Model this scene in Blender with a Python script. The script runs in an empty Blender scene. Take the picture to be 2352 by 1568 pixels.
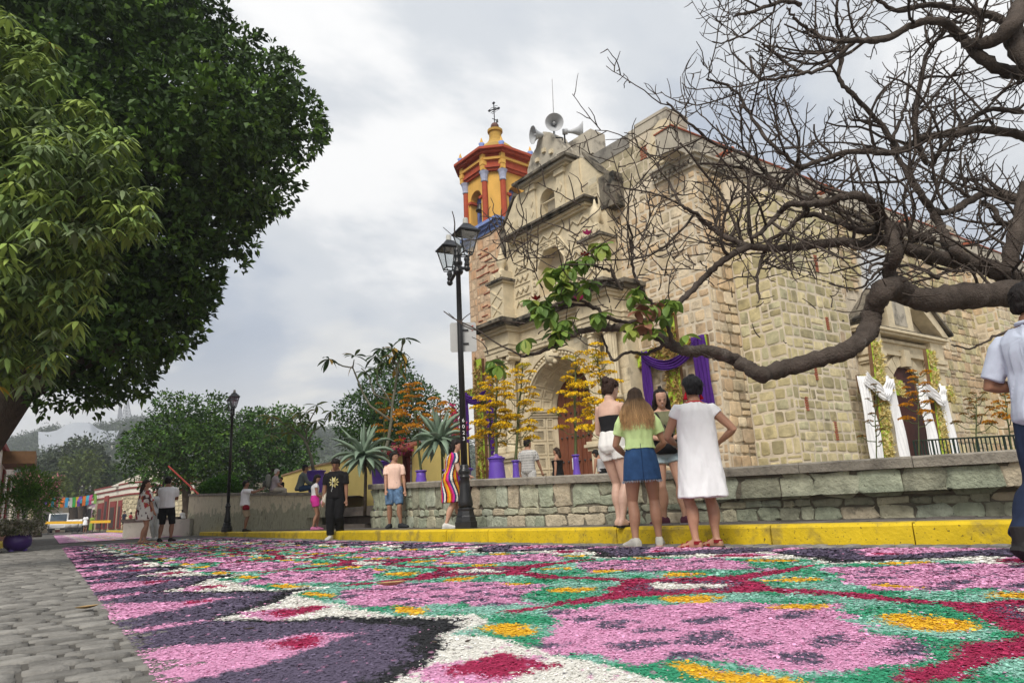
import bpy, bmesh, math, random
import numpy as np
from mathutils import Vector, Matrix

random.seed(7); rng = np.random.default_rng(7)
SC = bpy.context.scene
COL = SC.collection
R_ = math.radians
pi = math.pi

# ---------------------------------------------------------------- camera
PITCH, ROLL, LENS, EYE = R_(13.5), R_(2.86), 24.0, 0.5
cam_d = bpy.data.cameras.new('camera'); cam = bpy.data.objects.new('camera', cam_d); COL.objects.link(cam)
cam_d.sensor_width = 36.0; cam_d.lens = LENS; cam_d.clip_start = 0.05; cam_d.clip_end = 6000
_fw = Vector((0, math.cos(PITCH), math.sin(PITCH))); _u0 = Vector((0, -math.sin(PITCH), math.cos(PITCH))); _r0 = Vector((1, 0, 0))
_rt = _r0*math.cos(ROLL) - _u0*math.sin(ROLL); _up = _r0*math.sin(ROLL) + _u0*math.cos(ROLL)
cam.matrix_world = Matrix(((_rt.x, _up.x, -_fw.x, 0), (_rt.y, _up.y, -_fw.y, 0), (_rt.z, _up.z, -_fw.z, EYE), (0, 0, 0, 1)))
cam_d.dof.use_dof = False
SC.camera = cam

# ---------------------------------------------------------------- sky, sun, exposure
SUN_EL, SUN_AZ = 48.0, 200.0          # degrees, azimuth clockwise from +Y
def build_world():
    w = bpy.data.worlds.new('World'); SC.world = w; w.use_nodes = True
    nt = w.node_tree; nt.nodes.clear(); N = nt.nodes.new; L = nt.links.new
    out = N('ShaderNodeOutputWorld'); bg = N('ShaderNodeBackground'); bg.inputs[1].default_value = 0.1
    sky = N('ShaderNodeTexSky'); sky.sky_type = 'NISHITA'; sky.sun_disc = False
    sky.sun_elevation = R_(SUN_EL); sky.sun_rotation = R_(SUN_AZ); sky.air_density = 1.0; sky.dust_density = 1.5
    tc = N('ShaderNodeTexCoord'); sep = N('ShaderNodeSeparateXYZ'); L(tc.outputs['Generated'], sep.inputs[0])
    def math_(op, a, b=None, clamp=False):
        m = N('ShaderNodeMath'); m.operation = op; m.use_clamp = clamp
        for i, v in enumerate((a, b)):
            if v is None: continue
            if isinstance(v, (int, float)): m.inputs[i].default_value = v
            else: L(v, m.inputs[i])
        return m.outputs[0]
    den = math_('ADD', math_('MAXIMUM', sep.outputs[2], 0.0), 0.22)
    cx = math_('DIVIDE', sep.outputs[0], den); cy = math_('DIVIDE', sep.outputs[1], den)
    cmb = N('ShaderNodeCombineXYZ'); L(cx, cmb.inputs[0]); L(cy, cmb.inputs[1])
    def noise(scale, detail, rough, off, dist=0.0):
        mp = N('ShaderNodeMapping'); mp.inputs['Location'].default_value = off; L(cmb.outputs[0], mp.inputs[0])
        n = N('ShaderNodeTexNoise'); n.inputs['Scale'].default_value = scale; n.inputs['Detail'].default_value = detail
        n.inputs['Roughness'].default_value = rough; n.inputs['Distortion'].default_value = dist; L(mp.outputs[0], n.inputs[0]); return n.outputs[0]
    def ramp(fac, stops):
        r = N('ShaderNodeValToRGB'); e = r.color_ramp.elements
        while len(e) < len(stops): e.new(0.5)
        for k, (p, c) in zip(e, stops): k.position = p; k.color = (*c, 1) if len(c) == 3 else c
        r.color_ramp.interpolation = 'EASE'; L(fac, r.inputs[0]); return r.outputs[0]
    big = noise(0.55, 9, 0.56, (6.4, 0.8, 0), 0.35)
    col = ramp(big, [(0.37, (1.7, 1.97, 2.42)), (0.46, (2.1, 2.35, 2.78)), (0.52, (2.95, 3.1, 3.3)), (0.58, (4.3, 4.3, 4.3))])
    # paler band and thin bright streaks low down
    streak = noise(1.5, 6, 0.55, (0.4, 8.2, 0), 0.5)
    st = ramp(streak, [(0.5, (0, 0, 0)), (0.68, (1, 1, 1))])
    low = ramp(sep.outputs[2], [(0.02, (1, 1, 1)), (0.42, (0, 0, 0))])
    mx = N('ShaderNodeMix'); mx.data_type = 'RGBA'; L(math_('MULTIPLY', math_('MULTIPLY', st, low), 0.9), mx.inputs[0]); L(col, mx.inputs[6]); mx.inputs[7].default_value = (4.6, 4.4, 3.95, 1)
    hz = ramp(sep.outputs[2], [(0.0, (1, 1, 1)), (0.26, (0, 0, 0))])
    mh = N('ShaderNodeMix'); mh.data_type = 'RGBA'; L(math_('MULTIPLY', hz, 0.85), mh.inputs[0]); L(mx.outputs[2], mh.inputs[6]); mh.inputs[7].default_value = (4.9, 4.65, 4.15, 1)
    # small openings of blue
    gap = ramp(noise(0.9, 5, 0.5, (7.7, 2.2, 0)), [(0.66, (0, 0, 0)), (0.74, (1, 1, 1))])
    ms = N('ShaderNodeMix'); ms.data_type = 'RGBA'; L(math_('MULTIPLY', gap, 0.75), ms.inputs[0]); L(mh.outputs[2], ms.inputs[6]); L(sky.outputs[0], ms.inputs[7])
    L(ms.outputs[2], bg.inputs[0]); L(bg.outputs[0], out.inputs[0])
build_world()
sun_d = bpy.data.lights.new('sun', 'SUN'); sun_d.energy = 1.5; sun_d.angle = R_(25); sun_d.color = (1.0, 0.95, 0.87)
sun = bpy.data.objects.new('sun', sun_d); COL.objects.link(sun)
_sd = Vector((math.sin(R_(SUN_AZ))*math.cos(R_(SUN_EL)), math.cos(R_(SUN_AZ))*math.cos(R_(SUN_EL)), math.sin(R_(SUN_EL))))
sun.rotation_euler = (-_sd).to_track_quat('-Z', 'Y').to_euler(); sun.location = _sd*80
SC.view_settings.view_transform = 'Standard'; SC.view_settings.look = 'None'; SC.view_settings.gamma = 1.0
SC.view_settings.exposure = 1.3; SC.view_settings.use_curve_mapping = False

# ---------------------------------------------------------------- helpers: photo pixel (2352 x 1568) -> point in the place
W_, H_ = 2352.0, 1568.0; F_ = LENS/36*W_
def ray(x, y): return _rt*((x-W_/2)/F_) + _up*(-(y-H_/2)/F_) + _fw
def G(x, y, z=0.0):
    d = ray(x, y); t = (z-EYE)/d.z; return Vector((0, 0, EYE)) + d*t
def D(x, y, Y):
    d = ray(x, y); return Vector((0, 0, EYE)) + d*(Y/d.y)
def DR(x, y, ref):                      # point on the ray above a ground point, at that point's distance
    d = ray(x, y); t = math.hypot(ref[0], ref[1])/math.hypot(d.x, d.y); return Vector((0, 0, EYE)) + d*t

# ---------------------------------------------------------------- helpers: meshes and objects
class MB:
    def __init__(s): s.v = []; s.f = []; s.c = []; s.cur = None; s.m = []; s.mi = 0
    def vert(s, p): s.v.append((p[0], p[1], p[2])); s.c.append(s.cur); return len(s.v)-1
    def face(s, idx): s.f.append(tuple(idx)); s.m.append(s.mi)
    def poly(s, pts): s.face([s.vert(p) for p in pts])
    def add(s, v, f):
        b = len(s.v); s.v += [tuple(p) for p in v]; s.c += [s.cur]*len(v); s.f += [tuple(i+b for i in q) for q in f]; s.m += [s.mi]*len(f)
    def box(s, fn, a0, a1, b0, b1, c0, c1):       # box in the frame fn(a, b, c)
        P = [fn(a, b, c) for c in (c0, c1) for b in (b0, b1) for a in (a0, a1)]
        s.add(P, [(0, 2, 3, 1), (4, 5, 7, 6), (0, 1, 5, 4), (2, 6, 7, 3), (0, 4, 6, 2), (1, 3, 7, 5)])
    def tube(s, pts, rad, n=8, cap=True, rough=0.0):
        pts = [Vector(p) for p in pts]; k = len(pts)
        if not hasattr(rad, '__len__'): rad = [rad]*k
        b = len(s.v); up = None
        for i in range(k):
            t = (pts[min(i+1, k-1)] - pts[max(i-1, 0)])
            if t.length < 1e-9: t = Vector((0, 0, 1))
            t.normalize()
            if up is None: up = Vector((0, 0, 1)) if abs(t.z) < 0.9 else Vector((1, 0, 0))
            x = t.cross(up); 
            if x.length < 1e-6: x = t.cross(Vector((0, 1, 0)))
            x.normalize(); y = x.cross(t); up = y
            for j in range(n):
                a = 2*pi*j/n; q = 1+random.uniform(-rough, rough) if rough else 1; s.vert(pts[i] + x*(rad[i]*q*math.cos(a)) + y*(rad[i]*q*math.sin(a)))
        for i in range(k-1):
            for j in range(n):
                a0 = b+i*n+j; a1 = b+i*n+(j+1) % n; s.face((a0, a1, a1+n, a0+n))
        if cap:
            s.face([b+j for j in range(n)][::-1]); s.face([b+(k-1)*n+j for j in range(n)])
    def lathe(s, base, prof, n=16, ax=None):         # prof: (radius, height)
        ax = ax or (Vector((1, 0, 0)), Vector((0, 1, 0)), Vector((0, 0, 1))); base = Vector(base); b = len(s.v)
        for r, z in prof:
            for j in range(n):
                a = 2*pi*j/n; s.vert(base + ax[0]*(r*math.cos(a)) + ax[1]*(r*math.sin(a)) + ax[2]*z)
        for i in range(len(prof)-1):
            for j in range(n):
                a0 = b+i*n+j; a1 = b+i*n+(j+1) % n; s.face((a0, a1, a1+n, a0+n))
        s.face([b+j for j in range(n)][::-1]); s.face([b+(len(prof)-1)*n+j for j in range(n)])
    def sphere(s, c, r, n=10, m=7, ax=None):
        if not hasattr(r, '__len__'): r = (r, r, r)
        ax = ax or (Vector((1, 0, 0)), Vector((0, 1, 0)), Vector((0, 0, 1))); c = Vector(c); b = len(s.v)
        s.vert(c - ax[2]*r[2])
        for i in range(1, m):
            t = -pi/2 + pi*i/m
            for j in range(n):
                a = 2*pi*j/n; s.vert(c + ax[0]*(r[0]*math.cos(t)*math.cos(a)) + ax[1]*(r[1]*math.cos(t)*math.sin(a)) + ax[2]*(r[2]*math.sin(t)))
        s.vert(c + ax[2]*r[2]); e = len(s.v)-1
        for j in range(n): s.face((b, b+1+(j+1) % n, b+1+j)); s.face((e, e-n+j, e-n+(j+1) % n))
        for i in range(m-2):
            for j in range(n):
                a0 = b+1+i*n+j; a1 = b+1+i*n+(j+1) % n; s.face((a0, a1, a1+n, a0+n))
    def prism(s, fn, poly, c0, c1):                  # polygon [(a, b)] extruded from c0 to c1 in frame fn(a, b, c)
        n = len(poly); b = len(s.v)
        for c in (c0, c1):
            for p in poly: s.vert(fn(p[0], p[1], c))
        s.face([b+i for i in range(n)][::-1]); s.face([b+n+i for i in range(n)])
        for i in range(n): j = (i+1) % n; s.face((b+i, b+j, b+n+j, b+n+i))
    def mesh(s, name, mats, smooth=False):
        me = bpy.data.meshes.new(name); me.from_pydata(s.v, [], s.f)
        for m in (mats if isinstance(mats, (list, tuple)) else [mats]): me.materials.append(m)
        if any(s.m): me.polygons.foreach_set('material_index', s.m)
        if any(c is not None for c in s.c):
            a = me.color_attributes.new('Col', 'FLOAT_COLOR', 'POINT')
            a.data.foreach_set('color', np.array([(*(c or (1, 1, 1)), 1) for c in s.c], dtype=np.float32).ravel())
        if smooth: me.polygons.foreach_set('use_smooth', [True]*len(me.polygons))
        me.update(); return me
def fix_normals(me):
    bm = bmesh.new(); bm.from_mesh(me); bmesh.ops.recalc_face_normals(bm, faces=bm.faces); bm.to_mesh(me); bm.free()
def link(name, me, parent=None, world=True):
    o = bpy.data.objects.new(name, me); COL.objects.link(o)
    if parent is not None:
        o.parent = parent
        if world and parent.type == 'EMPTY': o.matrix_parent_inverse = parent.matrix_basis.inverted()
    return o
def obj(name, mb, mat, parent=None, smooth=False, world=True, fixn=True):
    me = mb.mesh(name, mat, smooth)
    if fixn: fix_normals(me)
    return link(name, me, parent, world)
def tag(o, label=None, cat=None, group=None, kind=None):
    for k, v in (('label', label), ('category', cat), ('group', group), ('kind', kind)):
        if v: o[k] = v
    return o
def thing(name, label, cat, loc=(0, 0, 0), rz=0.0, group=None):
    o = bpy.data.objects.new(name, None); COL.objects.link(o); o.empty_display_size = 0.2
    o.location = loc; o.rotation_euler = (0, 0, rz); o.matrix_basis = Matrix.Translation(Vector(loc)) @ Matrix.Rotation(rz, 4, 'Z')
    return tag(o, label, cat, group)
def copy_tree(o, loc=None, rz=None, scale=None, label=None, parent=None):
    c = o.copy(); COL.objects.link(c)
    if parent is not None: c.parent = parent
    if loc is not None: c.location = loc
    if rz is not None: c.rotation_euler = (0, 0, rz)
    if scale is not None: c.scale = (scale,)*3 if not hasattr(scale, '__len__') else scale
    if label: c['label'] = label
    for ch in list(o.children): copy_tree(ch, parent=c)
    return c
def np_mesh(name, V, Fc, k, mat, col=None, smooth=False, matidx=None):   # V (n,3); Fc (m,k) index array
    me = bpy.data.meshes.new(name); V = np.asarray(V, dtype=np.float32); Fc = np.asarray(Fc, dtype=np.int32)
    me.vertices.add(len(V)); me.vertices.foreach_set('co', V.ravel())
    me.loops.add(Fc.size); me.loops.foreach_set('vertex_index', Fc.ravel())
    me.polygons.add(len(Fc)); me.polygons.foreach_set('loop_start', np.arange(0, Fc.size, k, dtype=np.int32))
    for m in (mat if isinstance(mat, (list, tuple)) else [mat]): me.materials.append(m)
    if matidx is not None: me.polygons.foreach_set('material_index', np.asarray(matidx, dtype=np.int32))
    if col is not None:
        a = me.color_attributes.new('Col', 'FLOAT_COLOR', 'POINT')
        c4 = np.ones((len(V), 4), dtype=np.float32); c4[:, :3] = col; a.data.foreach_set('color', c4.ravel())
    if smooth: me.polygons.foreach_set('use_smooth', np.ones(len(Fc), dtype=bool))
    me.update(calc_edges=True); me.validate(); return me

# ---------------------------------------------------------------- materials
def new_mat(name):
    m = bpy.data.materials.new(name); m.use_nodes = True; nt = m.node_tree; nt.nodes.clear()
    o = nt.nodes.new('ShaderNodeOutputMaterial'); p = nt.nodes.new('ShaderNodeBsdfPrincipled'); nt.links.new(p.outputs[0], o.inputs[0])
    return m, nt, p, o
def mat(name, col=(0.5, 0.5, 0.5), rough=0.8, var=0.2, scale=6.0, bump=0.25, bscale=60.0, attr=False, metal=0.0, spec=0.4,
        stain=None, sscale=1.2, samt=0.6, sthr=0.55, trans=0.0, stretch=None, dist=0.02, speck=None, spthr=0.66, spscale=70.0):
    m, nt, p, o = new_mat(name); N = nt.nodes.new; L = nt.links.new
    tc = N('ShaderNodeTexCoord'); mp = N('ShaderNodeMapping'); L(tc.outputs['Object'], mp.inputs[0])
    if stretch: mp.inputs['Scale'].default_value = stretch
    def noise(sc, det=6, ro=0.55, src=None):
        n = N('ShaderNodeTexNoise'); n.inputs['Scale'].default_value = sc; n.inputs['Detail'].default_value = det; n.inputs['Roughness'].default_value = ro
        L(src or mp.outputs[0], n.inputs[0]); return n.outputs[0]
    mr = N('ShaderNodeMapRange'); mr.inputs[1].default_value = 0.25; mr.inputs[2].default_value = 0.75; mr.inputs[3].default_value = 1-var; mr.inputs[4].default_value = 1+var
    L(noise(scale), mr.inputs[0])
    mu = N('ShaderNodeMix'); mu.data_type = 'RGBA'; mu.blend_type = 'MULTIPLY'; mu.inputs[0].default_value = 1.0
    if attr:
        a = N('ShaderNodeAttribute'); a.attribute_name = 'Col'; L(a.outputs['Color'], mu.inputs[6])
    else: mu.inputs[6].default_value = (*col, 1)
    L(mr.outputs[0], mu.inputs[7]); c = mu.outputs[2]
    def layer(c, fac_out, t0, t1, colr, amt):
        r = N('ShaderNodeMapRange'); r.inputs[1].default_value = t0; r.inputs[2].default_value = t1; r.inputs[3].default_value = 0; r.inputs[4].default_value = amt
        L(fac_out, r.inputs[0]); x = N('ShaderNodeMix'); x.data_type = 'RGBA'; L(r.outputs[0], x.inputs[0]); L(c, x.inputs[6]); x.inputs[7].default_value = (*colr, 1); return x.outputs[2]
    if stain: c = layer(c, noise(sscale, 8, 0.65, tc.outputs['Object']), sthr, sthr+0.12, stain, samt)
    if speck: c = layer(c, noise(spscale, 3, 0.6, tc.outputs['Object']), spthr, spthr+0.04, speck, 0.85)
    L(c, p.inputs['Base Color']); p.inputs['Roughness'].default_value = rough; p.inputs['Metallic'].default_value = metal; p.inputs['Specular IOR Level'].default_value = spec
    if bump:
        b = N('ShaderNodeBump'); b.inputs['Strength'].default_value = bump; b.inputs['Distance'].default_value = dist; L(noise(bscale, 5, 0.6), b.inputs['Height']); L(b.outputs[0], p.inputs['Normal'])
    if trans:
        t = N('ShaderNodeBsdfTranslucent'); L(c, t.inputs[0]); ms = N('ShaderNodeMixShader'); ms.inputs[0].default_value = trans
        L(p.outputs[0], ms.inputs[1]); L(t.outputs[0], ms.inputs[2]); L(ms.outputs[0], o.inputs[0])
    return m
MT = {}
def mm(key, **k):
    if key not in MT: MT[key] = mat(key, **k)
    return MT[key]
mm('stone', attr=True, var=0.28, scale=5, rough=0.92, bump=0.6, bscale=28, stain=(0.11, 0.098, 0.075), sscale=1.5, samt=0.55, sthr=0.53, speck=(0.07, 0.06, 0.045), spthr=0.68, spscale=38, spec=0.2)
mm('rubble', attr=True, var=0.35, scale=7, rough=0.95, bump=0.9, bscale=22, stain=(0.05, 0.055, 0.045), sscale=4.5, samt=0.65, sthr=0.58, speck=(0.05, 0.05, 0.04), spthr=0.66, spscale=45, spec=0.2, dist=0.03)
mm('mortar', col=(0.60, 0.52, 0.40), var=0.22, scale=3, rough=0.95, bump=0.5, bscale=35, stain=(0.08, 0.07, 0.055), sscale=0.9, samt=0.5, sthr=0.6, spec=0.2)
mm('wallmortar', col=(0.15, 0.135, 0.105), var=0.35, scale=6, rough=0.95, bump=0.9, bscale=30, spec=0.2)
mm('carved', col=(0.60, 0.515, 0.36), var=0.2, scale=3.5, rough=0.9, bump=0.35, bscale=40, stain=(0.13, 0.11, 0.08), sscale=1.5, samt=0.6, sthr=0.6, spec=0.2)
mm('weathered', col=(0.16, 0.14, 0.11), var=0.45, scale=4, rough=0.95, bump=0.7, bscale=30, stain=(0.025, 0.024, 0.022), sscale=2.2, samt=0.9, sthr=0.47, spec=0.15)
mm('plaster', col=(0.42, 0.38, 0.31), var=0.2, scale=2, rough=0.95, bump=0.3, bscale=25, stain=(0.07, 0.065, 0.06), sscale=1.3, samt=0.75, sthr=0.52, stretch=(1, 1, 0.35), spec=0.2)
mm('brick', col=(0.33, 0.105, 0.06), var=0.3, scale=10, rough=0.9, bump=0.4, spec=0.2)
mm('grey_lichen', col=(0.22, 0.205, 0.18), var=0.4, scale=3, rough=0.95, bump=0.5, bscale=25, stain=(0.05, 0.048, 0.045), sscale=1.6, samt=0.85, sthr=0.5, stretch=(1, 1, .3), spec=0.15)
mm('black_iron', col=(0.012, 0.012, 0.013), rough=0.32, var=0.2, scale=12, bump=0.15, bscale=40, spec=0.5)
mm('frosted', col=(0.62, 0.63, 0.62), rough=0.25, var=0.08, bump=0)
# ================================================================ SETTING
KP = [(9.5, -0.6), (7.6, 1.6), (6.3, 3.1), (5.1, 4.5), (3.9, 5.85), (2.83, 6.72), (1.68, 7.9), (0.45, 9.2), (-0.77, 10.55), (-3.05, 13.4), (-6.95, 18.8), (-13.2, 27.8), (-22.5, 41.5), (-36, 61)]
def kerb_h(Y): return float(np.interp(Y, [10, 13.5, 19, 25, 40], [0.178, 0.168, 0.14, 0.12, 0.12]))
def smooth_poly(P, n):
    P = np.array(P, dtype=float); d = np.r_[0, np.cumsum(np.hypot(*np.diff(P[:, :2], axis=0).T))]
    s = np.linspace(0, d[-1], n); Q = np.stack([np.interp(s, d, P[:, i]) for i in range(P.shape[1])], 1)
    k = 5
    for _ in range(2):
        Z = Q.copy(); Z[1:-1] = (Q[:-2]+2*Q[1:-1]+Q[2:])/4; Q = Z
    return Q, s
KQ, KS = smooth_poly(KP, 260)
def kerb_at(s):
    p = np.array([np.interp(s, KS, KQ[:, 0]), np.interp(s, KS, KQ[:, 1])]); q = np.array([np.interp(s+0.1, KS, KQ[:, 0]), np.interp(s+0.1, KS, KQ[:, 1])])
    t = q-p; t /= np.hypot(*t); return p, t, np.array([t[1], -t[0]])     # normal points to the church side

road_m = mat('road_ground', col=(0.095, 0.088, 0.078), var=0.3, scale=2.5, rough=0.95, bump=0.8, bscale=18, spec=0.2, stain=(0.045, 0.042, 0.038), sscale=3, samt=0.5, sthr=0.5)
mb = MB(); mb.poly([(-900, -60, 0), (900, -60, 0), (900, 800, 0), (-900, 800, 0)])
ground = tag(obj('ground', mb, road_m), kind='structure')
# pavement: strip behind the kerb
pave_m = mat('pavement_stone', attr=True, var=0.25, scale=4, rough=0.9, bump=0.5, bscale=30, spec=0.25)
mb = MB(); mb.cur = (0.12, 0.105, 0.09)
rows = []
for s in np.linspace(0, KS[-1], 130):
    p, t, n = kerb_at(s); z = kerb_h(p[1])-0.012; a = p + n*0.22; b = p + n*(9.0 if p[1] > 17 else 3.4); rows.append(((a[0], a[1], z), (b[0], b[1], z)))
for (a, b), (c, d) in zip(rows[:-1], rows[1:]): mb.poly([a, b, d, c])
pavement = tag(obj('pavement', mb, pave_m), kind='structure')
# paving slabs of the pavement, rows running along the kerb
mb = MB(); cnt = 0; slab = []
for s0 in np.arange(4.0, 34, 0.42):
    for k, w0 in enumerate(np.arange(0.24, 1.5, 0.26)):
        L0 = 0.42; sh = (k % 2)*0.2; p0, t0, n0 = kerb_at(s0+sh); p1, t1, n1 = kerb_at(s0+sh+L0-0.02); z = kerb_h(p0[1])
        a = p0+n0*w0; b = p1+n1*w0; c = p1+n1*(w0+0.24); d = p0+n0*(w0+0.24); q = 0.008
        h = z + random.uniform(-0.004, 0.004); g = random.uniform(0.085, 0.16)
        slab.append(([(x[0], x[1]) for x in (a, b, c, d)], h, (g, g*0.9, g*0.8)))
cx, cy = 1.0, 8.5
slab.sort(key=lambda q: math.hypot(q[0][0][0]-cx, q[0][0][1]-cy))
rest = MB()
for i, (P, h, c) in enumerate(slab):
    m = MB() if i < 260 else rest; m.cur = c
    ctr = (sum(p[0] for p in P)/4, sum(p[1] for p in P)/4)
    T = [(ctr[0]+(p[0]-ctr[0])*0.96, ctr[1]+(p[1]-ctr[1])*0.94, h+0.006) for p in P]; B = [(p[0], p[1], h-0.03) for p in P]
    m.add(T+B, [(0, 1, 2, 3), (0, 4, 5, 1), (1, 5, 6, 2), (2, 6, 7, 3), (3, 7, 4, 0)])
    if i < 260: obj('paving_slab', m, pave_m, pavement)
tag(obj('paving_slabs', rest, pave_m, pavement), kind='stuff')

# yellow kerb
kerb_m = mat('kerb_paint', col=(0.60, 0.42, 0.012), var=0.16, scale=5, rough=0.7, bump=0.4, bscale=30, stain=(0.20, 0.15, 0.05), sscale=3.0, samt=0.65, sthr=0.52, speck=(0.06, 0.045, 0.02), spthr=0.64, spscale=34, spec=0.3)
kerb = thing('kerb', 'long yellow painted kerb between the flower carpet street and the pavement', 'kerb', (2.83, 6.72, 0))
s = 1.0
while s < KS[-1]-2:
    Lk = random.uniform(1.0, 2.0) if s < 30 else 4.0; m = MB(); n = 9
    sec = []
    for k in range(n+1):
        e = s + 0.006 + (Lk-0.012)*k/n; p, t, nn = kerb_at(e); h = kerb_h(p[1])+0.012
        jit = random.uniform(-0.009, 0.009)
        prof = [(0+jit, -0.05), (0.004+jit, h-0.03), (0.03, h-0.003), (0.22, h), (0.24, -0.05)]
        sec.append([(p[0]+nn[0]*a, p[1]+nn[1]*a, z) for a, z in prof])
    for q in sec:
        for v in q: m.vert(v)
    for k in range(n):
        for j in range(4): m.face((k*5+j, k*5+j+1, k*5+j+6, k*5+j+5))
    m.face((0, 1, 2, 3, 4)); m.face([n*5+j for j in range(5)][::-1])
    obj('kerb_stone', m, kerb_m, kerb); s += Lk

# cobbles of the road left of the carpet and along the kerb
T_ = np.array([-0.558, 0.830]); V_ = np.array([0.830, 0.558])
def tv(t, v): return T_*t + V_*v
cob_m = mat('cobble', attr=True, var=0.3, scale=9, rough=0.9, bump=0.7, bscale=45, spec=0.3)
cobs = []
def cobble_zone(v0, v1, t0, t1, rs):
    t = t0
    while t < t1:
        dt = rs.uniform(0.085, 0.13)*(1 + 0.04*max(0, t-3)); v = v0 + rs.uniform(0, 0.1)
        while v < v1:
            dv = rs.uniform(0.13, 0.25)*(1 + 0.04*max(0, t-3)); cobs.append((t+dt/2, v+dv/2, dt, dv)); v += dv
        t += dt
rs = random.Random(3)
cobble_zone(-2.6, 0.33, 0.8, 12, rs); cobble_zone(-5, 0.3, 12, 26, rs)
for s in np.arange(2.5, 30, 0.14):
    p, t, n = kerb_at(s)
    for k in range(3): q = p - n*(0.12+0.2*k); cobs.append((float(q@T_), float(q@V_), 0.13, 0.17))
def near(c): p = tv(c[0], c[1]); return math.hypot(p[0], p[1])
cobs = [c for c in cobs if tv(c[0], c[1])[1] > 1.0 and abs(tv(c[0], c[1])[0]/tv(c[0], c[1])[1]) < 1.05]
cobs.sort(key=near)
rest = MB()
for i, (t, v, dt, dv) in enumerate(cobs):
    m = MB() if i < 290 else rest; g = rs.uniform(0.13, 0.24); m.cur = (g*1.02, g*0.97, g*0.88)
    k = 8; b = len(m.v); hgt = rs.uniform(0.006, 0.016)
    for ring, (sc, z) in enumerate(((0.97, -0.01), (0.9, hgt*0.7), (0.55, hgt))):
        for j in range(k):
            a = 2*pi*(j+0.5)/k; e = 4.0; cu = abs(math.cos(a))**(2/e)*math.copysign(1, math.cos(a)); sv = abs(math.sin(a))**(2/e)*math.copysign(1, math.sin(a))
            q = tv(t + cu*dt/2*sc + rs.uniform(-.004, .004), v + sv*dv/2*sc + rs.uniform(-.004, .004)); m.vert((q[0], q[1], z))
    for r in range(2):
        for j in range(k): m.face((b+r*k+j, b+r*k+(j+1) % k, b+(r+1)*k+(j+1) % k, b+(r+1)*k+j))
    m.face([b+2*k+j for j in range(k)])
    if i < 290: obj('cobble', m, cob_m, ground, smooth=True)
tag(obj('cobbles', rest, cob_m, ground, smooth=True), kind='stuff')

# ---------------------------------------------------------------- sawdust carpet
PINK, PURP, BLK, WHT, GRN, AQUA, RED, YEL = [np.array(c) for c in ((0.66, 0.31, 0.49), (0.115, 0.095, 0.145), (0.032, 0.033, 0.036), (0.74, 0.72, 0.66), (0.045, 0.29, 0.155), (0.25, 0.49, 0.40), (0.35, 0.03, 0.085), (0.74, 0.42, 0.03))]
def vnoise(x, y, seed=0):
    r = np.random.default_rng(seed).random((64, 64)); xi = np.floor(x).astype(int); yi = np.floor(y).astype(int); fx = x-xi; fy = y-yi
    fx = fx*fx*(3-2*fx); fy = fy*fy*(3-2*fy); g = lambda a, b: r[a % 64, b % 64]
    return (g(xi, yi)*(1-fx)+g(xi+1, yi)*fx)*(1-fy) + (g(xi, yi+1)*(1-fx)+g(xi+1, yi+1)*fx)*fy
VR = lambda t: np.interp(t, [-1, 2.4, 4, 5.5, 9.4, 16, 61], [6.1, 5.93, 5.5, 5.15, 4.8, 4.15, 3.95])
rc = np.random.default_rng(77).random((97, 89, 5))
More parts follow.
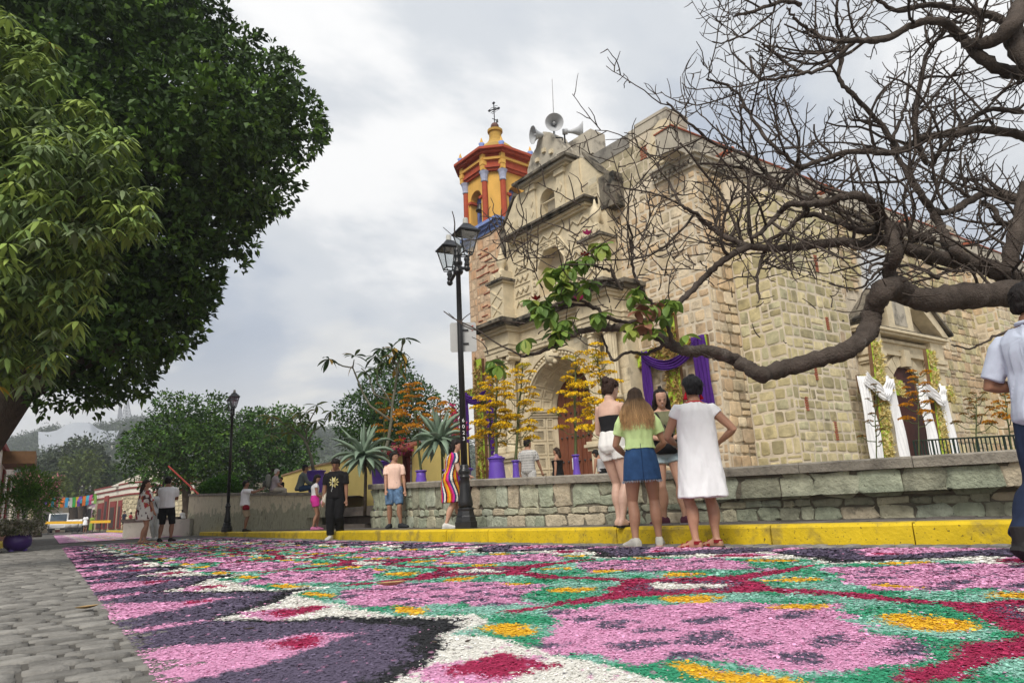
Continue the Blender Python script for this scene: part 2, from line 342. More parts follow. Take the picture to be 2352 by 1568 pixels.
def carpet_colour(t, v, rg):
    n = len(t); t = t + 0.16*(vnoise(t*3, v*3, 1)-0.5) + 0.07*(vnoise(t*11, v*11, 21)-0.5) + rg.normal(0, 0.016, n); wide = VR(t)-0.33
    v = 0.33 + (v-0.33)*(5.57/np.maximum(wide, 2)); v = v + 0.16*(vnoise(t*3+9, v*3, 2)-0.5) + 0.07*(vnoise(t*11+5, v*11, 22)-0.5) + rg.normal(0, 0.016, n)
    per = 1.93; a = np.abs((t-2.92+per/2) % per - per/2); b = np.abs(v-3.12); e = 3.12-b     # e: distance measured like v from either border
    sgn = (t-2.92+per/2) % per - per/2
    c = np.where((vnoise(t*8, v*6, 3) + 0.45*rg.random(n))[:, None] > 0.70, AQUA, GRN)
    def put(mask, colr): c[mask] = colr
    # pink field with purple dashes
    da = per/2-a; db = b-1.0; inside = (np.abs(da)/0.84)**1.15 + (np.abs(db)/0.72)**1.15 + 0.35*(vnoise(t*6, v*6, 15)-.5) < 1
    gx, gy = t/0.215, v/0.265; ix, iy = np.floor(gx).astype(int), np.floor(gy).astype(int); h = rc[ix % 97, iy % 89]; ex = (gx-ix-.5-(h[:, 0]-.5)*.35)/(.25+.14*h[:, 2]); ey = (gy-iy-.5-(h[:, 1]-.5)*.3)/(.30+.14*h[:, 3]); dash = (ex**2+ey**2 < 1) & (h[:, 4] > .22) & (np.abs(da) > .05) & (np.abs(db) > .03)
    put(inside, PINK)
    put(inside & (dash & (rg.random(n) > 0.12)), PURP)
    # red star with white heart and yellow petals
    rr = np.hypot(a/0.5, b/0.5); lines = ((a < 0.055+0.05*(b < 0.9)) & (b < 1.25)) | ((b < 0.06) & (a > 0.3))
    put(lines, RED); put((a*0.9+b*0.9 < 0.52) | (rr < 0.78), RED); put((rr < 0.62) & (rg.random(n) > 0.45), PURP)
    put((a/0.26)**2+(b/0.13)**2 < 1, WHT)
    put(((a-0.42)/0.13)**2 + ((b-0.42)/0.13)**2 < 1, YEL); put(((a-0.40)/0.17)**2 + ((b-1.52)/0.09)**2 < 1, YEL); put(((da)/0.12)**2 + ((b-0.40)/0.08)**2 < 1, YEL)
    # borders
    vb = 1.66-0.88*a; vp = 1.46-0.74*a; vw = 1.42+0.38*np.clip(1-a/0.32, 0, 1)
    put((e < vw) & (e >= vb), WHT)
    put((e >= 0.98) & (e < 1.36) & (np.abs(da) < 0.26*(1.36-e)/0.38), PINK); put((e >= 1.08) & (e < 1.30) & (np.abs(da) < 0.13), RED)
    put(((e < vb) & (e >= vp)), BLK); put(e < vp, PURP)
    put((e < 1.16-1.80*a), PINK); put((e < 0.82) & (da < 0.26*(0.84-e)), PINK)
    put((np.hypot(a/0.10, (e-0.88)/0.09) < 1), RED)
    fl = rg.random(n); put(fl > 0.985, PINK*0.9); put((fl < 0.012), PURP); 
    return c
saw_m = mat('sawdust', attr=True, var=0.12, scale=60, rough=0.95, bump=0.3, bscale=300, spec=0.1)
# base sheet
rg = np.random.default_rng(11)
def sheet(t0, t1, nt, nv):
    tt = t0 + (t1-t0)*np.linspace(0, 1, nt)**1.7; V = []; TT = []; VV = []
    for t in tt:
        v = np.linspace(0.33, VR(t), nv); TT.append(np.full(nv, t)); VV.append(v)
    return np.array(TT), np.array(VV)
def gridf(nt, nv):
    i = np.arange(nt-1)[:, None]*nv + np.arange(nv-1)[None]; i = i.ravel(); return np.stack([i, i+1, i+1+nv, i+nv], 1)
TT, VV = sheet(0.3, 23, 620, 330); nt, nv = TT.shape
edge = np.minimum(VV-0.33, VR(TT)-VV); wob = 0.05*(vnoise(TT*4, VV*0, 8)-0.5)
t, v = TT.ravel(), (VV + wob*np.exp(-edge/0.3)).ravel()
z = 0.007 + 0.006*vnoise(t*22, v*22, 4) + 0.005*vnoise(t*6, v*6, 14) - 0.010*np.exp(-edge.ravel()/0.05)
P = np.stack([t*T_[0]+v*V_[0], t*T_[1]+v*V_[1], z], 1)
cc = carpet_colour(t, v, rg)*0.9
me = np_mesh('sawdust_carpet', P, gridf(nt, nv), 4, saw_m, cc)
carpet = tag(link('sawdust_carpet', me), 'long sawdust carpet of pink, green, white and purple patterns covering the street', 'sawdust carpet')
# loose grains lying on it
def grains(n, t0, t1, zb, spill=0.0):
    # density falls with distance so that grains stay about the same size in view
    q = rg.random(n); t = t0*(t1/t0)**q; vr = VR(t); lo = 0.33-spill; v = lo + (vr+spill-lo)*rg.random(n)
    x = t*T_[0]+v*V_[0]; y = t*T_[1]+v*V_[1]; d = np.hypot(x, y); keep = (np.abs(x/y) < 0.84) & (y > 1.2) & (d > 1.5)
    t, v, x, y, d = [a[keep] for a in (t, v, x, y, d)]
    return t, v, x, y, d
t, v, x, y, d = grains(620000, 0.55, 21, 0)
s = np.clip(0.0027*d, 0.006, 0.03)*np.clip(rg.lognormal(-.15, .38, len(t)), .35, 2.2); n = len(t)
ang = rg.uniform(0, 2*pi, n); tilt = rg.normal(0, 0.36, n); asp = rg.uniform(0.35, 0.8, n)
ca, sa = np.cos(ang), np.sin(ang); z0 = 0.008 + 0.006*vnoise(t*22, v*22, 4) + 0.005*vnoise(t*6, v*6, 14) + rg.uniform(0, 0.003, n)
quad = []
for (qa, qb, lift) in ((-0.5, -0.5, -1), (0.5, -0.5, -1), (0.5, 0.5, 1), (-0.5, 0.5, 1)):
    lx = qa*s; ly = qb*s*asp; quad.append(np.stack([x+lx*ca-ly*sa*np.cos(tilt), y+lx*sa+ly*ca*np.cos(tilt), z0+np.abs(s*asp*0.5*np.sin(tilt))*lift*0.7+s*0.15], 1))
P = np.stack(quad, 1).reshape(-1, 3); cc = carpet_colour(t, v, rg)*np.clip(rg.normal(1.0, .2, n), .5, 1.6)[:, None]
me = np_mesh('sawdust_grains', P, np.arange(4*n).reshape(n, 4), 4, saw_m, np.repeat(np.clip(cc, 0, 0.95), 4, axis=0))
tag(link('sawdust_grains', me, carpet), kind='stuff')
# far stretch of the carpet beyond the gap
TT, VV = sheet(28, 62, 140, 120); nt, nv = TT.shape; t, v = TT.ravel(), VV.ravel()
P = np.stack([t*T_[0]+v*V_[0], t*T_[1]+v*V_[1], np.full(t.size, 0.02)], 1)
me = np_mesh('sawdust_carpet', P, gridf(nt, nv), 4, saw_m, carpet_colour(t, v, rg)*0.72+PINK*0.25)
tag(link('sawdust_carpet', me), 'far second sawdust carpet, pale pink, beyond the bare cobbled gap', 'sawdust carpet')
# dry leaves lying on street and carpet
leaf_dry = mat('dry_leaf', col=(0.38, 0.25, 0.11), var=0.3, scale=20, rough=0.8, bump=0.3, bscale=80)
leaf_dark = mat('dark_leaf', col=(0.05, 0.035, 0.025), var=0.3, scale=20, rough=0.8, bump=0.3)
def dry_leaf(px, py, L0, rz, m, label, curl=0.25, z=0.035):
    g = G(px, py, z); mb = MB(); N = 9
    ax = Vector((math.cos(rz), math.sin(rz), 0)); bx = Vector((-ax.y, ax.x, 0))
    for i in range(N):
        q = i/(N-1); w = L0*0.2*math.sin(pi*min(1, q*0.97+0.02))**0.8; c = g + ax*(L0*(q-0.5)) + Vector((0, 0, curl*L0*(q-0.5)**2*1.6))
        for k in (-1, 0, 1): mb.vert(c + bx*(k*w) + Vector((0, 0, abs(k)*w*0.55+0.004)))
    for i in range(N-1):
        for k in range(2): mb.face((i*3+k, i*3+k+1, i*3+k+4, i*3+k+3))
    return tag(obj('fallen_leaf', mb, m, smooth=True), label, 'leaf')
dry_leaf(900, 1345, 0.20, 0.5, leaf_dry, 'large curled dry tan leaf lying on the carpet near the middle', z=0.04)
dry_leaf(200, 1398, 0.14, 1.0, leaf_dry, 'dry tan leaf lying on the bare cobbles left of the carpet', z=0.02)
dry_leaf(572, 1447, 0.055, 0.3, leaf_dark, 'small dark curled leaf on the purple band of the carpet')
dry_leaf(1075, 1476, 0.045, 1.2, leaf_dark, 'small black crumpled leaf on the white band beside yellow sawdust')
dry_leaf(998, 1478, 0.04, 2.2, leaf_dark, 'tiny dark leaf on white sawdust left of the crumpled one')
# ================================================================ STONE WORK
def layout(L, Hh, rh, wr, rs, tall=0.12):
    out = []; b = 0.0
    while b < Hh-0.05:
        h = min(rs.uniform(*rh), Hh-b)
        if Hh-(b+h) < rh[0]*0.5: h = Hh-b
        a = -rs.uniform(0, wr[0])
        while a < L:
            w = rs.uniform(*wr); a0 = max(a, 0); a1 = min(a+w, L)
            if L-a1 < wr[0]*0.4: a1 = L; w = L-a
            if a1-a0 > 0.05:
                r = rs.random()
                if r < tall and h > 0.2: 
                    k = rs.uniform(0.4, 0.6); out += [((a0+a1)/2, b+h*k/2, a1-a0, h*k), ((a0+a1)/2, b+h*(k+1)/2, a1-a0, h*(1-k))]
                elif r < tall*1.6 and a1-a0 > 0.3:
                    k = rs.uniform(0.25, 0.4); out += [(a0+(a1-a0)*k/2, b+h/2, (a1-a0)*k, h), (a0+(a1-a0)*(1+k)/2, b+h/2, (a1-a0)*(1-k), h)]
                else: out.append(((a0+a1)/2, b+h/2, a1-a0, h))
            a += w
        b += h
    return out
def stone_geo(mb, fn, st, depth, gap, rs, col, rough=0.12, e=5.0, k=8, base=-0.03):
    cx, cy, w, h = st; b = len(mb.v); mb.cur = col
    hw = max(0.02, w/2-gap); hh = max(0.02, h/2-gap); jit = rough*min(hw, hh)
    offs = [(rs.uniform(-jit, jit), rs.uniform(-jit, jit)) for _ in range(k)]
    bev = min(0.02, 0.2*min(hw, hh)); dz = depth*rs.uniform(0.6, 1.15)
    tx, ty = rs.uniform(-.12, .12)*depth, rs.uniform(-.12, .12)*depth
    for ins, c in ((0, base), (0, dz*0.55), (bev, dz)):
        for j in range(k):
            a = 2*pi*(j+0.5)/k; cu = abs(math.cos(a))**(2/e)*math.copysign(1, math.cos(a)); sv = abs(math.sin(a))**(2/e)*math.copysign(1, math.sin(a))
            mb.vert(fn(cx+cu*(hw-ins)+offs[j][0], cy+sv*(hh-ins)+offs[j][1], c + (tx*cu+ty*sv if c > 0 else 0)))
    for r in range(2):
        for j in range(k): mb.face((b+r*k+j, b+r*k+(j+1) % k, b+(r+1)*k+(j+1) % k, b+(r+1)*k+j))
    c0 = mb.vert(fn(cx+rs.uniform(-.1, .1)*w, cy+rs.uniform(-.1, .1)*h, dz*rs.uniform(1.0, 1.25)))
    for j in range(k): mb.face((b+2*k+j, b+2*k+(j+1) % k, c0))
class StoneSet:                       # collects stones of one thing; the largest in view become parts, the rest one part
    def __init__(s): s.L = []
    def add(s, fn, st, depth, gap, col, **k): s.L.append((fn, st, depth, gap, col, k))
    def build(s, name, m, parent, rest_name, limit=298, smooth=False):
        rs = random.Random(len(s.L))
        def size(q):
            p = q[0](q[1][0], q[1][1], 0); return -min(q[1][2], q[1][3])*q[1][2]/(p[0]**2+p[1]**2+(p[2]-.5)**2)
        s.L.sort(key=size); rest = MB()
        for i, (fn, st, dep, gap, col, k) in enumerate(s.L):
            b = MB() if i < limit else rest; stone_geo(b, fn, st, dep, gap, rs, col, **k)
            if i < limit: obj(name, b, m, parent, smooth=smooth)
        if rest.v: tag(obj(rest_name, rest, m, parent, smooth=smooth), kind='stuff')
def pick(rs, cols, v=0.12):
    c = rs.choice(cols); k = 1+rs.uniform(-v, v); return tuple(x*k for x in c)

# ================================================================ RETAINING WALL
WP = [(8.6, 1.6, .77), (6.9, 4.0, .77), (4.55, 6.85, .79), (2.63, 8.72, .835), (0.34, 10.55, .91), (-1.45, 13.0, 1.02), (-3.42, 16.1, 1.14)]
WQ, WS = smooth_poly(WP, 160)
def wall_fr(Q, S, s, side=-1):
    p = np.array([np.interp(s, S, Q[:, i]) for i in range(3)]); q = np.array([np.interp(s+0.1, S, Q[:, i]) for i in range(3)]); t = (q-p)[:2]; t /= np.hypot(*t)
    return p, t, np.array([-t[1], t[0]])*1.0
def wall_fn(Q, S, zb):
    def fn(a, b, c):                  # a along, b fraction of height in metres (base 0), c outward to the street
        p, t, n = wall_fr(Q, S, a); return Vector((p[0]+n[0]*c, p[1]+n[1]*c, zb(p[1]) + b*(p[2]-0.11-zb(p[1]))))
    return fn
wall = thing('stone_wall', 'low greenish stone retaining wall with a flat coping in front of the church', 'wall', (0.34, 10.5, 0.19))
zb_ = lambda Y: kerb_h(Y)-0.02
wf = wall_fn(WQ, WS, zb_)
Lw = WS[-1]; m = MB(); n = 60
for i in range(n):
    a0, a1 = Lw*i/n, Lw*(i+1)/n
    for b0, b1 in ((0, 1),): m.poly([wf(a0, 0, 0.0), wf(a1, 0, 0.0), wf(a1, 1, 0.0), wf(a0, 1, 0.0)])
e0 = [wf(Lw, 0, 0), wf(Lw, 0, -0.5), wf(Lw, 1, -0.5), wf(Lw, 1, 0)]; m.poly(e0)
obj('wall_core', m, MT['wallmortar'], wall, fixn=False)
rs = random.Random(21); ss = StoneSet(); GREENS = [(0.38, 0.385, 0.285), (0.32, 0.345, 0.255), (0.42, 0.395, 0.285), (0.29, 0.29, 0.215), (0.43, 0.37, 0.27), (0.37, 0.395, 0.31)]
def wall_rows(a0, a1):
    hh = 0.62
    b = 0.0; rows_ = [(0.0, 0.30, 0.16, 0.42), (0.30, 0.46, 0.14, 0.40), (0.46, 1.0, 0.24, 0.52)] 
    for (b0, b1, w0, w1) in rows_:
        a = a0 - rs.uniform(0, 0.2)
        while a < a1:
            w = rs.uniform(w0, w1)
            if a+w > a1: w = a1-a
            if w > 0.06:
                r = rs.random()
                if b1-b0 > 0.4 and r < 0.22 and w < 0.45:
                    k = rs.uniform(.4, .6); L2 = [(a+w/2, b0+(b1-b0)*k/2, w, (b1-b0)*k), (a+w/2, b0+(b1-b0)*(1+k)/2, w, (b1-b0)*(1-k))]
                else: L2 = [(a+w/2, (b0+b1)/2+rs.uniform(-.015, .015), w, b1-b0)]
                for st in L2: ss.add(wf, st, 0.028, 0.006, pick(rs, GREENS), rough=0.24, e=5.0, k=12)
            a += w
wall_rows(0, Lw); ss.build('stone', MT['rubble'], wall, 'small_stones', smooth=False)
cop_m = mat('coping_stone', col=(0.27, 0.245, 0.205), var=0.25, scale=6, rough=0.95, bump=0.8, bscale=30, stain=(0.11, 0.10, 0.085), sscale=4, samt=0.5, sthr=0.5, speck=(0.06, 0.05, 0.04), spthr=0.68, spscale=40, spec=0.2)
a = 0.0
while a < Lw-0.05:
    w = min(rs.uniform(1.0, 1.7), Lw-a); m = MB(); n = 5; sec = []
    for i in range(n+1):
        p, t, nn = wall_fr(WQ, WS, a+0.004+(w-0.008)*i/n); j = rs.uniform(-.008, .008); k = rs.uniform(-.006, .006)
        sec.append([(p[0]+nn[0]*c, p[1]+nn[1]*c, p[2]+z) for c, z in ((0.075+j, -0.115), (0.085+j, -0.02+k), (0.06+j, 0.0), (-0.5, 0.0), (-0.5, -0.115))])
    for q in sec:
        for v in q: m.vert(v)
    for i in range(n):
        for j in range(5): m.face((i*5+j, i*5+(j+1) % 5, (i+1)*5+(j+1) % 5, (i+1)*5+j))
    m.face(range(5)); m.face([n*5+j for j in range(5)][::-1]); obj('coping_slab', m, cop_m, wall); a += w
# raised church yard behind the wall
PZ = 0.45
plaza_m = mat('yard_paving', col=(0.22, 0.19, 0.15), var=0.25, scale=3, rough=0.92, bump=0.4, bscale=25)
mb = MB(); inner = []
for a in np.linspace(0, Lw, 40):
    p, t, nn = wall_fr(WQ, WS, a); inner.append((p[0]-nn[0]*0.3, p[1]-nn[1]*0.3, PZ))
mb.poly(inner + [(-6.0, 19.5, PZ), (-7.5, 27, PZ), (-2, 45, PZ), (40, 45, PZ), (40, 1, PZ)])
tag(obj('church_yard', mb, plaza_m), kind='structure')

# ================================================================ CHURCH
AZ = R_(-39); U = Vector((-math.sin(AZ), -math.cos(AZ), 0)); NN = Vector((-math.cos(AZ), math.sin(AZ), 0))
M0 = D(1310, 1095, 20.5); M0 = Vector((M0.x, M0.y, 0)) - NN*0.5
S_AZ = R_(55); SV = Vector((math.sin(S_AZ), math.cos(S_AZ), 0)); U2 = Vector((SV.y, -SV.x, 0))
def FW(u, z, n=0.0): return M0 + U*u + NN*n + Vector((0, 0, z))
CC = FW(5.13, 0, 0)
def SW(s, z, o=0.0): return CC + SV*s + U2*o + Vector((0, 0, z))
def zpix(px, py, Y): return D(px, py, Y).z
church = thing('church', 'old sand coloured stone church with carved arched portal and stepped gable', 'church', tuple(FW(0, PZ)))
CH = lambda name, mb, m, **k: obj(name, mb, m, church, **k)
def add_fb(mb, u0, u1, z0, z1, n0, n1): mb.box(FW, u0, u1, z0, z1, n0, n1)
# body
mb = MB(); foot = [FW(-3.2, 0, -.6), FW(5.10, 0, -.6), SW(24, 0), SW(24, 0, -9), FW(-3.2, 0, -14)]
b = len(mb.v)
for z in (0.2, 9.40):
    for p in foot: mb.vert((p.x, p.y, z))
n = 5; mb.face([b+i for i in range(n)][::-1]); mb.face([b+n+i for i in range(n)])
for i in range(n): j = (i+1) % n; mb.face((b+i, b+j, b+n+j, b+n+i))
for u0, u1, z0, z1 in ((1.2, 5.13, .2, 9.4), (-3.2, -1.8, .2, 9.4), (-1.8, 1.2, 5.0, 9.4)): mb.box(FW, u0, u1, z0, z1, -.62, 0)
CH('nave_walls', mb, MT['mortar'])
# upper parapet wall over the front, with raised end block
mb = MB(); add_fb(mb, -2.7, 4.43, 9.4, 10.95, -0.9, 0.0)
CH('front_parapet', mb, MT['mortar'])
mb = MB(); add_fb(mb, -2.7, 3.0, 10.70, 11.14, -0.92, 0.025); CH('parapet_cap', mb, MT['grey_lichen'])
mb = MB(); add_fb(mb, 3.0, 4.45, 10.9, 11.18, -0.92, 0.03); add_fb(mb, 3.28, 4.47, 11.18, 11.27, -0.94, 0.05); CH('parapet_end_block', mb, MT['plaster'])
# scroll at the right end of the parapet
mb = MB(); poly = [(4.43, 11.0), (4.43, 9.46), (3.75, 9.46), (3.66, 9.9), (3.72, 10.5), (3.95, 10.9)]
prof = [(3.8, 9.47), (5.08, 9.47), (5.02, 9.75), (4.85, 10.05), (4.55, 10.4), (4.44, 10.9), (4.2, 10.95), (3.95, 10.8), (3.75, 10.4), (3.7, 9.9)]
mb.prism(lambda a, b, c: FW(a, b, c), prof, -0.5, 0.07); CH('corner_scroll', mb, MT['carved'])
def spiral(c, r0, r1, turns, rad, n=26):
    return [(c[0]+(r0+(r1-r0)*i/n)*math.cos(turns*2*pi*i/n), c[1]+(r0+(r1-r0)*i/n)*math.sin(turns*2*pi*i/n)) for i in range(n+1)]
mb = MB(); mb.tube([FW(a, b, 0.075) for a, b in spiral((4.18, 10.1), 0.05, 0.5, 1.9, 0.03)], 0.035, 6); CH('scroll_relief', mb, MT['carved'], smooth=True)
# cornice round the corner under the scroll, with dentils
mb = MB()
for z0, z1, pr in ((9.40, 9.46, .26), (9.30, 9.40, .18), (9.12, 9.2, .10)):
    mb.prism(lambda a, b, c: Vector((a, b, c)), [tuple(q.xy) for q in (FW(3.78, 0, 0.0), FW(3.78, 0, pr), FW(5.13+pr*0.9, 0, pr), SW(24, 0, pr), SW(24, 0, -0.1), FW(5.0, 0, -.1))], z0, z1)
CH('cornice', mb, MT['plaster'])
for k in range(9): mb = MB(); u = 3.86+k*0.155; add_fb(mb, u, u+.08, 9.2, 9.3, 0, .16); CH('dentil', mb, MT['plaster'])
for k in range(26): mb = MB(); mb.box(SW, 0.1+k*.155, .18+k*.155, 9.2, 9.3, 0, .16); CH('dentil', mb, MT['plaster'])
# side parapet with tile edge and red water spouts
mb = MB(); mb.box(SW, -0.75, 23.9, 9.46, 10.12, -0.6, -0.02); CH('side_parapet', mb, MT['plaster'])
mb = MB(); mb.box(SW, -0.78, 23.9, 10.12, 10.155, -0.62, 0.025); CH('parapet_tiles', mb, MT['brick'])
for s in (1.05, 5.9, 10.8, 15.6):
    mb = MB(); mb.tube([SW(s, 9.66, -0.1), SW(s-0.1, 9.62, 0.6)], 0.075, 8); CH('water_spout', mb, MT['brick'], smooth=True)
mb = MB(); mb.prism(lambda a, b, c: SW(a, b, c), [(13.2, 10.19), (17.2, 10.19), (16.3, 10.75), (14.6, 10.75)], -1.2, -0.3); CH('roof_block', mb, MT['plaster'])

CS = StoneSet(); rs = random.Random(5)
OCH = [(0.552, 0.41, 0.256), (0.593, 0.462, 0.301), (0.515, 0.378, 0.239), (0.601, 0.505, 0.359), (0.524, 0.433, 0.293), (0.613, 0.512, 0.366), (0.444, 0.343, 0.235)]
GRY = [(0.422, 0.360, 0.198), (0.490, 0.422, 0.237), (0.367, 0.320, 0.186), (0.544, 0.469, 0.275), (0.462, 0.428, 0.269), (0.585, 0.503, 0.301)]
def fill(fnmk, a0, b0, L, Hh, rh, wr, cols, depth=0.03, gap=0.02, skip=None, tall=0.12, **k):
    k.setdefault('e', 7.0); depth *= .6; fn = fnmk
    for st in layout(L, Hh, rh, wr, rs, tall):
        st = (st[0]+a0, st[1]+b0, st[2], st[3])
        if skip and skip(st): continue
        CS.add(fn, st, depth*rs.uniform(.5, 1.2), gap*rs.uniform(.7, 1.8), pick(rs, cols), **k)
# right part of the front, beside the portal
fill(FW, 2.25, 0.45, 2.88, 8.62, (0.18, 0.36), (0.18, 0.52), OCH, gap=0.026)
fill(FW, -2.6, 9.42, 6.2, 1.28, (0.25, 0.42), (0.3, 0.8), [(0.40, 0.345, 0.235), (0.36, 0.31, 0.2), (0.44, 0.38, 0.27)], depth=0.015, gap=0.008, skip=lambda s: s[0]+s[2]/2 > 3.62 or s[0] < 0.9)
for (u, z, w, h) in ((3.35, 10.1, .26, .45), (2.05, 9.75, .4, .35), (1.2, 9.95, .3, .4)):
    for k in range(int(h/.07)): 
        for j in range(2): mb = MB(); add_fb(mb, u+w*j/2+.01+.03*(k % 2), u+w*(j+1)/2-.01+.03*(k % 2), z+k*.07, z+k*.07+.036, 0, .024); CH('brick', mb, MT['brick'])
# side wall
fill(SW, 0.02, 0.45, 1.05, 8.6, (0.2, 0.4), (0.22, 0.5), OCH, gap=0.022)
# two stepped buttresses
def buttress(s0, s1, out, z1, name='buttress', slope=0.9, cols=GRY, rh=(0.22, 0.42), wr=(0.24, 0.6)):
    mb = MB(); mb.prism(lambda a, b, c: SW(c, b, a), [(-.1, 0.2), (out, 0.2), (out, z1), (-.1, z1+slope)], s0, s1); CH(name, mb, MT['mortar'])
    fill(lambda a, b, c: SW(s0-c, b, a), 0.0, 0.45, out, z1-0.5, rh, (wr[0]*.8, wr[1]*.8), cols, gap=0.02)           # face to the street
    fill(lambda a, b, c: SW(a, b, out+c), s0, 0.45, s1-s0, z1-0.5, rh, wr, cols, gap=0.022)                            # outer face
buttress(1.08, 3.55, 1.25, 8.2)
buttress(3.55, 5.75, 0.42, 8.6, cols=GRY+OCH[3:])
for (s, z, w, h) in ((2.1, 3.2, .1, .5), (2.6, 1.7, .1, .5), (3.0, 4.6, .1, .4), (1.5, 2.4, .1, .4), (2.9, 6.2, .12, .5)):
    for k in range(int(h/.06)): mb = MB(); mb.box(SW, s, s+w, z+k*.06, z+k*.06+.04, 1.2, 1.285); CH('brick', mb, MT['brick'])
# side wall beyond: portal bay, then plain wall and far buttress
fill(SW, 5.75, 6.3, 0.9, 2.8, (0.25, 0.42), (0.3, 0.6), GRY+OCH, gap=0.02)
fill(SW, 11.7, 0.45, 4.0, 8.6, (0.24, 0.40), (0.26, 0.6), GRY+OCH, gap=0.02)
fill(SW, 6.6, 6.6, 5.1, 2.5, (0.24, 0.40), (0.26, 0.6), GRY+OCH, gap=0.02, skip=lambda s: 7.7 < s[0] < 9.75 and s[1] < 8.4)
buttress(15.7, 17.6, 0.8, 8.6, cols=GRY+OCH)
fill(SW, 17.6, 0.45, 6.0, 8.6, (0.26, 0.44), (0.3, 0.7), GRY+OCH, gap=0.02)
# tall clear window above the side door
mb = MB(); mb.box(SW, 7.75, 9.7, 6.7, 8.4, -0.1, 0.012); CH('window_recess', mb, mat('pale_plaster', col=(0.55, 0.54, 0.52), var=.08, rough=.9, bump=.1))
mb = MB(); mb.box(SW, 8.0, 9.45, 6.85, 8.3, -0.1, 0.02); CH('window', mb, mat('window_glass', col=(0.55, 0.58, 0.62), rough=.2, var=.1, bump=0))
# ------- side portal
zt = 5.4
mb = MB(); mb.box(SW, 6.75, 11.6, 0.3, 4.7, -0.2, 0.02); CH('side_portal_field', mb, MT['carved'])
def sbox(name, s0, s1, z0, z1, o0, o1, m='carved'): mb = MB(); mb.box(SW, s0, s1, z0, z1, o0, o1); return CH(name, mb, MT[m])
for s0 in (6.7, 10.75):
    sbox('side_pilaster', s0+.08, s0+.8, 0.3, 4.2, 0.02, 0.30)
    for k, (z0, z1, pr) in enumerate(((4.2, 4.28, .06), (4.28, 4.38, .1), (4.38, 4.46, .04), (4.46, 4.6, .12))): sbox('side_capital', s0+.08-pr, s0+.8+pr, z0, z1, .0, .3+pr)
    sbox('side_frieze_block', s0+.02, s0+.86, 4.6, 5.2, 0, .36)
for z0, z1, pr in ((4.6, 4.72, .2), (4.72, 5.0, .14), (5.0, 5.1, .22), (5.2, 5.28, .42), (5.28, 5.36, .52), (5.36, 5.42, .46)):
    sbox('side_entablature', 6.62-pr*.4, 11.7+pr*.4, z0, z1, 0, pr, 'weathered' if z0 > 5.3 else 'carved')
for (sa, sb) in ((6.45, 8.0), (11.95, 10.2)):
    mb = MB(); mb.prism(lambda a, b, c: SW(a, b, c), [(sa, 5.42), (sa+(sb-sa)*.25, 5.42), (sb, 6.35), (sb, 6.6), (sb-(sb-sa)*.18, 6.62)], 0, .5); CH('broken_pediment', mb, MT['carved'])
    mb = MB(); mb.prism(lambda a, b, c: SW(a, b, c), [(sa-(sb-sa)*.05, 5.46), (sb-(sb-sa)*.1, 6.66), (sb-(sb-sa)*.1, 6.76), (sa-(sb-sa)*.08, 5.54)], -.02, .62); CH('pediment_coping', mb, MT['weathered'])
sbox('upper_niche_block', 8.35, 9.95, 5.42, 6.9, 0, .3)
mb = MB(); mb.prism(lambda a, b, c: SW(a, b, c), [(8.75+.4+.4*math.cos(t), 6.25+.4*math.sin(t)) for t in np.linspace(0, pi, 10)]+[(8.75, 5.6), (9.55, 5.6)], .28, .31); CH('niche', mb, MT['plaster'])
door_m = mat('red_wood_door', col=(0.17, 0.055, 0.028), var=0.35, scale=4, rough=0.6, bump=0.4, bscale=25, stretch=(3, 3, 0.4), stain=(0.28, 0.13, 0.06), sscale=2.5, samt=0.5, sthr=0.6)
def arch_poly(c, zs, r, zb, n=14): return [(c+r*math.cos(t), zs+r*math.sin(t)) for t in np.linspace(0, pi, n)] + [(c-r, zb), (c+r, zb)]
mb = MB(); mb.prism(lambda a, b, c: SW(a, b, c), arch_poly(9.17, 3.3, 1.0, 0.3), -0.1, 0.03); CH('side_door', mb, mat('dark_red_door', col=(0.075, 0.018, 0.012), var=.3, rough=.6))
for k, t in enumerate(np.linspace(0, pi, 10)[:-1]):
    t1 = t+pi/9; mb = MB(); mb.prism(lambda a, b, c: SW(a, b, c), [(9.17+r*math.cos(x), 3.3+r*math.sin(x)) for r, x in ((1.02, t+.015), (1.4, t+.015), (1.4, t1-.015), (1.02, t1-.015))], 0, .14); CH('arch_stone', mb, MT['carved'])
for s0 in (7.75, 10.19):
    sbox('side_jamb', s0, s0+.4, 0.3, 3.1, 0, .13); sbox('impost', s0-.05, s0+.45, 3.1, 3.28, 0, .2)
sbox('keystone', 9.0, 9.36, 4.25, 4.8, 0.05, .3)

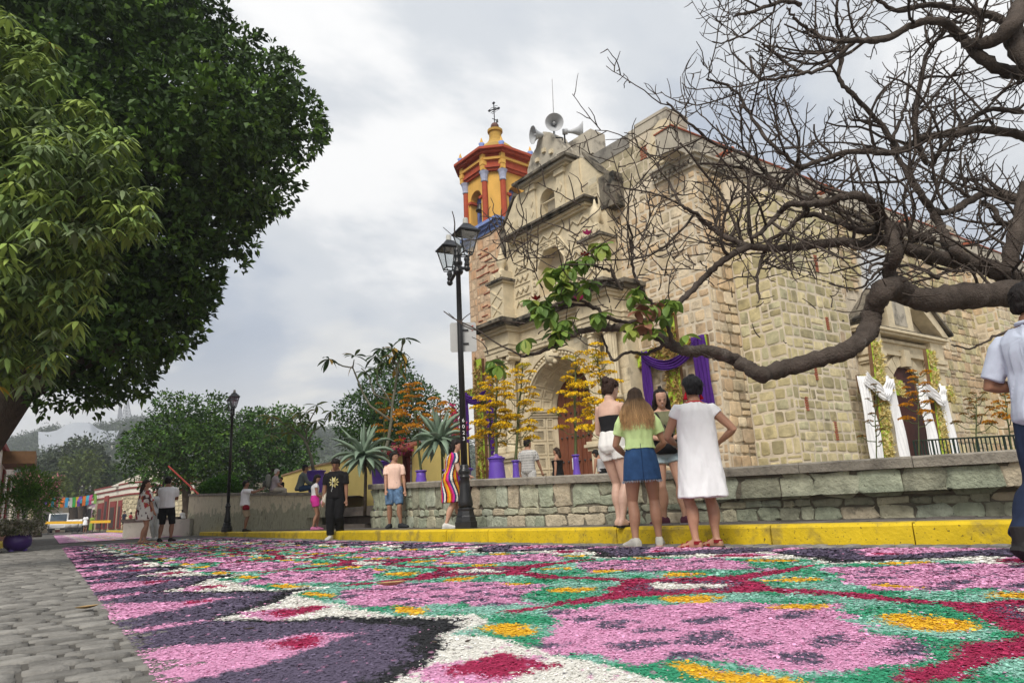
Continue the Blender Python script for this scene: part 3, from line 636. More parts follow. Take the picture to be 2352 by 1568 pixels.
# ------- carved front portal; axis u = UC
UC = -0.30; PN = 0.5
def pbox(name, u0, u1, z0, z1, n0, n1, m='carved'): mb = MB(); add_fb(mb, u0, u1, z0, z1, n0, n1); return CH(name, mb, MT[m])
def holed(mb, u0, u1, z0, z1, hole, zb, n0, depth):       # front face with an arched or angled opening: hole = [(u, ztop)...] from left to right
    f = lambda u, z, n=n0: FW(u, z, n)
    hl, hr = hole[0][0], hole[-1][0]
    mb.poly([f(u0, z0), f(hl, z0), f(hl, z1), f(u0, z1)]); mb.poly([f(hr, z0), f(u1, z0), f(u1, z1), f(hr, z1)])
    for (a, za), (b, zb2) in zip(hole[:-1], hole[1:]):
        mb.poly([f(a, za), f(b, zb2), f(b, z1), f(a, z1)])
        if zb > z0: mb.poly([f(a, z0), f(b, z0), f(b, zb), f(a, zb)])
    loop = [(hl, zb)] + hole + [(hr, zb)]
    for (a, za), (b, zb2) in zip(loop, loop[1:] + loop[:1]):
        if depth: mb.poly([f(a, za), f(b, zb2), FW(b, zb2, n0-depth), FW(a, za, n0-depth)])
    # outer sides
    for (a, b, c, d) in ((u0, z0, u0, z1), (u1, z0, u1, z1), (u0, z1, u1, z1)): mb.poly([f(a, b), f(c, d), FW(c, d, -0.3), FW(a, b, -0.3)])
RF, RB, ZS = 1.42, 1.02, 3.45
arc = lambda r, zs, n=18, c=UC: [(c-r*math.cos(t), zs+r*math.sin(t)) for t in np.linspace(0, pi, n)]
mb = MB(); holed(mb, UC-2.95, UC+2.95, 0.3, 5.35, arc(RF, ZS), 0.3, PN, 0.0)
CH('portal_wall_lower', mb, MT['carved'], fixn=False)
# splayed jamb and arch: courses of coffered stones
DN = -0.35
mb = MB(); fa, ba = arc(RF, ZS), arc(RB, ZS)
fa = [(UC-RF, .3)]+fa+[(UC+RF, .3)]; ba = [(UC-RB, .3)]+ba+[(UC+RB, .3)]
for i in range(len(fa)-1): mb.poly([FW(*fa[i], PN), FW(*fa[i+1], PN), FW(*ba[i+1], DN), FW(*ba[i], DN)])
CH('door_reveal', mb, MT['carved'], fixn=False)
def reveal_pt(kind, q, w, lift):      # q: position along the opening, w: 0 front edge .. 1 back edge
    r = RF + (RB-RF)*w; n = PN + (DN-PN)*w
    if kind == 'L': return FW(UC-r+lift*.9, q, n+lift*.3)
    if kind == 'R': return FW(UC+r-lift*.9, q, n+lift*.3)
    rr = r-lift; return FW(UC-rr*math.cos(q), ZS+rr*math.sin(q), n+lift*.3)
def panel(kind, q0, q1, w0, w1, name='coffer'):
    mb = MB(); fn = lambda a, b, c: reveal_pt(kind, a, b, c)
    P = [(q0, w0), (q1, w0), (q1, w1), (q0, w1)]; qi, wi = (q1-q0)*.14, (w1-w0)*.14
    I = [(q0+qi, w0+wi), (q1-qi, w0+wi), (q1-qi, w1-wi), (q0+qi, w1-wi)]
    mb.add([fn(a, b, -.01) for a, b in P]+[fn(a, b, .022) for a, b in P]+[fn(a, b, .022) for a, b in I]+[fn(a, b, .0) for a, b in I],
           [(0, 1, 5, 4), (1, 2, 6, 5), (2, 3, 7, 6), (3, 0, 4, 7), (4, 5, 9, 8), (5, 6, 10, 9), (6, 7, 11, 10), (7, 4, 8, 11), (8, 9, 13, 12), (9, 10, 14, 13), (10, 11, 15, 14), (11, 8, 12, 15), (12, 13, 14, 15)])
    CH(name, mb, MT['carved'])
NV = 11
for k in range(NV):
    a0, a1 = pi*(k+.06)/NV, pi*(k+.94)/NV
    panel('A', a0, a1, 0.04, 0.42); panel('A', a0, a1, 0.47, 0.80)
for kind in ('L', 'R'):
    z = 0.5
    for h in (0.52, 0.5, 0.46, 0.44, 0.42, 0.36):
        panel(kind, z+.03, z+h-.02, 0.05, 0.55); panel(kind, z+.03, z+h-.02, 0.60, 0.82); z += h
    mb = MB()
    for z0, z1, l in ((3.2, 3.28, .05), (3.28, 3.36, .09), (3.36, 3.43, .13)):
        P = [reveal_pt(kind, z0, 0, l), reveal_pt(kind, z0, 1, l), reveal_pt(kind, z1, 1, l), reveal_pt(kind, z1, 0, l), reveal_pt(kind, z0, 0, -.02), reveal_pt(kind, z0, 1, -.02), reveal_pt(kind, z1, 1, -.02), reveal_pt(kind, z1, 0, -.02)]
        mb.add(P, [(0, 1, 2, 3), (0, 4, 5, 1), (3, 2, 6, 7), (0, 3, 7, 4), (1, 5, 6, 2)])
    CH('impost', mb, MT['carved'])
def ring(name, r0, r1, n0, n1, n=30, jamb=True):
    mb = MB(); ts = np.linspace(0, pi, n)
    for t0, t1 in zip(ts[:-1], ts[1:]):
        P = [(r, t, nn) for nn in (n0, n1) for r, t in ((r0, t0), (r1, t0), (r1, t1), (r0, t1))]
        mb.add([FW(UC-r*math.cos(t), ZS+r*math.sin(t), nn) for r, t, nn in P], [(4, 5, 6, 7), (0, 3, 7, 4), (1, 5, 6, 2)])
    if jamb:
        for sg in (-1, 1): mb.box(FW, UC+sg*r0, UC+sg*r1, .3, ZS, n0, n1)
    CH(name, mb, MT['carved'])
ring('archivolt', RF, RF+.07, PN-.02, PN+.05); ring('archivolt', RF+.24, RF+.32, PN-.02, PN+.07, jamb=False)
for k in range(34):                      # bead course of the arch
    t = pi*(k+.5)/34; mb = MB(); mb.sphere(FW(UC-(RF+.155)*math.cos(t), ZS+(RF+.155)*math.sin(t), PN+.02), .058, 6, 4); CH('bead', mb, MT['carved'], smooth=True)
mb = MB(); mb.sphere(FW(UC, ZS+1.47, PN+.12), (.26, .2, .26), 10, 6)
for k in range(7): mb.sphere(FW(UC+.22*math.cos(k*.9), ZS+1.45+.22*math.sin(k*.9), PN+.16), .09, 6, 4)
CH('keystone', mb, MT['carved'], smooth=True)
for sg in (-1, 1):
    mb = MB(); c = FW(UC+sg*1.5, 5.02, PN)
    for r, h in ((.2, .03), (.13, .05), (.06, .07)): mb.lathe(c, [(r, 0), (r, h), (r*.7, h+.01)], 14, (U, Vector((0, 0, 1)), NN))
    CH('rosette', mb, MT['carved'])
# door leaves
mb = MB(); mb.prism(FW, arch_poly(UC, ZS, RB+.02, 0.3, 22), DN-.12, DN-.05); CH('door_back', mb, door_m)
plank_w = (2*RB)/10
for k in range(10):
    u0 = UC-RB+k*plank_w; u1 = u0+plank_w-.012; top = lambda u: ZS+math.sqrt(max(0, RB**2-(u-UC)**2))
    P = [(u0, .47), (u1, .47), (u1, top(u1)), ((u0+u1)/2, top((u0+u1)/2)), (u0, top(u0))]
    mb = MB(); mb.prism(FW, P, DN-.04, DN-.01+.012*(k % 2)); CH('door_plank', mb, door_m)
mb = MB(); add_fb(mb, UC-.03, UC+.03, .47, ZS+RB, DN-.04, DN+.04); CH('door_post', mb, door_m)
for z in (1.0, 1.75, 2.5, 3.25, 3.85):
    for k in range(8):
        if z < 3.8 or 1 < k < 6: mb = MB(); mb.sphere(FW(UC-.85+k*.243, z, DN+.02), .035, 6, 4); CH('door_stud', mb, MT['black_iron'])
mb = MB(); add_fb(mb, UC-.44, UC-.16, 1.5, 1.85, DN+.01, DN+.03); CH('paper_notice', mb, mat('paper', col=(.75, .75, .73), var=.05, bump=0))
mb = MB()
for k in range(5): add_fb(mb, UC-.40, UC-.40+.18*(0.6+.4*((k*7) % 3)/2), 1.78-k*.05, 1.795-k*.05, DN+.03, DN+.033)
CH('notice_print', mb, MT['black_iron'])
# pedestals, twisted lower shafts, fluted columns
colu = []
for sg in (-1, 1):
    uc = UC+sg*2.25
    colu.append(uc)
    for u in (uc-.36, uc+.36) if False else (uc,):
        for z0, z1, w, n1 in ((.3, .62, .62, 1.05), (.62, 1.86, .52, .98), (1.86, 1.96, .6, 1.04), (1.96, 2.04, .68, 1.10), (2.04, 2.12, .62, 1.05)): pbox('pedestal', u-w, u+w, z0, z1, PN-.1, n1)
        for ku in (-.26, .26):
            mb = MB(); mb.prism(FW, [(u+ku, .78), (u+ku+.2, 1.24), (u+ku, 1.7), (u+ku-.2, 1.24)], .97, 1.01); CH('diamond', mb, MT['carved'])
    for ku in (-.30, .34):
        u = uc+ku*sg*1.0; c = FW(u, 0, PN+.28)
        mb = MB(); mb.lathe(c, [(.26, 2.12), (.27, 2.2), (.22, 2.26), (.24, 2.32), (.20, 2.36)], 16, (U, NN, Vector((0, 0, 1)))); CH('column_base', mb, MT['carved'], smooth=True)
        mb = MB(); n = 20; b = 0; zs = np.linspace(2.36, 3.2, 22)
        for z in zs:
            for j in range(n):
                a = 2*pi*j/n; zig = .014*(1 if ((abs((a*8/(2*pi)) % 2-1)*.24 + z) % .24) < .12 else -1); r = .19+zig; mb.vert(c+U*(r*math.cos(a))+NN*(r*math.sin(a))+Vector((0, 0, z)))
        for i in range(len(zs)-1):
            for j in range(n): mb.face((i*n+j, i*n+(j+1) % n, (i+1)*n+(j+1) % n, (i+1)*n+j))
        CH('column_lower_shaft', mb, MT['carved'])
        mb = MB(); mb.lathe(c, [(.2, 3.2), (.24, 3.22), (.24, 3.28), (.2, 3.3)], 16, (U, NN, Vector((0, 0, 1)))); CH('column_ring', mb, MT['carved'])
        mb = MB(); n = 28; zs = (3.3, 4.2, 5.02)
        for z in zs:
            for j in range(n): a = 2*pi*j/n; r = (.19 if j % 2 else .165)*(1-.08*(z-3.3)/1.7); mb.vert(c+U*(r*math.cos(a))+NN*(r*math.sin(a))+Vector((0, 0, z)))
        for i in range(2):
            for j in range(n): mb.face((i*n+j, i*n+(j+1) % n, (i+1)*n+(j+1) % n, (i+1)*n+j))
        CH('column_shaft', mb, MT['carved'])
        mb = MB(); mb.lathe(c, [(.17, 5.02), (.2, 5.05), (.19, 5.1), (.23, 5.17)], 14, (U, NN, Vector((0, 0, 1)))); add_fb(mb, u-.27, u+.27, 5.27, 5.35, PN+.02, PN+.55)
        for q in (-1, 1): mb.lathe(FW(u+q*.2, 5.2, PN+.05), [(.09, 0), (.09, .46)], 10, (U, Vector((0, 0, 1)), NN))
        CH('capital', mb, MT['carved'])
# first entablature
def entab(z, stack, ulist, nb):
    for h0, h1, pr, m in stack:
        pbox('entablature', UC-2.95-pr, UC+2.95+pr, z+h0, z+h1, -.1, PN+pr*.8+.04, m)
        for uc in ulist: pbox('entablature_break', uc-.62-pr*.6, uc+.62+pr*.6, z+h0+.003, z+h1-.003, PN, nb+pr, m)
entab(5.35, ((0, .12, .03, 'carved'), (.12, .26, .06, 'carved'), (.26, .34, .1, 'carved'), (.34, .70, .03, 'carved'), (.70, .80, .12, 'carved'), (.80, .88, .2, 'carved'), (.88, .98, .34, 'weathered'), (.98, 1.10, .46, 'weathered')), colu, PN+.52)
# second tier
Z2 = 6.45
hexh = [(UC-.62, 8.0), (UC-.30, 8.5), (UC+.30, 8.5), (UC+.62, 8.0)]
mb = MB(); holed(mb, UC-2.2, UC+2.2, Z2, 9.2, hexh, 7.02, PN-.05, .55); CH('portal_wall_upper', mb, MT['carved'], fixn=False)
mb = MB(); add_fb(mb, UC-.8, UC+.8, 6.9, 8.6, -.2, PN-.58); CH('choir_window_pane', mb, mat('dull_window', col=(.33, .31, .28), var=.2, rough=.5, bump=.1))
for pts in ([(UC-.95, 6.9), (UC-.95, 8.12), (UC-.45, 8.78), (UC+.45, 8.78), (UC+.95, 8.12), (UC+.95, 6.9)], [(UC-.66, 6.95), (UC-.66, 8.02), (UC-.31, 8.54), (UC+.31, 8.54), (UC+.66, 8.02), (UC+.66, 6.95)]):
    mb = MB()
    for (a, b), (c, d) in zip(pts[:-1], pts[1:]): mb.tube([FW(a, b, PN-.05), FW(c, d, PN-.05)], .04, 6)
    CH('window_moulding', mb, MT['carved'])
ros = [(UC-.8, 7.0+.26*k) for k in range(5)] + [(UC+.8, 7.0+.26*k) for k in range(5)] + [(UC-.63, 8.35), (UC-.38, 8.64), (UC-.1, 8.66), (UC+.18, 8.66), (UC+.42, 8.6), (UC+.63, 8.35)]
for (a, b) in ros:
    mb = MB(); mb.tube([FW(x, y, PN-.03) for x, y in spiral((a, b), .02, .09, 1.6, .02, 14)], .022, 5); CH('rosette', mb, MT['carved'])
def zigzag(u0, u1, z, amp, n):
    pts = [(u0+(u1-u0)*i/n, z+(amp if i % 2 else 0)) for i in range(n+1)]
    for (a, b), (c, d) in zip(pts[:-1], pts[1:]):
        mb = MB(); dx, dy = c-a, d-b; l = math.hypot(dx, dy); nx, ny = -dy/l*.028, dx/l*.028
        mb.prism(FW, [(a+nx, b+ny), (a-nx, b-ny), (c-nx, d-ny), (c+nx, d+ny)], PN-.06, PN+.0); CH('zigzag_relief', mb, MT['carved'])
zigzag(UC-1.85, UC+1.85, 8.84, .2, 16)
for zc in (7.0, 7.42, 7.84, 8.26):
    for a, b in ((UC-1.78, UC-1.12), (UC+1.12, UC+1.78)): zigzag(a, b, zc, .17, 5)
for zc in (7.3, 7.72, 8.14, 8.56):
    for a, b in ((UC-1.85, UC-1.05), (UC+1.05, UC+1.85)): pbox('string_course', a, b, zc, zc+.03, PN-.06, PN-.02)
for sg in (-1, 1):
    uc = UC+sg*2.3
    for z0, z1, w, n1 in ((Z2, 6.62, .42, .98), (6.62, 6.72, .46, 1.02), (6.72, 7.85, .36, .92), (7.85, 7.92, .42, .97), (7.92, 8.0, .48, 1.04)): pbox('upper_pier', uc-w, uc+w, z0, z1, PN-.2, n1, 'weathered' if z0 > 7.9 else 'carved')
    pbox('pier_cap', uc-.34, uc+.34, 8.0, 8.3, PN-.2, .9)
    for k in range(2):
        mb = MB(); mb.prism(FW, [(uc-.17+k*.34, 8.02), (uc-.02+k*.34-.03, 8.15), (uc-.17+k*.34, 8.28), (uc-.32+k*.34, 8.15)], .89, .93); CH('diamond', mb, MT['carved'])
    for z in (6.95, 7.45):
        for q in (-1, 1):
            mb = MB(); a, b, c, d = uc-.3, z-.2, uc+.3, z+.25
            if q < 0: b, d = d, b
            l = math.hypot(c-a, d-b); nx, ny = -(d-b)/l*.022, (c-a)/l*.022; mb.prism(FW, [(a+nx, b+ny), (a-nx, b-ny), (c-nx, d-ny), (c+nx, d+ny)], .91, .95); CH('lattice_relief', mb, MT['carved'])
    mb = MB(); mb.lathe(FW(uc, 8.3, PN+.15), [(.2, 0), (.12, .1), (.09, .2), (.16, .32), (.19, .45), (.12, .62), (.05, .8), (.02, .95)], 12, (U, NN, Vector((0, 0, 1)))); CH('finial', mb, MT['carved'], smooth=True)
    # side scroll of the upper tier
    mb = MB(); mb.prism(FW, [(UC+sg*2.2, 6.5), (UC+sg*2.55, 6.5), (UC+sg*2.5, 9.6), (UC+sg*2.2, 9.9)], -.1, PN-.12); CH('tier_flank', mb, MT['carved'])
for h0, h1, pr, m in ((9.2, 9.28, .06, 'carved'), (9.28, 9.36, .14, 'carved'), (9.36, 9.43, .24, 'weathered'), (9.43, 9.50, .32, 'weathered')): pbox('upper_cornice', UC-1.75-pr, UC+1.75+pr, h0, h1, 0, PN+pr, m)
# gable with niche
mb = MB(); holed(mb, UC-1.55, UC+1.55, 9.5, 11.0, arc(.36, 10.25, 12), 9.72, PN-.08, .4); CH('gable_wall', mb, MT['carved'], fixn=False)
mb = MB(); add_fb(mb, UC-.5, UC+.5, 9.55, 10.75, -.1, PN-.42); CH('gable_niche', mb, MT['plaster'])
mb = MB(); mb.tube([FW(UC-.34, 10.22, PN-.2), FW(UC+.34, 10.22, PN-.2)], .03, 6); CH('niche_bar', mb, MT['carved'])
for sg in (-1, 1):
    pbox('niche_pilaster', UC+sg*.72-.18, UC+sg*.72+.18, 9.62, 10.8, PN-.12, PN-.02)
    for z in (10.0, 10.38):
        mb = MB(); mb.prism(FW, [(UC+sg*.72, z-.16), (UC+sg*.72+.09, z), (UC+sg*.72, z+.16), (UC+sg*.72-.09, z)], PN-.03, PN+.01); CH('diamond', mb, MT['carved'])
    pbox('pilaster_cap', UC+sg*.72-.23, UC+sg*.72+.23, 10.8, 10.98, PN-.12, PN+.04)
    mb = MB(); pr = [(UC+sg*1.55, 9.5), (UC+sg*2.9, 9.5), (UC+sg*2.85, 9.75), (UC+sg*2.3, 10.25), (UC+sg*1.75, 10.95), (UC+sg*1.55, 11.05)]
    mb.prism(FW, pr, -.1, PN-.14); CH('gable_flank', mb, MT['carved'])
    mb = MB(); q = [(UC+sg*2.95, 9.72), (UC+sg*2.32, 10.27), (UC+sg*1.72, 11.06)]
    for (a, b), (c, d) in zip(q[:-1], q[1:]): mb.prism(FW, [(a, b), (a, b+.12), (c, d+.12), (c, d)], -.14, PN-.08)
    CH('flank_coping', mb, MT['weathered'])
    mb = MB(); add_fb(mb, UC+sg*2.62-.3, UC+sg*2.62+.3, 8.95, 10.0, -.1, .42); CH('flank_block', mb, MT['weathered'])
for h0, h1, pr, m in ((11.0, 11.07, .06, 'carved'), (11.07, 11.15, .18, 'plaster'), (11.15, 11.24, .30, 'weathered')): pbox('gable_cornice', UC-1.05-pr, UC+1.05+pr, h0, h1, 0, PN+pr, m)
mb = MB(); mb.prism(FW, [(UC-.95, 11.24), (UC+.95, 11.24), (UC+.92, 11.7), (UC+.7, 12.1), (UC+.42, 12.3), (UC+.3, 12.55), (UC, 12.72), (UC-.3, 12.55), (UC-.42, 12.3), (UC-.7, 12.1), (UC-.92, 11.7)], -.35, PN-.1); CH('gable_crest', mb, MT['plaster'])
pbox('crest_block', UC+.55, UC+1.7, 11.3, 12.15, -.75, -.1, 'plaster')
for k, (a, b) in enumerate(((-.35, 11.8), (0, 12.0), (.35, 11.8))): pbox('crest_stud', UC+a-.07, UC+a+.07, b-.07, b+.07, PN-.1, PN-.02)
# ashlar faces of the portal
AS = [(0.573, 0.488, 0.342), (0.610, 0.525, 0.372), (0.537, 0.451, 0.300), (0.561, 0.500, 0.372)]
pn = lambda a, b, c: FW(a, b, PN+c)
for st in layout(5.9, 4.9, (.3, .42), (.4, .8), rs, .05):
    st = (st[0]+UC-2.95, st[1]+.42, st[2], st[3]); du = abs(st[0]-UC); 
    rr = math.hypot(du, max(0, st[1]-ZS)) if st[1] > ZS else du
    if rr-st[2]*.5 < RF+.34 or 1.55 < du < 2.95 and False: continue
    CS.add(pn, st, .012, .006, pick(rs, AS, .08), rough=.02, e=14)
pn2 = lambda a, b, c: FW(a, b, PN-.14+c)
for u0, u1 in ((UC+1.6, UC+2.6), (UC-2.6, UC-1.6)): fill(pn2, u0, 9.55, u1-u0, .6, (.25, .3), (.3, .5), AS, depth=.01, gap=.006, e=14)
# ------- tower base (chamfered) left of the portal
TC = FW(-4.66, 0, -0.98); TH, TL = 1.1, 0.5
def plan(h, l): return [(-h+l, h), (h-l, h), (h, h-l), (h, -h+l), (h-l, -h), (-h+l, -h), (-h, -h+l), (-h, h-l)]
def TW(a, b, z): return TC + U*a + NN*b + Vector((0, 0, z))
bt = thing('bell_tower', 'square church bell tower with stone base, yellow belfry, red columns and small dome', 'tower', tuple(TW(0, 0, PZ)))
BT = lambda name, mb, m, **k: obj(name, mb, m, bt, **k)
def tprism(name, h, l, z0, z1, m):
    mb = MB(); mb.prism(lambda a, b, c: TW(a, b, c), plan(h, l), z0, z1); return BT(name, mb, m)
tb = mat('tower_stone_base', col=(0.46, 0.335, 0.23), var=0.2, scale=3, rough=0.95, bump=0.4, bscale=25, spec=.2)
tprism('tower_base', 1.12, .5, .2, 10.2, tb)
mb = MB(); mb.box(FW, -4.4, -2.9, .2, 10.2, -1.5, PN-.06); BT('tower_base_wing', mb, tb)
TS = StoneSet(); PKS = [(0.587, 0.388, 0.237), (0.550, 0.338, 0.200), (0.600, 0.431, 0.288), (0.537, 0.362, 0.231), (0.613, 0.463, 0.312)]
tf = lambda a, b, c: TW(a, 1.12+c, b)
wf2 = lambda a, b, c: FW(a, b, PN-.06+c)
for fn, a0, L in ((tf, -.62, 1.24), (wf2, -4.38, 1.4)):
    for st in layout(L, 9.6, (.26, .42), (.26, .5), rs, .05): TS.add(fn, (st[0]+a0, st[1]+.5, st[2], st[3]), .012, .022, pick(rs, PKS), rough=.1)
TS.build('stone', MT['stone'], bt, 'base_stones', 296)
mb = MB()
for k in range(60):
    z = rs.uniform(1.5, 9.6); a = rs.uniform(-4.35, -3.3); l = rs.uniform(.2, .6); mb.box(FW, a, min(a+l, -2.95), z, z+.028, PN-.06, PN-.025)
tag(BT('red_joint_chips', mb, MT['brick']), kind='stuff')
blue = mat('pale_blue_paint', col=(0.19, 0.27, 0.55), var=0.15, scale=6, rough=.8, bump=.3, bscale=30, stain=(.5, .52, .58), sscale=4, samt=.4, sthr=.6)
yel = mat('ochre_yellow_paint', col=(0.66, 0.38, 0.085), var=0.14, scale=3, rough=.85, bump=.2, bscale=30, stain=(.34, .21, .08), sscale=2.5, samt=.4, sthr=.6, stretch=(1, 1, .4))
red = mat('red_paint', col=(0.36, 0.062, 0.026), var=0.2, scale=5, rough=.8, bump=.3, bscale=30, stain=(.16, .05, .03), sscale=3, samt=.45, sthr=.6)
gold = mat('dome_yellow', col=(0.42, 0.25, 0.05), var=0.25, scale=4, rough=.8, bump=.3, bscale=30, stain=(.2, .13, .04), sscale=2, samt=.5, sthr=.52)
for h0, h1, pr in ((10.2, 10.34, .06), (10.34, 10.46, .16), (10.46, 10.58, .26)): tprism('blue_cornice', 1.12+pr, .5+pr*.4, h0, h1, blue); mb = MB(); mb.box(FW, -4.4, -2.88+pr*.5, h0+.002, h1-.002, -1.5-pr, PN-.08+pr); BT('blue_cornice', mb, blue)
tprism('belfry_plinth', 1.2, .52, 10.58, 10.74, red)
# belfry: core with arched openings on four faces
zb0 = 10.74; ztop = zpix(1125, 404, 24.2)
tprism('belfry_core', .78, .36, zb0, ztop, mat('belfry_blue', col=(.13, .19, .50), var=.2, rough=.85))
for fi in range(8):
    P = plan(1.1, .5); a, b = P[fi], P[(fi+1) % 8]
    A, B = Vector(a), Vector(b); Ld = (B-A).length; t = (B-A)/Ld; nrm = Vector((t.y, -t.x)); 
    if nrm.dot((A+B)/2) < 0: nrm = -nrm
    f = lambda x, z, c: TW(A.x+t.x*x+nrm.x*c, A.y+t.y*x+nrm.y*c, z)
    mb = MB()
    if Ld > .9:
        c0 = Ld/2; r = .35; zs = zb0+.60*(ztop-zb0); hl = [(c0-r*math.cos(q), zs+r*math.sin(q)) for q in np.linspace(0, pi, 12)]
        mb.poly([f(0, zb0, 0), f(c0-r, zb0, 0), f(c0-r, ztop, 0), f(0, ztop, 0)]); mb.poly([f(c0+r, zb0, 0), f(Ld, zb0, 0), f(Ld, ztop, 0), f(c0+r, ztop, 0)])
        for (x0, y0), (x1, y1) in zip(hl[:-1], hl[1:]):
            mb.poly([f(x0, y0, 0), f(x1, y1, 0), f(x1, ztop, 0), f(x0, ztop, 0)])
        for (x0, y0), (x1, y1) in zip([(c0-r, zb0)]+hl, hl+[(c0+r, zb0)]): mb.poly([f(x0, y0, 0), f(x1, y1, 0), f(x1, y1, -.3), f(x0, y0, -.3)])
        BT('belfry_face', mb, yel, fixn=False)
        for q in (-1, 1): mb = MB(); mb.box(f, c0+q*r-.09, c0+q*r+.09, zs-.1, zs, -.25, .06); BT('impost', mb, red)
        mb = MB(); mb.lathe(f(c0, zs-.45, -.2), [(.19, 0), (.17, .06), (.11, .2), (.09, .3), (.03, .34)], 12, (U, NN, Vector((0, 0, 1)))); BT('bell', mb, MT['black_iron'], smooth=True)
    else:
        mb.poly([f(0, zb0, 0), f(Ld, zb0, 0), f(Ld, ztop, 0), f(0, ztop, 0)]); BT('belfry_face', mb, yel, fixn=False)
for (a, b) in plan(1.12, .5):
    mb = MB(); c = TW(a, b, 0); mb.lathe(c, [(.15, zb0), (.15, zb0+.12), (.115, zb0+.16), (.105, ztop-.42), (.12, ztop-.42)], 12); BT('column', mb, red, smooth=False)
    mb = MB(); mb.lathe(c, [(.12, ztop-.42), (.14, ztop-.38), (.12, ztop-.34), (.15, ztop-.12), (.2, ztop)], 10); BT('capital', mb, mat('capital_blue', col=(.38, .40, .52), var=.2, rough=.85) if 'capb' not in MT else MT['capb'])
    MT['capb'] = bpy.data.materials.get('capital_blue')
zt_ = ztop
for h0, h1, pr, m in ((0, .1, .06, red), (.1, .2, .12, red), (.2, .42, .06, red), (.42, .52, .14, yel), (.52, .66, .08, red), (.66, .76, .24, red), (.76, .86, .36, red)):
    tprism('belfry_entablature', 1.14+pr, .5+pr*.4, zt_+h0, zt_+h1, m)
for (a, b) in plan(1.2, .52):
    mb = MB(); d = Vector((a, b)).normalized()*.07; x, y = a, b
    for h0, h1, w in ((.02, .2, .09), (.22, .4, .1), (.44, .66, .09)): mb.box(lambda p, q, r: TW(p, q, r), x-w, x+w, y-w, y+w, zt_+h0, zt_+h1)
    BT('bracket', mb, yel)
zd = zt_+.86
tprism('dome_drum', .98, .42, zd, zd+.14, blue)
mb = MB(); mb.lathe(TW(0, 0, zd+.14), [(.98, 0), (.95, .16), (.84, .38), (.62, .6), (.42, .76), (.30, .92), (.25, 1.1), (.25, 1.32), (.31, 1.34), (.31, 1.44), (.2, 1.47)], 16); BT('dome', mb, gold, smooth=False)
mb = MB(); mb.sphere(TW(0, 0, zd+1.76), .17, 10, 8); BT('dome_ball', mb, mat('rusty_ball', col=(.12, .06, .05), var=.3))
for (a, b) in plan(1.26, .54)[::2]+plan(1.26, .54)[1::2]:
    mb = MB(); mb.lathe(TW(a, b, zd), [(.13, 0), (.13, .08), (.09, .16), (.12, .24)], 8); pn_ = BT('pinnacle', mb, blue, smooth=True)
    mb = MB(); mb.lathe(TW(a, b, zd+.24), [(.08, 0), (.05, .12), (.015, .24)], 8); obj('pinnacle_tip', mb, yel, pn_)
mb = MB(); zc = zd+1.9; sx = lambda a, z: TW(a*.85, -a*.5, z)
sx0 = sx; sx = lambda a, z: sx0(a*.6, zc-.06+(z-zc)*.56); mb.tube([sx(0, zc), sx(0, zc+1.75)], .022, 6); mb.tube([sx(-.32, zc+1.25), sx(.32, zc+1.25)], .022, 6)
for (a, z) in ((0, zc+1.78), (-.34, zc+1.25), (.34, zc+1.25)):
    for k in range(4): mb.tube([sx(a+.06*math.cos(q)+.04*math.cos(k*1.57), z+.06*math.sin(q)+.04*math.sin(k*1.57)) for q in np.linspace(0, 2*pi, 8)], .012, 4)
for k in range(6): mb.tube([sx(.14*math.cos(q)*(1 if k % 2 else -1)+(.12 if k % 2 else -.12), zc+1.0+.09*k+.07*math.sin(q)) for q in np.linspace(0, 5, 9)], .012, 4)
mb.tube([sx(-.16, zc+.55), sx(.18, zc+.3)], .018, 5); mb.prism(lambda a, b, c: sx(a, b)+Vector((0, c, 0)), [(.08, zc+.12), (.28, zc+.12), (.26, zc+.38), (.16, zc+.42)], -.01, .01)
BT('iron_cross', mb, MT['black_iron'])
CS.build('stone', MT['stone'], church, 'stonework', 298)
# loudspeakers and aerial on the gable
horn_m = mat('grey_enamel', col=(.42, .43, .44), var=.12, rough=.4, bump=.05)
def horn(c, d, label):
    t = thing('loudspeaker', label, 'loudspeaker', tuple(c), 0, 'horn loudspeakers on the gable'); d = Vector(d).normalized(); x = d.cross(Vector((0, 0, 1))).normalized(); y = x.cross(d)
    mb = MB(); p = [(.05, .12), (.06, .2), (.09, .32), (.15, .46), (.24, .56), (.30, .60), (.305, .62), (.29, .61), (.22, .55), (.13, .45), (.07, .33), (.03, .3)]
    mb.lathe(c, p, 20, (x, y, d)); obj('horn', mb, horn_m, t, smooth=True)
    mb = MB(); mb.lathe(c, [(.09, -.06), (.1, -.04), (.1, .1), (.05, .13)], 14, (x, y, d)); obj('driver', mb, horn_m, t, smooth=True)
    mb = MB(); mb.lathe(Vector(c)+d*.3, [(.01, 0), (.045, .02), (.05, .2), (.03, .26), (.005, .27)], 10, (x, y, d)); obj('inner_cone', mb, horn_m, t, smooth=True)
    mb = MB(); mb.tube([Vector(c)-Vector((0, 0, .06)), Vector(c)-Vector((0, 0, .42))], .03, 6); obj('bracket', mb, MT['black_iron'], t)
def at_n(px, py, n):
    d = ray(px, py); o = Vector((0, 0, EYE)); q = M0+NN*n; t = (q-o).dot(NN)/d.dot(NN); return o+d*t
horn(at_n(1262, 311, .15), (-.86, -.3, -.1), 'grey horn loudspeaker on the gable, pointing left')
horn(at_n(1272, 286, .3)+Vector((0, .2, 0)), (-.02, -1, -.25), 'grey round horn loudspeaker on the gable facing the street')
horn(at_n(1296, 303, .15), (.86, -.1, -.05), 'grey horn loudspeaker on the gable, pointing right')
b0 = at_n(1274, 318, .2); b1 = at_n(1268, 182, .2); t = thing('aerial', 'thin tall metal aerial rod rising above the loudspeakers', 'aerial', tuple(b0))
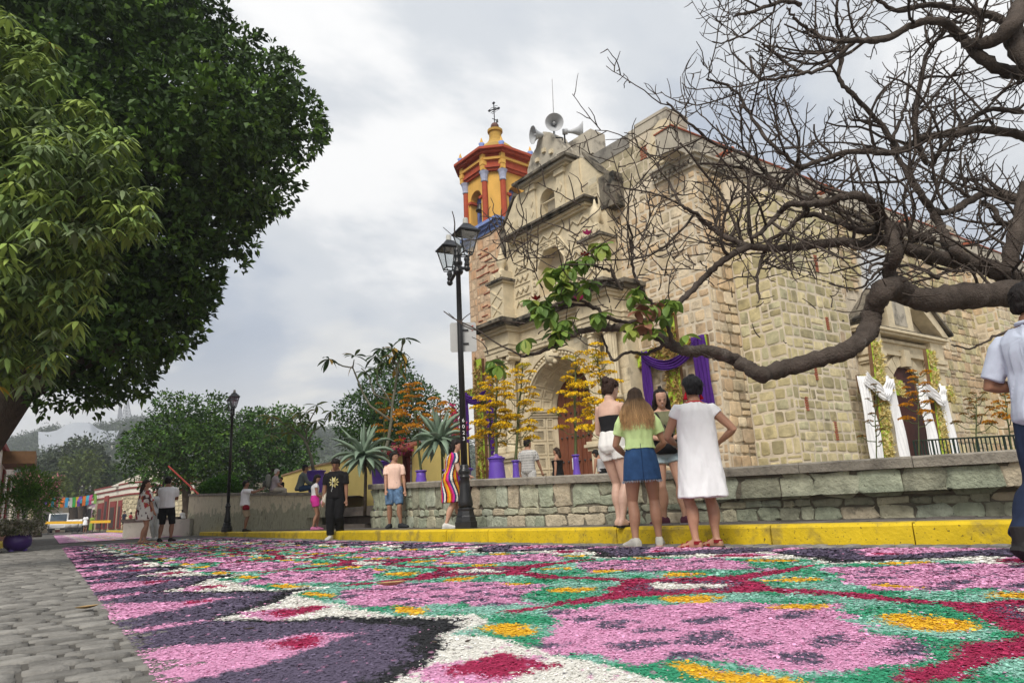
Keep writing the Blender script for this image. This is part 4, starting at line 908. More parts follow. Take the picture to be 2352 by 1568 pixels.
mb = MB(); mb.tube([b0-Vector((0, 0, .25)), b0*.6+b1*.4, b1], [.028, .022, .012], 6); obj('rod', mb, horn_m, t)
mb = MB(); q = at_n(1262, 322, .2), at_n(1292, 324, .2); mb.tube([q[0]-Vector((0, 0, .1)), q[0]+Vector((0, 0, .1)), q[1]+Vector((0, 0, .12)), q[1]-Vector((0, 0, .1))], .025, 6); obj('mount_frame', mb, MT['black_iron'], t)
# ================================================================ TREES AND PLANTS
def leafmat(name, rough=.55, trans=.3, spec=.35): return mat(name, attr=True, var=.2, scale=3, rough=rough, bump=0, spec=spec, trans=trans)
MT['leaf'] = leafmat('leaf_green'); MT['leaf_dark'] = leafmat('leaf_deep_green', trans=.10, spec=.25); MT['leaf_soft'] = leafmat('leaf_matt', rough=.75, trans=.22, spec=.2)
bark_m = mat('bark', col=(.085, .066, .05), var=.35, scale=9, rough=.95, bump=.9, bscale=40, stretch=(1, 1, .35), spec=.15, dist=.04)
dark_bark = mat('dark_bark', col=(.085, .068, .057), var=.4, scale=8, rough=.95, bump=1.0, bscale=45, spec=.15, dist=.03, stain=(.24, .22, .20), sscale=5, samt=.5, sthr=.6)
def unit(v): return v/np.maximum(np.linalg.norm(v, axis=-1, keepdims=True), 1e-9)
def leaves(P, Dv, Ln, Wd, col, rg, fold=.25, mid=.45):     # one folded rhombic leaf per row: returns V, F(quads), C
    n = len(P); Dv = unit(Dv); up = unit(rg.normal(0, 1, (n, 3))+np.array([0, 0, .8])); sd = unit(np.cross(Dv, up)); nr = np.cross(sd, Dv)
    Ln = np.broadcast_to(Ln, n)[:, None]; Wd = np.broadcast_to(Wd, n)[:, None]
    a = P; m = P+Dv*Ln*mid; t = P+Dv*Ln - np.array([0, 0, 1])*Ln*.12
    l = m+sd*Wd*.5+nr*Wd*fold; r = m-sd*Wd*.5+nr*Wd*fold
    V = np.stack([a, r, t, l], 1).reshape(-1, 3); F = np.arange(4*n).reshape(n, 4); return V, F, np.repeat(col, 4, 0)
def inpoly(x, y, P):
    P = np.array(P, float); x1, y1 = P[:, 0], P[:, 1]; x2, y2 = np.roll(x1, -1), np.roll(y1, -1)
    c = ((y1[None] > y[:, None]) != (y2[None] > y[:, None])) & (x[:, None] < (x2-x1)[None]*(y[:, None]-y1[None])/((y2-y1)[None]+1e-9)+x1[None]); return c.sum(1) % 2 == 1
def edged(x, y, P):
    P = np.array(P, float); A = P; B = np.roll(P, -1, 0); q = np.stack([x, y], 1)[:, None]; d = (B-A)[None]; t = np.clip(((q-A[None])*d).sum(2)/(d*d).sum(2), 0, 1); return np.linalg.norm(q-(A[None]+d*t[..., None]), axis=2).min(1)
def blobs_in(P, Y0, Y1, r0, r1, nmax, rg, tries=6000, squash=.85, overlap=.55, taper=True):
    P = np.array(P, float); lo, hi = P.min(0), P.max(0); x = rg.uniform(lo[0], hi[0], tries); y = rg.uniform(lo[1], hi[1], tries); ok = inpoly(x, y, P); x, y = x[ok], y[ok]; ed = edged(x, y, P); out = []
    ppm = F_/((Y0+Y1)/2)
    for i in range(len(x)):
        r = rg.uniform(r0, r1); 
        if ed[i] < r*ppm*squash: r = max(r0*.55, ed[i]/ppm/squash); 
        if ed[i] < r*ppm*squash*.9: continue
        half = (Y1-Y0)/2 * (min(1, (ed[i]/ppm)/(2.2*r1)) if taper else 1); Y = (Y0+Y1)/2 + rg.uniform(-1, 1)*half
        c = np.array(D(x[i], y[i], Y))
        if any(np.linalg.norm(c-q[0]) < overlap*(r+q[1]) for q in out): continue
        out.append((c, r))
        if len(out) >= nmax: break
    return out
def crown_mesh(blobs, n_per, L0, W0, cols, rg, spray=7, up=.2, jit=.35, sprig=.16, shell=.55, var=.25):
    PP, DD, CC_ = [], [], []; cols = np.array(cols)
    for c, r in blobs:
        k = max(4, int(n_per*r*r/spray)); d = unit(rg.normal(0, 1, (k, 3))); rad = r*(shell+(1.05-shell)*rg.random(k)**.6); s = c+d*rad[:, None]*np.array([1, 1, .88])
        cc = cols[rg.integers(0, len(cols), k)]*(1+rg.uniform(-var, var, (k, 1)))
        for _ in range(spray):
            q = unit(d+rg.normal(0, .75, (k, 3))+np.array([0, 0, up])); PP.append(s+q*sprig*rg.random((k, 1))*r**.3); DD.append(unit(q+rg.normal(0, jit, (k, 3)))); CC_.append(cc*(1+rg.uniform(-.15, .15, (k, 1))))
    P = np.concatenate(PP); Dv = np.concatenate(DD); C = np.clip(np.concatenate(CC_), .004, 1); n = len(P)
    return leaves(P, Dv, L0*rg.uniform(.6, 1.25, n), W0*rg.uniform(.6, 1.25, n), C, rg)
def tree_thing(name, label, cat, base, blobs, n_per, L0, W0, cols, rg, limbs, group=None, m='leaf', bark=None, **k):
    t = thing(name, label, cat, tuple(base), 0, group); V, F, C = crown_mesh(blobs, n_per, L0, W0, cols, rg, **k)
    tag(link('crown', np_mesh('crown', V, F, 4, MT[m], C), t), kind='stuff')
    for i, (pts, rad) in enumerate(limbs):
        mb = MB(); mb.tube(pts, rad, 10 if i == 0 else 7); obj('trunk' if i == 0 else 'limb', mb, bark or bark_m, t, smooth=True)
    return t
rg = np.random.default_rng(5)
# --- large dark tree on the left
BIG = [(-420, -420), (480, -420), (515, -60), (525, 30), (590, 92), (640, 118), (715, 125), (690, 180), (705, 215), (758, 290), (740, 330), (695, 350), (700, 400), (655, 430), (640, 500), (590, 500), (560, 560), (540, 640), (490, 660), (470, 725), (425, 745), (405, 800), (350, 850), (330, 905), (250, 915), (215, 950), (130, 925), (75, 965), (40, 900), (-420, 900)]
bb = blobs_in(BIG, 11.5, 19.5, .45, 1.2, 420, rg, 14000, overlap=.38, squash=.72)
tb0 = D(-420, 1240, 15.5); tb0.z = 0
lim = [([tb0, D(-230, 1130, 15.5), D(-60, 1010, 15.5), D(15, 900, 15.6), D(80, 780, 15.6)], [.8, .66, .62, .58, .42]),
       ([D(60, 860, 15.6), D(200, 640, 15.8), D(330, 420, 16.0), D(400, 300, 16.0)], [.35, .24, .16, .07]), ([D(60, 900, 15.6), D(220, 820, 15), D(360, 760, 14.5)], [.25, .15, .05]), ([D(60, 880, 15.6), D(100, 500, 16), D(150, 200, 16), D(220, 40, 16.5)], [.35, .22, .15, .06]), ([D(250, 570, 15.9), D(420, 500, 16.2), D(560, 420, 16.4)], [.16, .1, .04])]
GD = [(.036, .075, .012), (.055, .11, .016), (.028, .058, .012), (.095, .175, .022), (.042, .085, .016)]
tree_thing('broadleaf_tree', 'huge dark green tree filling the top left corner of the picture', 'tree', tb0, bb, 900, .18, .11, GD, rg, lim, m='leaf_dark', spray=9, sprig=.2, up=.25)
# --- paler long-leaved tree in front of it
PALE = [(-300, -120), (0, 25), (35, 20), (45, 70), (110, 85), (175, 160), (165, 210), (235, 245), (300, 290), (295, 330), (345, 430), (362, 480), (345, 520), (290, 545), (245, 620), (215, 650), (225, 720), (205, 770), (150, 775), (130, 830), (110, 880), (30, 880), (-300, 900)]
pb = blobs_in(PALE, 7.2, 9.6, .22, .55, 240, rg, 12000, overlap=.36, squash=.7)
PP, DD, LL, CC2 = [], [], [], []
PC = np.array([(.17, .25, .065), (.22, .30, .07), (.13, .19, .07), (.18, .23, .11), (.27, .35, .08)])
for c, r in pb:
    for _ in range(int(16*r/.45)):
        d = unit(rg.normal(0, 1, 3)+np.array([0, -.2, .25])); p = c+d*r*rg.uniform(.6, 1.0); k = rg.integers(6, 10); a0 = rg.uniform(0, 6.28); col = PC[rg.integers(0, 5)]*rg.uniform(.7, 1.2)
        if rg.random() < .004: col = np.array([.42, .26, .03])
        for j in range(k):
            a = a0+j*6.283/k+rg.normal(0, .2); q = np.array([math.cos(a), math.sin(a), rg.uniform(-1.0, -.15)]); PP.append(p+q*.02); DD.append(q); LL.append(rg.uniform(.13, .25)); CC2.append(col*rg.uniform(.85, 1.15))
P = np.array(PP); Dv = unit(np.array(DD)); LL = np.array(LL)[:, None]; n = len(P); sd = unit(np.cross(Dv, np.array([0, 0, 1.0]))); nr = np.cross(sd, Dv); w = LL*.13
p1 = P+Dv*LL*.3+nr*LL*.05; p2 = P+Dv*LL*.65-np.array([0, 0, .05])*LL; p3 = P+Dv*LL*.98-np.array([0, 0, .28])*LL
V = np.stack([P, p1+sd*w-nr*w*.3, p1, p1-sd*w-nr*w*.3, p2+sd*w*.85-nr*w*.3, p2, p2-sd*w*.85-nr*w*.3, p3], 1).reshape(-1, 3); o = np.arange(n)[:, None]*8
F = np.concatenate([o+np.array([[0, 1, 2, 2]]), o+np.array([[0, 2, 3, 3]]), o+np.array([[1, 4, 5, 2]]), o+np.array([[2, 5, 6, 3]]), o+np.array([[4, 7, 5, 5]]), o+np.array([[5, 7, 6, 6]])])
tri = np.concatenate([F[:, [0, 1, 2]], np.where((F[:, 3] != F[:, 2])[:, None], F[:, [0, 2, 3]], F[:, [0, 1, 2]])]); tri = np.unique(tri, axis=0)
pt0 = D(-330, 1250, 8.6); pt0.z = 0
pt = thing('long_leaved_tree', 'paler tree with long drooping leaves in front of the huge dark tree', 'tree', tuple(pt0))
tag(link('crown', np_mesh('crown', V, tri, 3, MT['leaf_soft'], np.repeat(np.array(CC2), 8, 0)), pt), kind='stuff')
mb = MB(); mb.tube([pt0, D(-300, 900, 8.6), D(-200, 600, 8.5)], [.2, .16, .1], 8); obj('trunk', mb, bark_m, pt, smooth=True)
for a in ((60, 300), (150, 500), (60, 700), (230, 430), (20, 120)):
    mb = MB(); mb.tube([D(-220, 640, 8.5), D(a[0]-120, a[1]+60, 8.4), D(a[0], a[1], 8.3)], [.07, .04, .015], 5); obj('limb', mb, bark_m, pt, smooth=True)

# --- bare spreading tree on the right, limbs traced in space about seven metres away
zx = lambda x, y: (1493+.586*x, .586*y)
zy = lambda x, y: (1091+.4393*x, 402+.4393*y)
BT_limbs = [   # (points, radius in photo pixels at both ends, depth start, depth end)
    ([zx(1640, 1190), zx(1430, 1150), zx(1250, 1160), zx(1100, 1178), zx(1010, 1155), zx(955, 1125), zx(905, 1150), zx(872, 1220), zx(850, 1300), zx(780, 1368), zx(650, 1410), zx(500, 1450), zx(435, 1468), zx(395, 1448), zx(330, 1408), zx(230, 1375), zy(1100, 918), zy(1000, 872), zy(900, 822), zy(800, 800), zy(700, 800), zy(600, 806), zy(500, 832), zy(420, 882), zy(330, 930), zy(240, 950)], 38, 3, 7.0, 6.1),
    ([zx(955, 1135), zx(938, 1050), zx(966, 985), zx(942, 900), zx(890, 830), zx(838, 772), zx(760, 772), zx(690, 795), zx(600, 800), zx(545, 802), zx(500, 840), zx(440, 905), zx(400, 930)], 19, 5, 6.8, 6.4),
    ([zx(1460, 1110), zx(1400, 1082), zx(1290, 1032), zx(1200, 1022), zx(1100, 1002), zx(1000, 972), zx(900, 938), zx(830, 962), zx(760, 945), zx(690, 955), zx(550, 972), zx(390, 965), zx(330, 945), zx(250, 900), zx(180, 840), zx(120, 800), zx(70, 700)], 26, 3, 7.3, 6.6),
    ([zx(1240, 1030), zx(1200, 985), zx(1160, 930), zx(1112, 835), zx(1060, 760), zx(1000, 660), zx(960, 600), zx(950, 540), zx(1000, 430), zx(1010, 330)], 17, 3, 7.2, 7.5),
    ([zx(1500, 790), zx(1440, 780), zx(1330, 755), zx(1250, 790), zx(1180, 830), zx(1110, 825)], 14, 9, 7.6, 7.3),
    ([zx(1560, 560), zx(1466, 532), zx(1300, 508), zx(1200, 522), zx(1060, 545), zx(1000, 582), zx(930, 597), zx(780, 595), zx(700, 620), zx(600, 652), zx(540, 700), zx(500, 740), zx(420, 690), zx(330, 650), zx(180, 640)], 15, 3, 7.8, 6.8),
    ([zx(1560, 320), zx(1466, 290), zx(1380, 278), zx(1290, 220), zx(1235, 160), zx(1180, 110), zx(1120, 80), zx(1030, 100), zx(920, 155), zx(800, 160), zx(700, 155), zx(630, 120), zx(580, 85), zx(535, 30)], 22, 3, 7.4, 6.6),
    ([zx(1600, -100), zx(1466, 20), zx(1420, 100), zx(1330, 165), zx(1225, 172)], 34, 14, 7.0, 7.0),
    ([zx(1420, 100), zx(1440, 200), zx(1520, 300), zx(1580, 420)], 24, 26, 7.0, 7.2),
    ([zx(1480, 720), zx(1440, 900), zx(1405, 1060), zx(1440, 1160)], 18, 24, 7.5, 7.1),
    ([zx(390, 965), zx(285, 1020), zx(210, 1092), zx(150, 1152), zx(90, 1205), zx(40, 1240), zy(800, 770), zy(700, 745), zy(620, 690), zy(540, 680), zy(430, 690)], 10, 3, 6.7, 6.1),
    ([zx(1110, 945), zx(1000, 905), zx(950, 882), zx(830, 905), zx(740, 872), zx(640, 842), zx(590, 852), zx(540, 900), zx(470, 950), zx(420, 1080), zx(430, 1170)], 13, 3, 7.1, 6.7),
    ([zx(1466, 130), zx(1330, 60), zx(1220, 40), zx(1100, 20), zx(960, 40), zx(870, -20)], 16, 5, 7.6, 7.2),
    ([zx(980, 600), zx(900, 480), zx(800, 380), zx(740, 300), zx(760, 190), zx(730, 60), zx(740, -20)], 9, 4, 7.4, 7.0),
    ([zx(1090, 640), zx(1050, 560), zx(1040, 440), zx(1060, 330), zx(1090, 200), zx(1180, 100)], 10, 6, 7.5, 7.6),
    ([zx(1100, 650), zx(1150, 580), zx(1240, 490), zx(1330, 430), zx(1466, 440)], 8, 8, 7.6, 7.6),
    ([zx(600, 660), zx(470, 560), zx(380, 430), zx(330, 350), zx(220, 310)], 7, 3, 6.9, 6.7),
    ([zx(500, 740), zx(400, 620), zx(250, 560), zx(150, 480), zx(65, 400)], 6, 3, 6.7, 6.4),
    ([zx(600, 290), zx(540, 250), zx(480, 200), zx(440, 170)], 6, 3, 6.8, 6.7), ([zx(800, 160), zx(690, 260), zx(580, 290), zx(430, 310), zx(390, 220)], 7, 3, 6.8, 6.6),
    ([zx(590, 20), zx(520, 5), zx(420, 40), zx(330, 65)], 7, 4, 6.8, 6.6), ([zx(1466, 880), zx(1380, 870), zx(1340, 810), zx(1290, 790)], 10, 6, 7.5, 7.4),
    ([zy(1030, 880), zy(1010, 790), zy(960, 700), zy(900, 640), zy(850, 560), zy(820, 470), zy(830, 380), zy(800, 250)], 6, 2.5, 6.4, 6.3),
    ([zy(770, 600), zy(700, 500), zy(640, 480), zy(560, 470)], 4, 2.5, 6.3, 6.1), ([zy(1000, 880), zy(900, 930), zy(790, 930), zy(720, 965), zy(690, 900), zy(660, 830)], 5, 2.5, 6.4, 6.2),
    ([zy(640, 700), zy(560, 660), zy(480, 650), zy(400, 690)], 4, 2.5, 6.2, 6.0), ([zx(1130, 1090), zx(1020, 1040), zx(900, 1060), zx(820, 1130), zx(700, 1110)], 6, 2, 7.0, 6.8),
    ([zx(1420, 1290), zx(1330, 1330), zx(1250, 1365), zx(1180, 1350)], 4, 2, 7.0, 7.2)]
bare_b = D(2560, 1180, 7.2); bare_b.z = PZ
bare = thing('bare_tree', 'bare spreading tree with thick twisting grey brown branches at the right', 'tree', tuple(bare_b))
br = random.Random(17); subs = []
def px_r(r, Y): return r*Y/F_
def spawn(P, rad, level, out):
    k = len(P); tot = sum((P[i+1]-P[i]).length for i in range(k-1)); step = (.15, .12, .13)[level]
    dpos = br.uniform(.05, step)
    acc = 0
    for i in range(k-1):
        seg = P[i+1]-P[i]; l = seg.length; 
        while dpos < acc+l:
            f = (dpos-acc)/l; o = P[i]+seg*f; r = rad[i]*(1-f)+rad[i+1]*f; dpos += step*br.uniform(.5, 1.6)
            if level == 0 and br.random() < .46: continue
            if level == 1 and br.random() < .22: continue
            if level == 2 and br.random() < .35: continue
            frac = (acc+f*l)/tot; t = seg.normalized(); sd = Vector((br.gauss(0, 1), br.gauss(0, .75), br.gauss(.25, .9))); sd -= t*sd.dot(t); sd.normalize()
            L0 = (br.uniform(.45, 1.35), br.uniform(.22, .62), br.uniform(.08, .26))[level]; d = (t*br.uniform(.25, 1.0)+sd).normalized(); n = 8 if level == 0 else 6 if level == 1 else 4; Q = [o]; R0 = min(r*.6, (.019, .0115, .008)[level]); R0 = max(R0, .0066)
            bend = Vector((br.gauss(0, .28), br.gauss(0, .2), br.uniform(-.02, .46)))
            for s in range(n):
                d = (d+bend*.42+Vector((br.gauss(0, .16), br.gauss(0, .12), br.gauss(0, .16)))).normalized(); Q.append(Q[-1]+d*(L0/n))
            rr = [R0*(1-.45*s/n) for s in range(n+1)]; out.append((Q, rr, level))
            if level < 2: spawn(Q, rr, level+1, out)
        acc += l
for i, (pts, r0, r1, Ya, Yb) in enumerate(BT_limbs):
    n = len(pts); P = [D(x, y, Ya+(Yb-Ya)*k/(n-1)+.12*math.sin(k*1.9+i)) for k, (x, y) in enumerate(pts)]
    rad = [px_r(.88*(r0+(r1-r0)*(k/(n-1))**.8), 6.9) for k in range(n)]
    # resample with a little wobble and knobs
    Q, RR = [], []
    for k in range(n-1):
        m = 7
        for s in range(m):
            f = s/m; a = P[max(k-1, 0)]; b = P[k]; c = P[k+1]; d = P[min(k+2, n-1)]
            q = .5*((2*b)+(c-a)*f+(2*a-5*b+4*c-d)*f*f+(3*b-a-3*c+d)*f**3); Q.append(q+Vector((br.gauss(0, .006), br.gauss(0, .006), br.gauss(0, .006)))); RR.append((rad[k]*(1-f)+rad[k+1]*f)*br.uniform(.92, 1.12))
    Q.append(P[-1]); RR.append(rad[-1]*.7)
    mb = MB(); mb.tube(Q, RR, 14 if r0 > 12 else 7, rough=.075 if r0 > 12 else .05); obj('limb', mb, dark_bark, bare, smooth=True)
    if i in (7, 8): continue
    spawn(Q[4 if i in (0, 2, 5, 6) else 1:], RR, 0, subs)
mb = MB(); mb.tube([bare_b-Vector((0, 0, .1)), D(2530, 1000, 7.2), D(2480, 800, 7.2), D(2455, 690, 7.1), D(2430, 500, 7.3), D(2440, 300, 7.3), D(2430, 60, 7.2)], [.42, .34, .3, .26, .22, .17, .15], 14); obj('trunk', mb, dark_bark, bare, smooth=True)
# keep the lowest sweep of the big limb and the door fairly clear of twigs, as in the photograph
def keep(Q):
    return all(keep1(q, i) for i, q in enumerate(Q[::2]))
def keep1(q, i):
    v = q-Vector((0, 0, EYE)); c = v.dot(_fw); x = W_/2+F_*v.dot(_rt)/c; y = H_/2-F_*v.dot(_up)/c
    if y > 640 and x > 1600: return br.random() < .3 if y > 700 else br.random() < .7
    if y > 800 and x > 1340: return False
    if y > 720 and x > 1350: return br.random() < .4
    if y > 600 and x > 1100 and x < 1600: return br.random() < .72
    return True
subs = [q for q in subs if keep(q[0])]
subs.sort(key=lambda q: -q[1][0]*sum((a-b).length for a, b in zip(q[0][:-1], q[0][1:])))
rest = MB()
for i, (Q, rr, lv) in enumerate(subs):
    mb = MB() if i < 270 else rest; mb.tube(Q, rr, 5 if lv == 0 else 4, cap=lv == 0)
    if i < 270: obj('branch', mb, dark_bark, bare, smooth=True, fixn=False)
tag(obj('twigs', rest, dark_bark, bare, smooth=True, fixn=False), kind='stuff')
# leaves left on it
def leaf_mesh(name, L0, w, col, m, n=7, droop=.25):
    mb = MB(); mb.cur = col
    for i in range(n):
        q = i/(n-1); ww = w*(max(.03, math.sin(pi*min(.985, (.03+q*.97)**1.25)))**.75)*.5; z = -droop*L0*q*q
        for k in (-1, 0, 1): mb.vert((L0*q, k*ww, z+abs(k)*ww*.35))
    for i in range(n-1):
        for k in range(2): mb.face((i*3+k, i*3+k+1, i*3+k+4, i*3+k+3))
    return mb.mesh(name, m, True)
LV = [leaf_mesh('leaf', .145, .085, c, MT['leaf']) for c in ((.13, .22, .04), (.18, .28, .045), (.27, .33, .06), (.10, .18, .04), (.30, .14, .09))]
lr = random.Random(4)
def whorl(px, py, Y, n, idx, parent=bare, size=1.0, down=.55, name='leaf'):
    c = D(px, py, Y)
    for k in range(n):
        o = link(name, LV[lr.choice(idx)], parent, world=False); a = 2*pi*k/n+lr.uniform(-.4, .4); el = lr.uniform(-1.15, .1)*down*1.4
        M = Matrix.Translation(c) @ Matrix.Rotation(a, 4, 'Z') @ Matrix.Rotation(-el, 4, 'Y') @ Matrix.Rotation(lr.uniform(-.5, .5), 4, 'X') @ Matrix.Scale(size*lr.uniform(.75, 1.15), 4)
        o.matrix_parent_inverse = parent.matrix_basis.inverted(); o.matrix_basis = M
GI = [0, 0, 1, 3, 2]
for (x, y, n, idx) in ((1375, 560, 6, [1, 2]), (1352, 590, 6, [0, 1, 4]), (1330, 600, 5, GI), (1300, 605, 6, [1, 2, 0]), (1290, 635, 6, GI), (1265, 620, 5, [2, 1]), (1310, 650, 6, GI), (1280, 670, 6, GI), (1255, 690, 6, [0, 3]), (1232, 705, 6, [0, 3, 1]), (1222, 690, 4, GI), (1265, 715, 5, GI), (1300, 735, 6, GI), (1285, 755, 5, GI), (1270, 765, 4, [1, 3]), (1375, 720, 5, GI), (1350, 650, 5, GI), (1385, 565, 4, [2, 1]),
                       (1540, 690, 6, [1, 0]), (1530, 715, 5, GI), (1470, 700, 6, [4, 4, 0]), (1500, 700, 5, [4, 1]), (1450, 745, 5, [1, 2]), (1505, 755, 4, GI), (1465, 665, 5, GI), (1130, 830, 6, [3, 0, 1]), (1205, 780, 3, GI), (1575, 770, 1, [1]), (1480, 735, 4, [4, 2])):
    whorl(x, y, 6.1, n+2, idx, size=1.0, down=.75)
    if n > 3: whorl(x+lr.uniform(-16, 16), y+lr.uniform(4, 18), 6.0, n, idx, size=.9, down=.8)
pinkf = mat('pink_petal', col=(.75, .06, .30), var=.1, rough=.6, bump=0); redf = mat('red_bud', col=(.32, .01, .02), var=.2, rough=.6, bump=0)
for (x, y, m) in ((1350, 540, pinkf), (1330, 690, pinkf), (1232, 690, redf), (1345, 590, redf)):
    mb = MB(); c = D(x, y, 6.1)
    for k in range(7):
        a = k*.9; d = Vector((math.cos(a)*.7, math.sin(a)*.7, .5)); s = Vector((-math.sin(a), math.cos(a), 0))
        mb.add([c, c+d*.045+s*.02, c+d*.085, c+d*.045-s*.02], [(0, 1, 2, 3)])
    obj('flower', mb, m, bare)

# --- background trees
def bg(name, label, poly, Y, dY, n_blob, r0, r1, n_per, L0, cols, trunk, group=None, seed=1, m='leaf_soft', **k):
    L0 *= .72; n_per *= 1.9; n_blob = int(n_blob*1.35); r0 *= .8
    rg = np.random.default_rng(seed); bl = blobs_in(poly, Y-dY, Y+dY, r0, r1, n_blob, rg, 5000, overlap=.42); P = [D(x, y, Y) for x, y in trunk]; b = P[0].copy(); b.z = 0.0; base = [b]+P if P[0].z > .3 else P
    r = .012*Y*.6; lim = [(base, [r*(1-.6*i/len(base)) for i in range(len(base))])]
    top = P[-1]
    for c, rr in bl[:6]: lim.append(([top, (top+Vector(c))/2+Vector((0, 0, .2)), Vector(c)], [r*.35, r*.22, r*.08]))
    return tree_thing(name, label, 'tree', base[0], bl, n_per, L0, L0*.55, cols, rg, lim, group, m, **k)
G1 = [(.045, .105, .022), (.065, .145, .025), (.035, .08, .02), (.09, .18, .035)]; G2 = [(.06, .08, .045), (.075, .095, .055), (.05, .07, .042)]; G3 = [(.035, .06, .018), (.05, .08, .022), (.028, .05, .016)]; GB = [(.06, .16, .015), (.085, .2, .02), (.04, .12, .014)]
gname = 'trees behind the square'
bg('park_tree', 'dense green tree behind the cream wall, left of the nearer street lamp', [(275, 1015), (300, 985), (355, 965), (360, 915), (385, 890), (420, 920), (450, 905), (490, 912), (520, 900), (530, 960), (560, 1010), (560, 1110), (470, 1130), (330, 1120), (285, 1080)], 40, 4.5, 120, .7, 1.7, 95, .32, GD+G1, [(430, 1180), (425, 1080), (415, 1020)], gname, 2, spray=7, sprig=.4)
bg('park_tree', 'dark green tree between the second street lamp and the potted frangipani', [(545, 950), (575, 935), (605, 945), (660, 935), (690, 940), (700, 985), (735, 1010), (720, 1050), (690, 1090), (600, 1130), (545, 1120)], 43, 4, 90, .7, 1.6, 95, .32, G1, [(630, 1180), (625, 1080), (620, 1030)], gname, 3, spray=7, sprig=.4)
bg('park_tree', 'dark spreading tree with a thin flat crown behind the second lamp', [(540, 960), (570, 942), (610, 950), (600, 1000), (545, 1010)], 60, 3, 30, .8, 1.5, 60, .36, G2, [(575, 1190), (575, 1040), (575, 990)], gname, 4, spray=6, sprig=.5)
bg('round_tree', 'bright green rounded tree behind the yellow house and tall frangipani', [(775, 935), (800, 905), (820, 890), (850, 865), (880, 800), (925, 815), (945, 850), (985, 880), (1005, 920), (985, 975), (985, 1050), (900, 1075), (800, 1060), (778, 1000)], 33, 3.5, 130, .5, 1.2, 130, .24, [(.05, .115, .02), (.07, .15, .022), (.035, .085, .018), (.045, .10, .03)], [(880, 1140), (885, 1060), (890, 980)], gname, 6, spray=7, sprig=.3)
bg('small_tree', 'thin pale green tree top seen just left of the lamp post', [(1022, 905), (1040, 888), (1060, 890), (1066, 960), (1060, 1000), (1030, 985)], 45, 2, 22, .5, 1.0, 60, .3, G2+G1, [(1050, 1120), (1048, 1000), (1045, 950)], gname, 7, spray=5, sprig=.4)
bg('street_tree', 'grey green umbrella shaped tree above the far street', [(75, 1075), (100, 1050), (150, 1030), (180, 1010), (215, 1015), (240, 1060), (270, 1080), (275, 1110), (215, 1130), (130, 1130), (80, 1110)], 95, 9, 70, 1.6, 3.4, 26, .8, G2, [(170, 1200), (165, 1120), (160, 1080)], 'trees along the far street', 8, spray=6, sprig=.8)
bg('street_tree', 'yellowish green tree at the middle of the far street trees', [(150, 1050), (215, 1040), (235, 1110), (180, 1150), (140, 1130)], 88, 5, 30, 1.2, 2.2, 26, .7, [(.09, .12, .03), (.07, .10, .03)], [(190, 1200), (188, 1130), (186, 1090)], 'trees along the far street', 9, spray=6, sprig=.8)
bg('street_tree', 'dark green tree on the right of the far street trees', [(205, 1080), (260, 1075), (300, 1090), (290, 1140), (225, 1140)], 92, 5, 30, 1.2, 2.2, 26, .7, G3, [(250, 1200), (248, 1140), (246, 1110)], 'trees along the far street', 10, spray=6, sprig=.8)
bg('flowering_tree', 'small tree with pink blossom above the purple pot', [(30, 1110), (55, 1082), (90, 1085), (130, 1100), (155, 1105), (150, 1130), (130, 1150), (60, 1160), (35, 1140)], 48, 3, 40, .6, 1.2, 45, .38, [(.10, .13, .035), (.08, .11, .03), (.10, .13, .035), (.5, .2, .22)], [(85, 1215), (88, 1150), (92, 1125)], None, 12, spray=6, sprig=.45)
bg('conical_bush', 'bright green cone shaped bush behind the cream wall', [(450, 1128), (475, 1112), (505, 1092), (522, 1094), (550, 1110), (565, 1128), (560, 1150), (455, 1150)], 27, 1.2, 40, .28, .6, 2600, .13, GB, [(505, 1190), (505, 1140), (506, 1120)], None, 13, spray=6, sprig=.2)
bg('street_bush', 'small green and orange bush in front of the far pink house', [(220, 1170), (240, 1160), (268, 1168), (270, 1190), (222, 1195)], 80, 2, 20, .6, 1.1, 30, .45, [(.10, .12, .03), (.2, .12, .03)], [(245, 1208), (245, 1195), (245, 1185)], None, 14, spray=6, sprig=.4)
# ================================================================ STREET FURNITURE, PLANTS IN POTS, DECORATIONS, FAR STREET
purple_m = mat('purple_glaze', col=(.135, .065, .42), var=.14, scale=5, rough=.45, bump=.12, bscale=60, spec=.4, stain=(.22, .16, .45), sscale=4, samt=.35, sthr=.6)
cl_purple = mat('purple_cloth', col=(.060, .014, .16), var=.15, scale=8, rough=.8, bump=.15, bscale=150, spec=.2); cl_white = mat('white_cloth', col=(.80, .80, .81), var=.05, scale=8, rough=.9, bump=.1, bscale=150, spec=.1)
white_m = mat('white_print', col=(.72, .72, .70), var=.15, bump=0, rough=.7)
